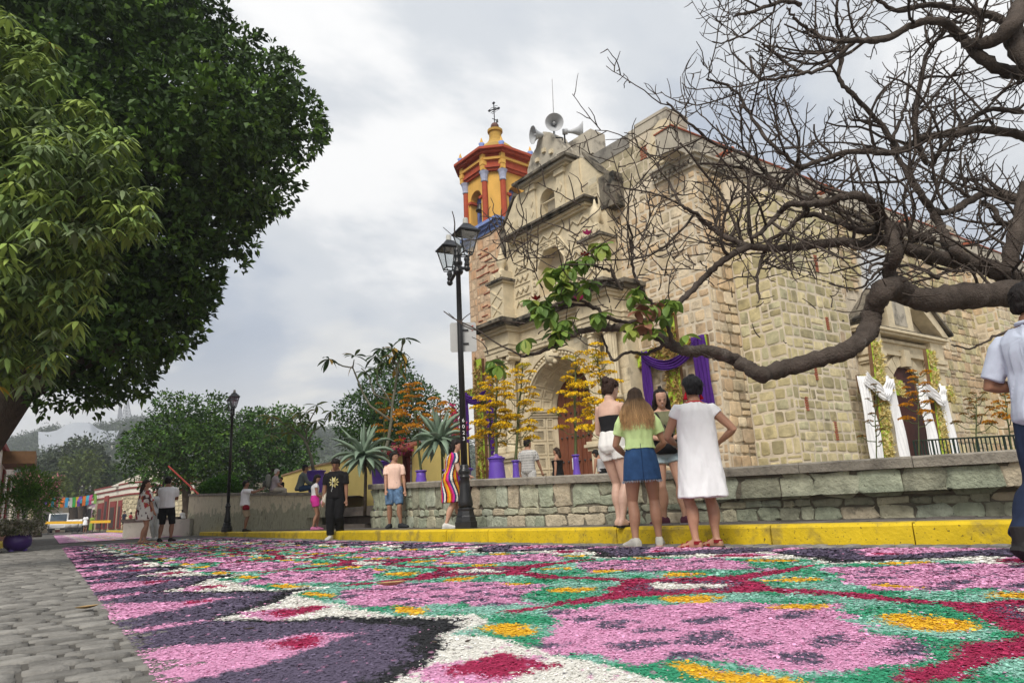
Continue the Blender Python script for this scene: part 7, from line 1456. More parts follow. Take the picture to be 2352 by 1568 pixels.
for i in range(N):
    for k in range(K): mb.face((i*(K+1)+k, i*(K+1)+k+1, (i+1)*(K+1)+k+1, (i+1)*(K+1)+k))
obj('membrane', mb, mat('pavilion_white', col=(.30, .32, .35), var=.05, scale=.05, bump=0, rough=.8), tent, True)
mb = MB(); mb.box(lambda a, b, c: D(105+a*150, 1040, 332)+Vector((0, b, c)), 0, 1, 0, 4, -4, 4); obj('stage_wall', mb, mat('grey_stage', col=(.10, .11, .13), var=.1, bump=0), tent)  # plain dark grey wall standing below the pavilion roof
for px, y in ((100, 1038), (143, 1024), (226, 1020), (258, 1022)): a = D(px, y, 308); mb = MB(); mb.tube([a, Vector((a.x, a.y, a.z-9))], .45, 6); obj('mast', mb, cm, tent)
ms = mat('mast_steel', col=(.34, .35, .38), var=.1, bump=0, rough=.6)
for px, top, bot, w, lab in ((292, 917, 996, 7.5, 'tall lattice radio mast on the hill, the wider of the two'), (276, 928, 994, 3.0, 'thin radio mast on the hill left of the wider one')):
    A, B = D(px-2, bot, 470), D(px, top, 470); t = thing('radio_mast', lab, 'radio mast', tuple(A)); mb = MB(); n = 12; R0 = w/2
    for sg in (-1, 1):
        for sy in (-1, 1): mb.tube([A+Vector((sg*R0, sy*R0, 0)), B+Vector((sg*.35, sy*.35, 0))], .32, 4)
    for k in range(n):
        q0, q1 = k/n, (k+1)/n; r0, r1 = R0*(1-q0)+.35*q0, R0*(1-q1)+.35*q1; a0, a1 = A.lerp(B, q0), A.lerp(B, q1)
        for sy in (-1, 1):
            for sg in (-1, 1): mb.tube([a0+Vector((sg*r0, sy*r0, 0)), a1+Vector((-sg*r1, sy*r1, 0))], .2, 3)
            mb.tube([a0+Vector((-r0, sy*r0, 0)), a0+Vector((r0, sy*r0, 0))], .2, 3)
    tag(obj('lattice', mb, ms, t), kind='stuff')
# ================================================================ PEOPLE
TMP = bpy.data.scenes.new('remesh_work'); TVL = TMP.view_layers[0]
def remesh(mb, voxel, smooth=6, name='body'):
    me = bpy.data.meshes.new('raw'); me.from_pydata(mb.v, [], mb.f); fix_normals(me); o = bpy.data.objects.new('raw', me); TMP.collection.objects.link(o)
    r = o.modifiers.new('r', 'REMESH'); r.mode = 'VOXEL'; r.voxel_size = voxel; r.adaptivity = 0
    s = o.modifiers.new('s', 'SMOOTH'); s.factor = .5; s.iterations = smooth
    TVL.update(); dg = TVL.depsgraph; dg.update(); out = bpy.data.meshes.new_from_object(o.evaluated_get(dg)); out.name = name
    bpy.data.objects.remove(o); bpy.data.meshes.remove(me); return out
def loft(mb, secs, n=16, e=2.3):           # secs: (centre, x axis, y axis, rx, ry)
    b = len(mb.v)
    for c, xa, ya, rx, ry in secs:
        for j in range(n):
            a = 2*pi*j/n; cu = abs(math.cos(a))**(2/e)*math.copysign(1, math.cos(a)); sv = abs(math.sin(a))**(2/e)*math.copysign(1, math.sin(a)); mb.vert(c+xa*(rx*cu)+ya*(ry*sv))
    for i in range(len(secs)-1):
        for j in range(n): mb.face((b+i*n+j, b+i*n+(j+1) % n, b+(i+1)*n+(j+1) % n, b+(i+1)*n+j))
    mb.face([b+j for j in range(n)][::-1]); mb.face([b+(len(secs)-1)*n+j for j in range(n)])
def ik(a, t, l1, l2, pole):
    d = t-a; L = min(d.length, (l1+l2)*.999); dn = d.normalized(); t = a+dn*L; x = (l1*l1-l2*l2+L*L)/(2*L); h = math.sqrt(max(1e-8, l1*l1-x*x)); p = pole-dn*pole.dot(dn); p = p.normalized() if p.length > 1e-6 else Vector((0, 1, 0)); return a+dn*x+p*h, t
VX = Vector((1, 0, 0)); VY = Vector((0, 1, 0)); VZ = Vector((0, 0, 1))
TORSO_F = [(-.055, .052, .05), (-.03, .092, .068), (.0, .101, .073), (.04, .094, .064), (.09, .077, .054), (.13, .076, .053), (.17, .083, .060), (.21, .088, .068), (.25, .090, .058), (.275, .092, .047), (.295, .074, .040), (.312, .036, .034), (.345, .031, .032)]
TORSO_M = [(-.055, .055, .05), (-.03, .090, .066), (.0, .094, .068), (.04, .090, .064), (.09, .087, .060), (.13, .090, .062), (.17, .097, .066), (.21, .102, .068), (.25, .106, .063), (.278, .104, .052), (.30, .08, .044), (.315, .042, .039), (.345, .036, .037)]
class Person:
    def __init__(s, H, sex='f', lean=0.0, side=0.0, hip=.53, twist=0.0, legs=None, arms=None, head=(0, 0, 0), w=1.0, legw=1.0, knees=None, feet_dir=None):
        s.H = H; s.w = w; s.legw = legw; s.sex = sex; h = H
        s.hip = Vector((0, 0, hip*h)) if not hasattr(hip, '__len__') else Vector(hip)*h
        s.sp = Vector((math.sin(side), math.sin(lean), math.cos(lean)*math.cos(side))).normalized()
        s.xa = Vector((math.cos(twist), math.sin(twist), 0)); s.ya = s.sp.cross(s.xa).normalized()
        s.T = TORSO_F if sex == 'f' else TORSO_M
        legs = legs or {}; arms = arms or {}; knees = knees or {}; s.leg = {}; s.arm = {}; s.fd = {}
        for k, sg in (('l', -1), ('r', 1)):
            hj = s.hip+VX*(sg*.052*h*w)-VZ*(.012*h); f = Vector(legs.get(k, (sg*.05, 0, 0)))*h; an = f+VZ*(.042*h)
            kn, an = ik(hj, an, .248*h, .242*h, Vector(knees.get(k, (sg*.1, 1, 0)))); s.leg[k] = (hj, kn, an); fdir = Vector((feet_dir or {}).get(k, (sg*.15, 1, 0))).normalized(); s.fd[k] = fdir
            sh = s.hip+s.sp*(.264*h)+s.xa*(sg*(.094 if sex == 'f' else .108)*h*w)
            tgt = Vector(arms.get(k, (sg*.15, .02, .435)))*h; pole = Vector(arms.get(k+'p', (sg*.5, -1, -.2))); el, wr = ik(sh, tgt, .172*h, .148*h, pole); s.arm[k] = (sh, el, wr)
        yaw, pit, rol = head; Mh = Matrix.Rotation(yaw, 3, 'Z') @ Matrix.Rotation(pit, 3, 'X') @ Matrix.Rotation(rol, 3, 'Y')
        s.hx, s.hy, s.hz = Mh @ VX, Mh @ VY, Mh @ VZ; s.nk = s.hip+s.sp*(.325*h); s.hc = s.nk+s.hz*(.012*h)+s.hy*(.010*h)
    def tsec(s, f, hw, hd, inf=0.0): return (s.hip+s.sp*(f*s.H), VX.lerp(s.xa, min(1, max(0, f/.2))).normalized(), VY.lerp(s.ya, min(1, max(0, f/.2))).normalized(), hw*s.H*s.w+inf, hd*s.H*(s.w*.5+.5)+inf)
    def torso(s, mb, f0=-1, f1=1, inf=0.0, flare=0.0):
        S = [s.tsec(f, a, b, inf*(1 if f < .26 else .45)+flare*max(0, (.15-f)/.2)) for f, a, b in s.T if f0-1e-6 <= f <= f1+1e-6]
        def at(f):
            F = [t[0] for t in s.T]; return s.tsec(f, float(np.interp(f, F, [t[1] for t in s.T])), float(np.interp(f, F, [t[2] for t in s.T])), inf+flare*max(0, (.15-f)/.2))
        if f0 > -.055: S.insert(0, at(f0))
        if f1 < .34: S.append(at(f1))
        loft(mb, S)
    HEAD = [(-.004, .014, .016, .030), (.008, .026, .030, .020), (.028, .036, .043, .010), (.050, .0405, .050, .003), (.072, .043, .0545, -.001), (.092, .0425, .0545, -.003), (.110, .036, .046, -.004), (.122, .025, .032, -.004), (.1285, .010, .013, -.004)]
    def hp(s, x, y, z): return s.hc+s.hx*(x*s.H)+s.hy*(y*s.H)+s.hz*(z*s.H)
    def headm(s, mb, inf=0.0, z0=-1):
        loft(mb, [(s.hp(0, y, z), s.hx, s.hy, a*s.H+inf, b*s.H+inf) for z, a, b, y in s.HEAD if z >= z0], 18, 2.15)
    def armpts(s, k, a, b):              # points along shoulder..wrist between fractions 0..2
        sh, el, wr = s.arm[k]; P = lambda q: sh.lerp(el, q) if q <= 1 else el.lerp(wr, q-1); R = lambda q: float(np.interp(q, [0, .25, .6, 1, 1.25, 1.6, 2], [.030, .029, .0255, .0215, .0225, .018, .0125]))*s.H*(1.0 if s.sex == 'f' else 1.1)*(.6+.4*s.w); q = np.linspace(a, b, max(3, int(6*(b-a))+1)); return [P(x) for x in q], [R(x) for x in q]
    def legpts(s, k, a, b):
        hj, kn, an = s.leg[k]; P = lambda q: hj.lerp(kn, q) if q <= 1 else kn.lerp(an, q-1)
        R = lambda q: float(np.interp(q, [0, .2, .6, .9, 1, 1.12, 1.3, 1.5, 1.8, 2.0], [.055, .054, .044, .034, .0325, .0325, .0365, .033, .0205, .020]))*s.H*s.legw; q = np.linspace(a, b, max(3, int(8*(b-a))+1))
        calf = lambda x: (s.fd[k]*-.010*s.H*math.sin(pi*min(1, max(0, (x-1.05)/.6)))) if x > 1 else Vector((0, 0, 0))
        return [P(x)+calf(x) for x in q], [R(x) for x in q]
    def hand(s, mb, k, curl=.5, fingers=True):
        sh, el, wr = s.arm[k]; h = s.H; d = (wr-el).normalized(); sg = -1 if k == 'l' else 1; x = d.cross(VY if abs(d.y) < .8 else VZ); x.normalize(); y = x.cross(d).normalized()
        if y.dot(VY) < 0: pass
        mb.tube([wr-d*.01*h, wr+d*.012*h, wr+d*.035*h, wr+d*.052*h], [.0125*h, .015*h, .0185*h, .016*h], 10)
        if not fingers: mb.tube([wr+d*.045*h, wr+d*.075*h, wr+d*.092*h+y*.015*h], [.017*h, .014*h, .008*h], 8); return
        for i, (off, L0) in enumerate(((-.0135, .040), (-.0045, .045), (.0045, .042), (.0135, .034))):
            p = wr+d*.047*h+x*(off*h); q1 = p+(d*math.cos(curl*.5)+y*math.sin(curl*.5))*L0*.5*h; q2 = q1+(d*math.cos(curl*1.3)+y*math.sin(curl*1.3))*L0*.5*h; mb.tube([p-d*.01*h, p, q1, q2], [.0056*h, .0056*h, .005*h, .0042*h], 7)
        p = wr+d*.018*h-x*(.013*h*sg); q1 = p+(d*.8-x*sg*.7+y*.3).normalized()*.022*h; mb.tube([p, q1, q1+(d+y*.5).normalized()*.018*h], [.0066*h, .006*h, .0048*h], 7)
    def foot(s, mb, k, inf=0.0, heel=True, L=1.0, up=0.0):
        hj, kn, an = s.leg[k]; f = s.fd[k]; h = s.H; b = Vector((an.x, an.y, an.z-.042*h)); sd = f.cross(VZ).normalized(); u = sd.cross(f).normalized()
        S = []
        for q, w, t, zc in ((-.036, .012, .012, .018), (-.030, .018, .022, .022), (-.01, .021, .030, .030), (.02, .021, .028, .028), (.05, .024, .02, .02), (.085, .027, .014, .014), (.108, .022, .010, .011), (.118, .010, .006, .008)):
            S.append((b+f*(q*h*L)+u*(zc*h+up), sd, u, w*h+inf, t*h+inf*.8))
        loft(mb, S, 12, 2.6)
SKIN = {}
def skin(key, c): 
    if key not in SKIN: SKIN[key] = mat('skin_'+key, col=c, var=.10, scale=9, rough=.5, bump=.08, bscale=120, spec=.35)
    return SKIN[key]
def cloth(name, c, var=.1, rough=.9, bump=.25, bscale=220, **k):
    return MT.setdefault('cl_'+name, mat(name, col=c, var=var, scale=14, rough=rough, bump=bump, bscale=bscale, spec=.15, **k))
cloth_attr = mat('printed_cloth', attr=True, var=.08, scale=10, rough=.9, bump=.2, bscale=200, spec=.15)
hair_m = mat('hair', attr=True, var=.3, scale=30, rough=.58, bump=.5, bscale=140, spec=.22, stretch=(1, 1, .15))
dark_m = mat('dark_feature', col=(.015, .012, .01), rough=.3, var=.1, bump=0); lip_m = mat('lips', col=(.30, .09, .08), rough=.45, var=.1, bump=0); tooth_m = mat('teeth', col=(.75, .73, .68), rough=.3, var=.05, bump=0)
def wrinkle(me, amp, seed, H, hem=None):
    n = len(me.vertices); co = np.empty(n*3, np.float32); me.vertices.foreach_get('co', co); co = co.reshape(-1, 3); no = np.empty(n*3, np.float32); me.vertices.foreach_get('normal', no); no = no.reshape(-1, 3)
    ang = np.arctan2(co[:, 1], co[:, 0]); z = co[:, 2]/H
    w = (vnoise(ang*2.6+20+z*6, z*9+7, seed)-.5)*1.1+(vnoise(ang*4+30-z*9, z*9+3, seed+1)-.5)*.6+(np.abs(vnoise(ang*2.4+40+z*8, z*6-ang*1.2+30, seed+5)-.5)*2-.5)*.5
    if hem is not None: w += np.sin(ang*7+seed+3*vnoise(ang*2+9, z*5, seed+2))*np.clip((hem[0]-z)/(hem[0]-hem[1]), 0, 1)*hem[2]
    co += no*(w*amp)[:, None]; me.vertices.foreach_set('co', co.ravel()); me.update(); return co
def paint(me, fn):
    n = len(me.vertices); co = np.empty(n*3, np.float32); me.vertices.foreach_get('co', co); co = co.reshape(-1, 3); c = np.ones((n, 4), np.float32); c[:, :3] = fn(co); a = me.color_attributes.new('Col', 'FLOAT_COLOR', 'POINT'); a.data.foreach_set('color', c.ravel())
def put(name, me, m, root, smooth=True):
    me.materials.clear(); me.materials.append(m)
    if smooth: me.polygons.foreach_set('use_smooth', [True]*len(me.polygons))
    return link(name, me, root, world=False)
class Dress:                              # builds one figure and its clothes under a root
    def __init__(s, p, loc, rz, label, sk, vox=.012, fingers=True, feet=True):
        s.p = p; s.v = vox; s.root = thing('person', label, 'person', tuple(loc), rz); mb = MB(); h = p.H
        p.torso(mb); p.headm(mb); mb.tube([p.nk-p.sp*.03*h, p.nk+p.hz*.0*h, p.hp(0, -.004, .03)], [.036*h*(1 if p.sex == 'f' else 1.15), .030*h*(1 if p.sex == 'f' else 1.2), .030*h], 12)
        for k in 'lr':
            P, R = p.armpts(k, 0, 2); mb.tube([p.arm[k][0]-p.xa*(.02*h*(-1 if k == 'l' else 1))]+P, [R[0]*.9]+R, 10); p.hand(mb, k, fingers=fingers and vox < .016)
            P, R = p.legpts(k, 0, 2); mb.tube(P+[P[-1]-VZ*.02*h], R+[R[-1]], 12); p.foot(mb, k)
        # nose, brow, ears
        mb.tube([p.hp(0, .052, .062), p.hp(0, .061, .046), p.hp(0, .054, .038)], [.004*h, .0078*h, .005*h], 8); mb.tube([p.hp(-.022, .045, .066), p.hp(0, .053, .068), p.hp(.022, .045, .066)], .005*h, 6); mb.tube([p.hp(-.012, .046, .022), p.hp(.012, .046, .022)], .0055*h, 6)
        for sg in (-1, 1): mb.tube([p.hp(sg*.041, -.006, .034), p.hp(sg*.046, -.010, .050), p.hp(sg*.043, -.012, .064)], [.004*h, .008*h, .005*h], 6)
        for sg in (-1, 1):
            mb.tube([p.hp(sg*.024, .036, .04), p.hp(sg*.026, .034, .05)], .008*h, 6)
        s.body = put('body', remesh(mb, vox, 5 if vox < .01 else 3), sk, s.root)
    def garment(s, name, m, build, amp=.005, hem=None, seed=1, smooth=6, vox=None, col=None):
        mb = MB(); build(mb); me = remesh(mb, vox or max(s.v, .009), smooth, name); wrinkle(me, amp, seed, s.p.H, hem)
        if col: paint(me, col)
        return put(name, me, m, s.root)
    def face(s, smile=False, brow=True, open_eyes=True):
        p = s.p; h = p.H
        for sg in (-1, 1):
            mb = MB(); mb.sphere(p.hp(sg*.0175, .0475, .0565), (.0075*h, .004*h, .0026*h if open_eyes else .0014*h), 8, 5, (p.hx, p.hy, p.hz)); obj('eye', mb, dark_m, s.root, True, False)
            mb = MB(); mb.tube([p.hp(sg*.009, .0535, .0665), p.hp(sg*.018, .052, .0695), p.hp(sg*.028, .044, .0665)], .0019*h, 5); obj('eyebrow', mb, dark_m, s.root, True, False)
        mb = MB(); mb.sphere(p.hp(0, .0485, .0215), (.0145*h, .005*h, .0042*h if smile else .003*h), 10, 5, (p.hx, p.hy, p.hz)); o = obj('mouth', mb, lip_m, s.root, True, False)
        if smile: mb = MB(); mb.sphere(p.hp(0, .0505, .0218), (.0105*h, .004*h, .002*h), 8, 4, (p.hx, p.hy, p.hz)); obj('teeth', mb, tooth_m, o, True, False)
    def tee(s, name, m, f0=.0, f1=.302, sleeve=.55, inf=.012, flare=.008, **k):
        p = s.p
        def b(mb):
            p.torso(mb, f0, f1, inf, flare)
            for q in 'lr':
                if sleeve > 0: P, R = p.armpts(q, -.0, sleeve); mb.tube([p.arm[q][0]-p.xa*(.035*p.H*(-1 if q == 'l' else 1))]+P, [R[0]*.8]+[(r*.88 if i == 0 else r)+inf*(.5 if i == 0 else .9)+.006*i/len(R) for i, r in enumerate(R)], 12)
        return s.garment(name, m, b, **k)
    def trousers(s, name, m, a=1.95, inf=.014, top=.08, loose=.0, **k):
        p = s.p
        def b(mb):
            p.torso(mb, -.055, top, inf*.8)
            for q in 'lr': P, R = p.legpts(q, 0, a); mb.tube(P, [max(r, .026*p.H*(1+loose))+inf*(.8+.5*i/len(R)) for i, r in enumerate(R)], 14)
        return s.garment(name, m, b, **k)
    def skirt(s, name, m, secs, e=2.2, **k):
        p = s.p; return s.garment(name, m, lambda mb: loft(mb, [(Vector((p.hip.x*(1 if z > .45 else .6), p.hip.y*(1 if z > .45 else .5)+y*p.H, z*p.H)), VX, VY, a*p.H, b*p.H) for z, a, b, y in secs], 24, e), **k)
    def shoes(s, m, name='shoe', inf=.006, ankle=0.0, sole=None):
        for q in 'lr':
            mb = MB(); s.p.foot(mb, q, inf, L=1.05, up=.004)
            if ankle: an = s.p.leg[q][2]; mb.tube([an-VZ*.02*s.p.H, an+VZ*ankle*s.p.H], [.026*s.p.H, .024*s.p.H], 10)
            o = put(name, remesh(mb, max(.006, s.v*.7), 3, name), m, s.root)
            if sole: s.sole(q, sole, o)
    def sole(s, q, m, parent=None, t=.022, up=0.0):
        p = s.p; hj, kn, an = p.leg[q]; f = p.fd[q]; h = p.H; sd = f.cross(VZ).normalized(); u = sd.cross(f).normalized(); b = Vector((an.x, an.y, an.z-.042*h)); mb = MB(); P = []
        out = [(-.042, .012), (-.036, .02), (-.01, .023), (.03, .023), (.07, .029), (.1, .026), (.12, .016), (.126, .004)]
        ring = [(a, w) for a, w in out]+[(a, -w) for a, w in out[::-1]]
        n = len(ring)
        for z in (0, t): 
            for a, w in ring: mb.vert(b+f*(a*h*1.04)+sd*(w*h*1.06)+u*(z+up-.006))
        mb.face(range(n)); mb.face([n+i for i in range(n)][::-1])
        for i in range(n): mb.face((i, (i+1) % n, n+(i+1) % n, n+i))
        return obj('sole', mb, m, parent or s.root, False, False)
    def sandals(s, m, sole_m, heel_strap=True):
        p = s.p; h = p.H
        for q in 'lr':
            o = s.sole(q, sole_m, t=.024); o.name = 'sandal'; hj, kn, an = p.leg[q]; f = p.fd[q]; sd = f.cross(VZ).normalized(); b = Vector((an.x, an.y, an.z-.042*h))
            arcs = [(.075, .03, .031), (.045, .027, .043)]
            for i, (a, w, hh) in enumerate(arcs):
                mb = MB(); n = 9
                for t in np.linspace(0, pi, n):
                    for da in (-.011, .011): mb.vert(b+f*((a+da)*h)+sd*(math.cos(t)*w*h)+VZ*(math.sin(t)*hh*h+.004))
                for j in range(n-1): mb.face((2*j, 2*j+1, 2*j+3, 2*j+2))
                obj('strap', mb, m, o, True, False)
            if heel_strap:
                mb = MB(); n = 11
                for t in np.linspace(-.5*pi, .5*pi, n):
                    for dz in (.028, .046): mb.vert(b+f*(-.037*h*math.cos(t)+.004*h)+sd*(.027*h*math.sin(t))+VZ*(dz*h))
                for j in range(n-1): mb.face((2*j, 2*j+1, 2*j+3, 2*j+2))
                obj('strap', mb, m, o, True, False)
    def hair(s, col, style='short', length=.0, seed=1, vol=.008, strands=0, tip=None, wid=1.0, front=.080):
        p = s.p; h = p.H; mb = MB()
        # cap: head sections inflated, cut back at the face
        secs = []
        for z, a, b, y in [(.018, .036, .03, -.018), (.034, .040, .036, -.016), (.052, .0425, .042, -.012), (.072, .044, .050, -.007)]+[q for q in p.HEAD if q[0] > .08]: 
            cut = (-.026 if style != 'short' else -.022) if z < front else (-.004 if z < .1 else 0)
            bb = b+(vol if z > .02 else vol*.5); secs.append((p.hp(0, y+cut*.5, z), p.hx, p.hy, (a+vol*.85)*h, (bb+cut*.5)*h))
        secs.append((p.hp(0, -.004, .1285+vol), p.hx, p.hy, .012*h, .014*h)); loft(mb, secs, 18, 2.15)
        if style == 'bun': mb.sphere(p.hp(0, -.052, .112), (.030*h, .028*h, .027*h), 12, 8); mb.sphere(p.hp(.015, -.06, .10), .02*h, 8, 6)
        if style == 'topknot': mb.sphere(p.hp(0, -.012, .143), (.016*h, .016*h, .014*h), 10, 7)
        if style in ('long', 'topknot', 'pony') and length:
            base = p.hp(0, -.042, .085); L_ = length*h; n = 6
            for q, xw, yd in ((0, .040, .024), (.25, .047, .026), (.5, .055*wid, .026), (.8, .060*wid, .022), (1, .050*wid, .012)) if False else ():
                pass
            S = []
            for q, xw, yd, yo in ((0, .036, .024, .004), (.2, .0445, .032, -.002), (.4, .054, .028, -.010), (.65, .064, .022, -.018), (.88, .063, .016, -.022), (1, .05, .010, -.022)):
                c = base-VZ*(L_*q)+p.ya*(yo*h); k = 1+(wid-1)*min(1, q*2.2); S.append((c, p.xa if q > .3 else p.hx, p.ya if q > .3 else p.hy, xw*h*k, yd*h))
            loft(mb, S, 16, 2.4)
            if style == 'topknot':
                for sg in (-1, 1): mb.tube([p.hp(sg*.040, .006, .085), p.hp(sg*.047, .006, .04), p.hp(sg*.05, .0, 0)-VZ*.0*h, p.hp(sg*.056, .012, -.06), p.hp(sg*.054, .03, -.12)], [.014*h, .02*h, .021*h, .02*h, .008*h], 8)
        me = remesh(mb, max(.007, s.v*.8), 3, 'hair'); zt = p.hp(0, 0, .06).z; tipc = np.array(tip if tip else col)
        grad = lambda co: np.array(col)[None]*(1-np.clip((zt-co[:, 2])/(max(.01, length)*h*.75), 0, 1)[:, None])+tipc[None]*np.clip((zt-co[:, 2])/(max(.01, length)*h*.75), 0, 1)[:, None] if length else np.repeat(np.array(col)[None], len(co), 0)
        n_ = len(me.vertices); co = np.empty(n_*3, np.float32); me.vertices.foreach_get('co', co); co = co.reshape(-1, 3); no = np.empty(n_*3, np.float32); me.vertices.foreach_get('normal', no); no = no.reshape(-1, 3)
        ang = np.arctan2(co[:, 1]-p.hc.y, co[:, 0]-p.hc.x); co2 = co+no*((vnoise(ang*9+20, co[:, 2]*(8 if length else 40), seed)-.5)*.010*h/1.7*(1.0 if length else 1.5))[:, None]; me.vertices.foreach_set('co', co2.ravel()); paint(me, lambda c: grad(c)*(.75+.5*vnoise(ang*14+9, c[:, 2]*5, seed+3))[:, None])
        o = put('hair', me, hair_m, s.root)
        if strands:
            r = random.Random(seed); SB = MB()
            for i in range(strands):
                a = r.uniform(-1.25, 1.25) if length else r.uniform(-pi, pi); 
                if length:
                    q0 = r.uniform(.0, 1); st = p.hp(.03*math.sin(a)*r.uniform(.3, 1.05), -.03*math.cos(a)*r.uniform(.2, 1.0), .118+vol-.01*r.random()); mid = p.hp(.049*math.sin(a), -.062*math.cos(a)-.004, .06)
                    e = p.hp(0, -.045, .06)-VZ*(length*h*r.uniform(.72, 1.1))+p.xa*(.066*wid*h*math.sin(a)+r.gauss(0, .006)*h)+p.ya*((-.052*math.cos(a)*.8-.012+r.gauss(0, .004))*h); m2 = mid.lerp(e, .5)+p.ya*(-.006*h)+p.xa*(r.gauss(0, .006)*h); P = [st, p.hp(.046*math.sin(a), -.056*math.cos(a), .10), mid, m2, e]
                else:
                    el = r.uniform(.2, 1.5); dirv = p.hx*math.sin(a)*math.cos(el)+p.hy*math.cos(a)*math.cos(el)+p.hz*math.sin(el); 
                    if dirv.dot(p.hy) > .55 and el < .9: continue
                    c = p.hp(0, -.006, .068); st = c+dirv*(.056+vol*.6)*h; fl = (dirv.cross(VZ)*r.uniform(-1, 1)+Vector((0, 0, -.9))+dirv*.25).normalized(); L2 = r.uniform(.018, .045)*h; P = [st, st+fl*L2*.6+dirv*.004*h, st+fl*L2]
                zq = max(0, min(1, (zt-P[-1].z)/(max(.01, length)*h*.8))); tone = r.uniform(.55, 1.5)
                b = len(SB.v); wv = (.0022 if length else .0026)*h
                for j, pt_ in enumerate(P):
                    q = max(0, min(1, (zt-pt_.z)/(max(.01, length)*h*.75))) if length else 0; SB.cur = tuple(min(1, (col[c]*(1-q)+tipc[c]*q)*tone) for c in range(3)); t = (P[min(j+1, len(P)-1)]-P[max(j-1, 0)]).normalized(); sd = t.cross(pt_-p.hp(0, 0, .03)); sd = sd.normalized() if sd.length > 1e-6 else VX; w = wv*(1-.8*j/(len(P)-1)); SB.vert(pt_-sd*w); SB.vert(pt_+sd*w)
                for j in range(len(P)-1): SB.face((b+2*j, b+2*j+1, b+2*j+3, b+2*j+2))
            tag(obj('loose_hair', SB, hair_m, o, True, False, False), kind='stuff')
        return o
    def bag(s, name, label, cat, c, size, m, strap=None, rz=0.0):
        L = s.root.matrix_basis; t = thing(name, label, cat, tuple(L @ Vector(c)), s.root.rotation_euler.z+rz); mb = MB(); a, b, hh = size
        loft(mb, [(Vector((0, 0, z*hh)), VX, VY, a*w, b*w2) for z, w, w2 in ((-.5, .55, .5), (-.42, .85, .9), (-.1, 1, 1), (.25, .95, .85), (.45, .8, .5), (.5, .7, .3))], 16, 3.0); obj('pouch', mb, m, t, True, False)
        if strap:
            mb = MB(); mb.tube([Vector(q)-Vector(c) for q in strap], .012, 5); o = obj('strap', mb, m, t, True, False); o.matrix_basis = Matrix.Rotation(-rz, 4, 'Z')
        return t
def spot(px, bot, top, z): g = G(px, bot, z); t = DR(px, top, g); return g, t.z-z
def kz(Y): return kerb_h(Y)
SK_L = skin('light', (.50, .29, .205)); SK_T = skin('tan', (.37, .195, .125)); SK_D = skin('brown', (.25, .125, .075)); SK_P = skin('pale', (.56, .36, .275))
DK = (.012, .009, .008); BRN = (.03, .016, .010)

# --- woman in the white dress
g, H = spot(1630, 1259, 857, 0); H = min(H, 1.72)
p = Person(H, 'f', w=1.12, legw=1.02, legs={'l': (-.075, .0, 0), 'r': (.06, .03, 0)}, arms={'l': (-.075, .16, .60), 'lp': (-1, -.5, -.5), 'r': (.16, .07, .60), 'rp': (.8, -.8, -.6)}, head=(.15, .12, 0), feet_dir={'l': (-.75, .7, 0), 'r': (-.55, .8, 0)})
d = Dress(p, g, .12, 'person with short black hair in a loose white knee length dress, back turned', SK_T, .0075)
wd = cloth('white_cotton', (.80, .80, .82), var=.04)
def build_(mb):
    h = p.H; loft(mb, [(p.hip+VZ*(z-.53)*h, VX, VY, a*h, b*h) for z, a, b in ((.285, .148, .110), (.36, .140, .103), (.46, .131, .096), (.55, .124, .088), (.64, .118, .080), (.72, .116, .076), (.78, .112, .066), (.808, .104, .054), (.826, .085, .046), (.838, .048, .04))], 28, 2.3)
    for q in 'lr': P, R = p.armpts(q, 0, .3); mb.tube([p.arm[q][0]-p.xa*(.04*h*(-1 if q == 'l' else 1))]+P, [R[0]]+[r+.016 for r in R], 12)
d.garment('dress', wd, build_, amp=.013, hem=(.6, .28, .35), seed=5, vox=.008, smooth=5); d.hair((.012, .012, .014), 'short', seed=2, vol=.013, strands=420)
d.sandals(cloth('red_leather', (.20, .012, .016), rough=.5), cloth('dark_sole', (.06, .05, .05)))
mb = MB(); mb.tube([p.hip+p.sp*(.308*H)+Vector((.048*H*math.cos(t), .044*H*math.sin(t), 0)) for t in np.linspace(0, 2*pi, 16)], .007, 6); obj('necklace', mb, cloth('red_thread', (.5, .012, .03)), d.root, True, False)
for sg in (-1, 1): mb = MB(); mb.tube([p.hp(sg*.047, -.01, .034), p.hp(sg*.05, -.012, .012), p.hp(sg*.055, -.016, -.012)], [.004, .012, .024], 8); obj('earring', mb, MT['cl_red_thread'], d.root, True, False)
mb = MB(); 
for k in range(3): mb.tube([p.arm['l'][2]+(p.arm['l'][1]-p.arm['l'][2]).normalized()*(.02+.02*k)+Vector((.03*math.cos(t), 0, .03*math.sin(t))) for t in np.linspace(0, 2*pi, 10)], .006, 5)
obj('bracelet', mb, cloth('bead_grey', (.25, .25, .22)), d.root, True, False)
# --- young woman in the lime top
g, H = spot(1490, 1257, 876, 0); H = min(H, 1.72)
p = Person(H, 'f', w=1.02, legw=1.04, legs={'l': (-.075, .0, 0), 'r': (.075, .05, 0)}, arms={'l': (-.07, .13, .56), 'lp': (-1, -.6, -.6), 'r': (.08, .13, .57), 'rp': (1, -.6, -.6)}, head=(-.2, -.15, 0), feet_dir={'l': (-.5, .85, 0), 'r': (.15, 1, 0)})
d = Dress(p, g, -.08, 'person with long brown to blond hair in a lime green top and blue denim skirt', SK_T, .0075)
d.tee('tee_shirt', cloth('lime_cotton', (.62, .80, .36), var=.05), f0=.07, sleeve=.62, inf=.018, flare=.03, amp=.015, seed=11, smooth=4)
d.skirt('denim_skirt', cloth('blue_denim', (.035, .085, .20), var=.25), [(.635, .078, .058, 0), (.60, .090, .066, 0), (.55, .104, .076, 0), (.50, .112, .082, .0), (.44, .118, .086, .005), (.405, .122, .088, .008)], amp=.005, seed=3)
mb = MB(); r_ = random.Random(2)
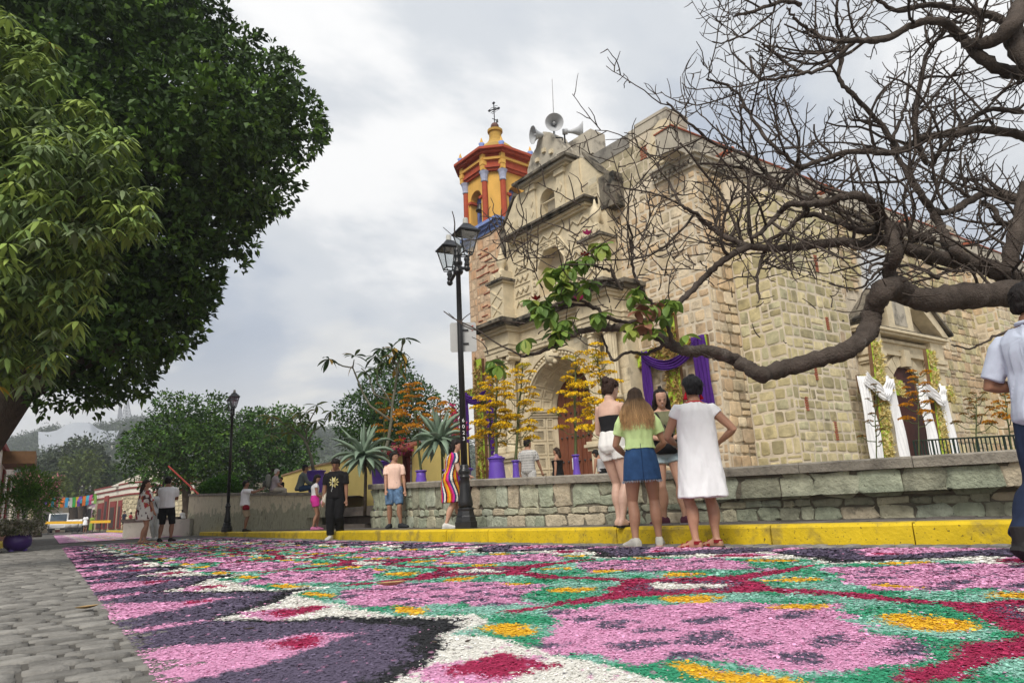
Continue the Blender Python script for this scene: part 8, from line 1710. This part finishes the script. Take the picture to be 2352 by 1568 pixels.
for k in range(150): t = r_.uniform(0, 2*pi); c = Vector((.121*H*math.cos(t), .087*H*math.sin(t)+.008*H, .407*H)); mb.tube([c, c+Vector((r_.gauss(0, .008), r_.gauss(0, .008), -r_.uniform(.01, .03)))], .0018, 3)
tag(obj('frayed_hem', mb, cloth('pale_thread', (.4, .46, .55)), d.root, False, False), kind='stuff')
mb = MB(); mb.tube([Vector((0, -.0625*H-.006, .632*H)), Vector((0, -.081*H-.006, .53*H)), Vector((0, -.083*H, .41*H))], .003, 4); obj('seam', mb, cloth('seam_thread', (.02, .045, .11)), d.root, False, False)
d.hair((.035, .02, .011), 'long', length=.20, seed=4, vol=.007, strands=900, tip=(.52, .31, .14), wid=1.75)
d.shoes(cloth('pale_trainers', (.50, .48, .43)), 'trainer', inf=.009, sole=cloth('pink_sole', (.62, .34, .29)))
# --- smiling woman with phone
g, H = spot(1545, 1204, 889, .19); H = min(H, 1.72)
p = Person(H, 'f', w=1.05, legw=1.05, legs={'l': (-.09, .04, 0), 'r': (.05, -.04, 0)}, arms={'l': (-.035, .17, .60), 'lp': (-1, -.4, -.6), 'r': (.035, .17, .60), 'rp': (1, -.4, -.6)}, head=(.1, -.42, .05), feet_dir={'l': (-.6, .8, 0), 'r': (.9, .5, 0)})
d = Dress(p, g, pi-.1, 'smiling person in olive vest and pale denim shorts looking down at a phone', SK_L, .0075); d.face(smile=True, open_eyes=False)
d.tee('vest', cloth('olive_cotton', (.17, .17, .10)), f0=.02, f1=.29, sleeve=.0, inf=.010, amp=.007, seed=8)
d.trousers('denim_shorts', cloth('pale_denim', (.40, .50, .55), var=.15), a=.36, inf=.020, top=.05, amp=.008, seed=9)
d.hair((.012, .009, .008), 'topknot', length=.15, seed=6, vol=.010, strands=160, front=.112)
d.shoes(cloth('purple_trainers', (.10, .035, .055)), 'trainer', inf=.008, sole=cloth('grey_sole', (.25, .22, .22)))
bk = cloth('black_nylon', (.015, .015, .018), rough=.6)
d.bag('belt_bag', 'black crescent bag across the front of the olive vest', 'bag', (-.0, .145*H/1.65, .56*H), (.165, .055, .20), bk, [(-.13, .12, .57*H), (-.02, .11, .70*H), (.07, .09, .80*H), (.1, .0, .835*H)])
wr = p.arm['l'][2].lerp(p.arm['r'][2], .5); L_ = d.root.matrix_basis
ph = thing('phone', 'dark phone held in both hands above the black crescent bag', 'phone', tuple(L_ @ (wr+Vector((0, .05, .03)))), pi-.1); mb = MB(); mb.box(lambda a, b, c: Vector((a, b, c+b*.7)), -.075, .075, -.035, .035, -.004, .004); obj('case', mb, cloth('phone_black', (.02, .02, .022), rough=.3), ph, False, False); mb = MB(); mb.box(lambda a, b, c: Vector((a, b, c+b*.7)), -.07, .07, -.031, .031, .004, .006); obj('screen', mb, cloth('phone_screen', (.03, .035, .04), rough=.1, bump=0), ph, False, False)
# --- tall woman with a bun, bare shoulders
g, H = spot(1423, 1209, 853, .19); H = min(H, 1.83)
p = Person(H, 'f', w=.98, legw=1.0, legs={'l': (-.02, .03, 0), 'r': (.06, -.05, 0)}, arms={'l': (-.04, .13, .58), 'lp': (-1, -.5, -.6), 'r': (.10, .14, .56), 'rp': (1, -.5, -.6)}, head=(-.25, -.2, 0), feet_dir={'l': (.1, 1, 0), 'r': (.1, 1, 0)})
d = Dress(p, g, -.75, 'tall person with dark hair in a bun, bare shoulders and white shorts', SK_P, .0085)
d.tee('strapless_top', cloth('black_top', (.02, .02, .022)), f0=.085, f1=.205, sleeve=0, inf=.006, amp=.003, seed=3)
d.trousers('white_shorts', cloth('white_linen', (.76, .75, .72), var=.05), a=.30, inf=.020, top=.10, amp=.012, seed=12); d.hair((.035, .017, .011), 'bun', seed=9, vol=.010, strands=350)
d.sandals(cloth('black_leather', (.015, .014, .014), rough=.5), cloth('black_sole', (.03, .028, .026)), False)
# --- man leaving at the right edge
g = Vector((3.19, 4.18, 0)); H = 1.77
p = Person(H, 'm', w=1.0, lean=.06, hip=(.0, .06, .515), legs={'l': (-.05, -.17, .045), 'r': (.06, .26, 0)}, arms={'l': (-.085, .16, .62), 'lp': (-.8, -1, -.2), 'r': (.15, -.03, .44)}, head=(-.35, -.05, 0), feet_dir={'l': (0, .86, -.5), 'r': (0, 1, .0)}, knees={'l': (0, 1, .2)})
d = Dress(p, g, -1.15, 'person in pale blue shirt and dark jeans walking out at the right edge', SK_D, .0085)
d.tee('shirt', cloth('pale_blue_cotton', (.46, .50, .60), var=.06), f0=-.05, sleeve=.85, inf=.026, flare=.03, amp=.016, seed=14); d.trousers('jeans', cloth('dark_denim', (.016, .024, .05), var=.25), a=1.92, inf=.022, amp=.013, seed=15)
d.hair(DK, 'short', seed=12, vol=.012, strands=300); d.shoes(cloth('black_shoe', (.018, .017, .017), rough=.6), inf=.010, ankle=.05, sole=cloth('black_rubber', (.025, .025, .025)))
mb = MB(); mb.tube([p.hip+p.sp*(.312*H)+Vector((.05*H*math.cos(t), .05*H*math.sin(t), .004*H)) for t in np.linspace(0, 2*pi, 14)], .014, 6); obj('collar', mb, MT['cl_pale_blue_cotton'], d.root, True, False)
# --- man in the black printed tee, walking towards the viewer
g, H = spot(770, 1239, 1051, 0); H = min(H, 1.72)
p = Person(H, 'm', w=1.08, legs={'l': (-.045, -.06, .02), 'r': (.03, .09, 0)}, arms={'l': (-.15, .04, .45), 'r': (.145, .04, .46), 'rp': (.5, -1, 0)}, head=(.1, -.42, 0), feet_dir={'l': (-.2, 1, -.2), 'r': (.1, 1, 0)})
d = Dress(p, g, pi-.05, 'person in a black tee shirt with a pale print, black trousers, walking with head bowed', SK_D, .011); d.face(open_eyes=False)
d.tee('tee_shirt', cloth('black_cotton', (.014, .013, .014)), f0=-.035, sleeve=.75, inf=.020, flare=.012, amp=.010, seed=21); d.trousers('trousers', cloth('black_twill', (.012, .012, .013)), a=1.93, inf=.030, amp=.014, seed=22); d.hair(DK, 'short', seed=22, vol=.012, strands=120)
d.shoes(cloth('white_trainers', (.62, .61, .58)), inf=.010, sole=cloth('white_sole', (.7, .69, .66)))
prn = cloth('cream_print', (.62, .55, .24), bump=0); mb = MB(); r_ = random.Random(8)
fpt = lambda a, b, c=0.0: p.hip+p.sp*((.165+b)*H)+VX*(a*H)+VY*((.076+.012-a*a*3.2+c)*H)
for k in range(10): t = k*pi/5; mb.poly([fpt(.046*math.cos(t-.2), .046*math.sin(t-.2)), fpt(.066*math.cos(t), .074*math.sin(t)), fpt(.046*math.cos(t+.2), .046*math.sin(t+.2)), fpt(.036*math.cos(t), .036*math.sin(t))])
for q in range(3): mb.tube([fpt((.036-.009*q)*math.cos(t)*(1+.25*math.sin(3*t+q)), (.034-.009*q)*math.sin(t)-.014, .001) for t in np.linspace(0, 2*pi, 20)], .0035, 4)
mb.poly([fpt(.022*math.cos(t), .028+.022*math.sin(t), .003) for t in np.linspace(0, 2*pi, 14)[:-1]]); tag(obj('shirt_print', mb, prn, d.root, False, False, False), kind='stuff')
mb = MB(); mb.tube([fpt(.012, .05, .002), fpt(.016, -.03, .004), fpt(.02, -.085, .002), fpt(.03, -.10, .002), fpt(.024, -.115, .002)], .004, 4); obj('earphone_cable', mb, cloth('white_cable', (.7, .7, .68)), d.root, False, False)
d.bag('tote_bag', 'cream cloth tote bag hanging from the shoulder of the person in black', 'bag', (.135*H, -.01, .50*H), (.05, .10, .34), cloth('cream_canvas', (.60, .55, .45)), [(.10*H, .05, .58*H), (.075*H, .07, .74*H), (.072*H, .0, .845*H), (.09*H, -.07, .7*H), (.11*H, -.05, .58*H)])
# --- girl in pink shorts
g, H = spot(722, 1217, 1088, kz(15.5)); p = Person(H, 'f', w=.92, legw=.95, legs={'l': (-.03, .05, 0), 'r': (.04, -.04, 0)}, arms={'l': (-.05, .14, .60), 'r': (.06, .13, .55), 'rp': (.6, -1, -.3)}, head=(-.3, -.35, 0))
d = Dress(p, g, -1.1, 'girl with long dark hair, white top and bright pink shorts', SK_T, .012)
d.tee('top', wd, f0=.06, sleeve=.3, inf=.012, amp=.006); d.trousers('shorts', cloth('hot_pink', (.72, .055, .36)), a=.42, inf=.022, top=.09); d.hair(DK, 'long', length=.20, seed=3, vol=.012, strands=120); d.shoes(cloth('pink_clogs', (.66, .22, .40)), 'clog', inf=.009)
t = thing('cap', 'pale pink cap held low in the hand of the girl in pink shorts', 'cap', tuple(d.root.matrix_basis @ (p.arm['r'][2]+Vector((0.02, .03, -.10)))), 0); mb = MB(); mb.sphere((0, 0, 0), (.09, .09, .10), 12, 8); obj('crown', mb, cloth('pale_pink', (.72, .42, .48)), t, True, False); mb = MB(); mb.lathe((.05, -.05, -.06), [(.02, 0), (.1, .005), (.1, .012), (.02, .02)], 12); obj('peak', mb, MT['cl_pale_pink'], t, True, False)
# --- person in the cap half hidden behind
g, H = spot(752, 1215, 1070, kz(15)); g = g+Vector((0, .6, 0)); p = Person(H, 'm'); d = Dress(p, g, pi, 'person in a tan cap and blue jeans, half hidden behind the one in black', SK_D, .014); d.face()
d.tee('shirt', cloth('grey_green', (.2, .22, .16)), inf=.018); d.trousers('jeans', cloth('mid_denim', (.03, .055, .11)), inf=.02); d.hair(DK, 'short', vol=.006)
mb = MB(); loft(mb, [(p.hp(0, 0, z), p.hx, p.hy, a*H, b*H) for z, a, b in ((.082, .050, .062), (.11, .046, .056), (.132, .03, .036), (.138, .012, .014))], 14); loft(mb, [(p.hp(0, .05, .086), p.hx, p.hy, .042*H, .045*H), (p.hp(0, .052, .091), p.hx, p.hy, .042*H, .045*H)], 14); obj('cap', mb, cloth('tan_cap', (.42, .27, .15)), d.root, True, False); d.shoes(cloth('black_shoe', (.018, .017, .017)))
# --- man in the peach tee
g, H = spot(906, 1212, 1036, .18); p = Person(H, 'm', w=.95, legs={'l': (-.085, .02, 0), 'r': (.06, -.0, 0)}, arms={'l': (-.15, .05, .44), 'r': (.10, .12, .47), 'rp': (.8, -1, 0)}, head=(.9, .05, 0), feet_dir={'l': (-.8, .5, 0), 'r': (.25, 1, 0)})
d = Dress(p, g, pi+.1, 'person in a peach tee shirt and ripped denim shorts standing by the stone wall', SK_T, .011); d.face()
d.tee('tee_shirt', cloth('peach_cotton', (.76, .52, .42), var=.05), f0=-.03, sleeve=.68, inf=.018, flare=.012, amp=.009, seed=31); d.trousers('denim_shorts', cloth('ripped_denim', (.10, .17, .28), var=.5, stain=(.5, .55, .6), sscale=9, samt=.8, sthr=.6), a=.92, inf=.026, amp=.010, seed=32); d.hair(DK, 'short', seed=32, vol=.012, strands=140); d.shoes(cloth('black_clog', (.03, .032, .036)), 'clog', inf=.010)
# --- woman in the striped dress beside the lamp
g, H = spot(1042, 1213, 1018, kz(12.5)); H = max(H, 1.55); p = Person(H, 'f', w=1.1, lean=.18, hip=(0, -.03, .525), legs={'l': (-.02, .11, 0), 'r': (.05, -.10, 0)}, arms={'l': (-.09, .19, .545), 'lp': (-.5, -1, -.6), 'r': (.10, .17, .56), 'rp': (.6, -1, -.6)}, head=(-.2, -.25, 0))
d = Dress(p, g, -1.25, 'person with long black hair in a rainbow striped dress beside the lamp post', SK_L, .011)
STR = np.array([(.60, .38, .02), (.42, .02, .03), (.55, .03, .22), (.03, .05, .16), (.7, .68, .6), (.015, .015, .02), (.62, .16, .02)])
def stripes(co): a = np.arctan2(co[:, 1], co[:, 0]); return STR[(np.floor((a+4+.25*np.sin(co[:, 2]*9))*6.5).astype(int)) % 7]
def build_(mb):
    p.torso(mb, -.03, .30, .02, .012); loft(mb, [(Vector((p.hip.x, p.hip.y*(.4+.6*(z-.27)/.3), z*H)), VX, VY, a*H, b*H) for z, a, b in ((.60, .098, .082), (.5, .118, .098), (.4, .125, .108), (.28, .132, .118))], 20)
    for q in 'lr': P, R = p.armpts(q, 0, .5); mb.tube([p.arm[q][0]-p.xa*(.03*H*(-1 if q == 'l' else 1))]+P, [R[0]]+[r+.022 for r in R], 10)
d.garment('dress', cloth_attr, build_, amp=.012, hem=(.6, .28, .4), seed=41, col=stripes); d.hair(DK, 'long', length=.20, seed=41, vol=.009, strands=260, wid=.9); d.shoes(MT['cl_white_trainers'], 'trainer', inf=.010, sole=MT['cl_white_sole'])
d.bag('handbag', 'dark purple leather handbag hanging in front of the striped dress', 'bag', (.0, .17*H, .45*H), (.16, .06, .24), cloth('plum_leather', (.07, .02, .04), rough=.5), [(-.10, .14*H, .50*H), (-.06, .15*H, .62*H), (.0, .12*H, .74*H)])
# --- man with the red bag, phone raised
g, H = spot(560, 1221, 1103, kz(20)); p = Person(H, 'm', w=1.12, legs={'l': (-.03, .0, 0), 'r': (.04, .02, 0)}, arms={'l': (-.06, .30, .83), 'lp': (-.5, 0, -1), 'r': (.06, .30, .80), 'rp': (.5, 0, -1)}, head=(0, .1, 0))
d = Dress(p, g, -1.35, 'person in a white tee shirt holding up a phone, small red bag at the hip', SK_D, .013); d.face()
d.tee('tee_shirt', wd, f0=-.03, sleeve=.75, inf=.022, flare=.015, amp=.01); d.trousers('khaki_shorts', cloth('khaki', (.40, .31, .21)), a=.95, inf=.028); d.hair(DK, 'short', vol=.010); d.shoes(MT['cl_black_shoe'], inf=.01)
d.bag('shoulder_bag', 'small dark red bag on the hip of the person raising a phone', 'bag', (.16, .06, .47*H), (.10, .10, .15), cloth('dark_red', (.22, .008, .02)), [(.0, .1, .52*H), (-.02, .11, .7*H), (-.06, .06, .83*H), (-.05, -.05, .84*H)])
t = thing('phone', 'phone held up at arm length by the person with the red bag', 'phone', tuple(d.root.matrix_basis @ Vector((0, .39*H, .85*H))), -1.35); mb = MB(); mb.box(lambda a, b, c: Vector((a, b, c)), -.04, .04, -.006, .006, -.07, .07); obj('case', mb, MT['cl_phone_black'], t, False, False)
# --- couple and friend standing on the carpet, left
g, H = spot(378, 1244, 1093, 0); p = Person(H, 'm', w=1.05, legs={'l': (-.085, 0, 0), 'r': (.085, 0, 0)}, arms={'l': (.02, .15, .66), 'lp': (-1, -.2, -.6), 'r': (-.02, .16, .65), 'rp': (1, -.2, -.6)}, head=(-.1, .1, 0))
d = Dress(p, g, .1, 'person in a white tee shirt and black shorts with folded arms, back turned', SK_D, .013)
d.tee('tee_shirt', wd, f0=-.02, sleeve=.7, inf=.027, amp=.008); d.trousers('black_shorts', MT['cl_black_twill'], a=1.05, inf=.022, top=.05, amp=.01); d.hair(DK, 'short', vol=.008); d.shoes(MT['cl_black_shoe'], inf=.012)
g, H = spot(326, 1248, 1101, 0); p = Person(H, 'f', w=1.15, legs={'l': (-.03, .04, 0), 'r': (.05, -.05, 0)}, arms={'l': (-.13, .10, .47), 'r': (.14, .10, .48)}, head=(-.4, .1, 0))
d = Dress(p, g, -.75, 'person in a loose white dress with red and brown flower print', SK_T, .013)
def floral(co):
    u, v = np.arctan2(co[:, 1], co[:, 0])*2.2+9, co[:, 2]*7; n1 = vnoise(u*1.3, v*1.3, 5); n2 = vnoise(u*2.2+4, v*2.2, 6); c = np.repeat(np.array([[.72, .69, .64]]), len(co), 0); c[n1 > .66] = (.42, .06, .07); c[n2 > .72] = (.10, .05, .05); c[(n1 > .58) & (n2 < .3)] = (.45, .20, .06); return c
def build_(mb):
    h = p.H; loft(mb, [(Vector((0, 0, z*h)), VX, VY, a*h, b*h) for z, a, b in ((.36, .130, .12), (.46, .135, .12), (.56, .128, .11), (.66, .125, .1), (.74, .122, .09), (.80, .11, .065), (.83, .07, .05))], 22)
    for q in 'lr': P, R = p.armpts(q, 0, .9); mb.tube([p.arm[q][0]-p.xa*(.03*h*(-1 if q == 'l' else 1))]+P, [R[0]]+[r+.03+.03*i/len(R) for i, r in enumerate(R)], 10)
d.garment('dress', cloth_attr, build_, amp=.014, hem=(.6, .36, .5), seed=51, col=floral); d.hair(BRN, 'long', length=.17, seed=51, vol=.009, wid=.8, strands=80); d.sandals(cloth('tan_leather', (.3, .15, .09)), cloth('tan_sole', (.25, .14, .09)), False)
g, H = spot(346, 1240, 1118, 0); g = g+Vector((0, .3, 0)); p = Person(H, 'f', w=1.05, legs={'l': (-.05, 0, 0), 'r': (.05, 0, 0)}, arms={'l': (-.14, .04, .46)}, head=(.2, 0, 0)); d = Dress(p, g, pi-.3, 'person in a white blouse with a dark blue strap, facing the viewer', SK_D, .013); d.face(smile=True)
d.tee('blouse', wd, f0=-.04, sleeve=.4, inf=.02, amp=.012); d.trousers('white_trousers', cloth('white_twill', (.68, .67, .65)), a=1.9, inf=.02); d.hair(DK, 'long', length=.2, vol=.008, seed=53); d.shoes(MT['cl_white_trainers'], inf=.01)
d.bag('shoulder_bag', 'black bag with a blue strap on the person in the white blouse', 'bag', (-.16, .06, .45*H), (.06, .08, .22), bk, [(-.15, .05, .50*H), (-.03, .13, .68*H), (.08, .08, .8*H), (.1, 0, .84*H)])
# --- people in the church yard behind the wall
def yard(px, top, Y, label, rz, sk, sex, **k):
    q = D(px, top, Y); H = q.z-PZ; p = Person(H, sex, **k); return p, Dress(p, (q.x, q.y, PZ), rz, label, sk, .013), H
p, d, H = yard(1210, 1007, 16.6, 'person in a grey checked shirt and white trousers walking to the church door', -.45, SK_T, 'm', arms={'l': (-.15, .03, .45), 'r': (.17, .12, .48)}, head=(-.5, 0, 0), legs={'l': (-.05, .08, 0), 'r': (.05, -.08, 0)})
d.tee('shirt', cloth_attr, f0=-.04, sleeve=.75, inf=.022, amp=.009, vox=.010, col=lambda co: np.where((((np.floor(np.arctan2(co[:, 1], co[:, 0])*11) % 2 < 1) & (np.floor(co[:, 2]*32) % 2 < 1)))[:, None], np.array([[.22, .22, .23]]), np.array([[.55, .54, .52]]))); d.trousers('trousers', MT['cl_white_twill'], inf=.03); d.hair(DK, 'short', vol=.010, strands=60)
p, d, H = yard(1278, 1027, 18.2, 'person in a black off shoulder dress standing by the church door', 1.25, SK_T, 'f', w=1.12, head=(-.1, 0, 0)); bd = cloth('black_jersey', (.012, .012, .013))
d.garment('dress', bd, lambda mb: loft(mb, [(Vector((0, 0, z*p.H)), VX, VY, a*p.H, b*p.H) for z, a, b in ((.3, .1, .09), (.45, .125, .105), (.55, .12, .1), (.63, .10, .085), (.70, .115, .095), (.76, .145, .1), (.775, .14, .09))], 18), amp=.008); d.hair(BRN, 'long', length=.14, vol=.01); d.face()
p, d, H = yard(1379, 1028, 17.6, 'person in a grey vest and black skirt stooping by the church steps', .9, SK_T, 'f', lean=.22, w=1.05, head=(0, -.5, 0), arms={'l': (-.13, .12, .42), 'r': (.14, .1, .44)})
d.tee('vest', cloth('grey_jersey', (.36, .36, .37)), f0=.03, f1=.27, sleeve=0, inf=.01); d.skirt('skirt', bd, [(.62, .09, .07, 0), (.5, .112, .085, 0), (.3, .10, .08, 0)]); d.hair(DK, 'long', length=.16, vol=.012)
p, d, H = yard(1396, 1042, 17.9, 'person in a white top just visible behind the stooping one', .5, SK_D, 'f'); d.tee('top', wd, inf=.014); d.skirt('skirt', bd, [(.62, .09, .07, 0), (.3, .11, .09, 0)]); d.hair(DK, 'short', vol=.012)
# --- seated people on the cream wall and bench
def seated(px, top, seat, Y, label, rz, sk, sex, vox=.014, head=(0, 0, 0), lean=.1, legs=None, arms=None, **k):
    c = D(px, seat, Y); hgt = D(px, top, Y).z-c.z; H = hgt/.475; p = Person(H, sex, hip=.055, lean=lean, legs=legs or {'l': (-.07, .26, -.24), 'r': (.07, .26, -.24)}, arms=arms or {'l': (-.06, .22, .08), 'r': (.06, .22, .08)}, head=head, **k)
    return p, Dress(p, (c.x, c.y, c.z), rz, label, sk, vox), H
WY = 19.55
p, d, H = seated(628, 1081, 1129, 21.5, 'old person with white hair and glasses sitting on the cream wall', -1.15, SK_L, 'm', head=(0, -.1, 0), lean=.15); d.tee('shirt', cloth('mauve_check', (.42, .36, .38)), f0=-.03, sleeve=.8, inf=.02); d.trousers('trousers', cloth('beige_twill', (.48, .43, .35)), inf=.02); d.hair((.6, .58, .55), 'short', vol=.006); d.face(); d.shoes(MT['cl_black_shoe'])
t = thing('backpack', 'grey green backpack on the old person sitting on the wall', 'backpack', tuple(d.root.matrix_basis @ Vector((0, -.17, .26*H))), -1.15); mb = MB(); loft(mb, [(Vector((0, 0, z)), VX, VY, a, b) for z, a, b in ((-.20, .10, .05), (-.17, .13, .08), (0, .14, .085), (.14, .11, .07), (.19, .06, .04))], 14, 3); obj('pack', mb, cloth('pack_grey', (.22, .22, .19)), t, True, False); mb = MB(); loft(mb, [(Vector((0, -.1, z)), VX, VY, a, .05) for z, a in ((-.2, .1), (-.16, .13), (-.04, .12), (.0, .08))], 12, 3); obj('pocket', mb, cloth('pack_dark', (.1, .1, .09)), t, True, False)
p, d, H = seated(647, 1098, 1130, 22.6, 'person in a black off shoulder top sitting beside the old one', pi-.5, SK_T, 'f'); d.tee('top', bd, f0=-.02, f1=.25, sleeve=.6, inf=.02); d.trousers('trousers', bd, inf=.02); d.hair(DK, 'short', vol=.01); d.face()
p, d, H = seated(687, 1071, 1127, 20.5, 'person in a black cap and grey jumper sitting on the end of the cream wall', -1.2, SK_D, 'm', lean=.3, legs={'l': (-.07, .30, -.20), 'r': (.07, .28, -.22)}, arms={'l': (-.05, .30, .14), 'r': (.05, .28, .12)}); d.tee('jumper', cloth('grey_knit', (.13, .15, .14)), f0=-.03, sleeve=1.9, inf=.02); d.trousers('jeans', MT['cl_mid_denim'], inf=.02); d.hair(DK, 'short', vol=.006); d.shoes(MT['cl_black_shoe'])
mb = MB(); loft(mb, [(p.hp(0, 0, z), p.hx, p.hy, a*H, b*H) for z, a, b in ((.08, .050, .062), (.11, .046, .056), (.132, .03, .036), (.138, .012, .014))], 14); loft(mb, [(p.hp(0, .055, .084), p.hx, p.hy, .042*H, .05*H), (p.hp(0, .057, .089), p.hx, p.hy, .042*H, .05*H)], 14); obj('cap', mb, bk, d.root, True, False)
p, d, H = seated(421, 1171, 1191.5, 26.5, 'person in a white shirt sitting on the low bench wall by the corner', 1.2, SK_D, 'm', lean=.3); d.tee('shirt', wd, f0=-.03, sleeve=.7, inf=.02); d.trousers('trousers', MT['cl_black_twill'], inf=.02); d.hair(DK, 'short')
# --- far figures in the street
def far(px, bot, top, label, rz, sk, sex, topm, botm, legs, sk2=None, z=0.0, skirt=False):
    Hh = 1.68 if sex == 'm' else 1.58; hpx = bot-top; Y = Hh*F_/hpx*.985; q = D(px, bot, Y); gz = max(0.0, q.z); p = Person(Hh, sex, legs=legs); d = Dress(p, (q.x, q.y, gz), rz, label, sk, .024, False)
    d.tee('shirt', topm, f0=-.02, sleeve=.7, inf=.022, vox=.022)
    if skirt: d.skirt('skirt', botm, [(.62, .09, .07, 0), (.5, .12, .1, 0), (skirt, .14, .12, 0)], vox=.022)
    else: d.trousers('trousers', botm, a=1.05 if sk2 else 1.95, inf=.025, vox=.022)
    d.hair(DK, 'short' if sex == 'm' else 'long', length=.0 if sex == 'm' else .14, vol=.010); return d
LW = {'l': (-.05, .1, 0), 'r': (.05, -.1, 0)}; LS = {'l': (-.06, .0, 0), 'r': (.06, 0, 0)}
far(283, 1216, 1175, 'person in navy tee shirt and black shorts walking past the stone house', pi-.4, SK_D, 'm', cloth('navy', (.015, .02, .035)), MT['cl_black_twill'], LW, True)
far(298, 1216, 1178, 'person in a red and white shirt beside the stone house corner', pi/2, SK_D, 'm', cloth('red_jersey', (.35, .03, .04)), MT['cl_dark_denim'], LW)
far(194, 1222, 1182, 'girl in a white dress standing on the far carpet', 0, SK_D, 'f', wd, wd, LS, skirt=.38)
far(209, 1222, 1184, 'person in a yellow green dress on the far carpet', pi, SK_D, 'f', cloth('yellow_green', (.22, .30, .05)), MT['cl_yellow_green'], LS, skirt=.12)
far(92, 1216, 1187, 'person in a red shirt walking by the red car far down the street', -1.3, SK_D, 'm', cloth('plain_red', (.45, .03, .03)), MT['cl_dark_denim'], LW)
bpy.data.scenes.remove(TMP)
# ================================================================ AIR
m = bpy.data.materials.new('haze_air'); m.use_nodes = True; nt = m.node_tree; nt.nodes.clear(); o = nt.nodes.new('ShaderNodeOutputMaterial'); v = nt.nodes.new('ShaderNodeVolumePrincipled'); v.inputs['Color'].default_value = (.86, .90, .96, 1); v.inputs['Density'].default_value = 0.0008; v.inputs['Anisotropy'].default_value = 0.2; nt.links.new(v.outputs[0], o.inputs['Volume'])
mb = MB(); mb.box(lambda a, b, c: Vector((a, b, c)), -910, 910, -70, 810, -1.0, 125); tag(obj('haze', mb, m), 'pale even haze filling the air', 'haze', None, 'stuff')
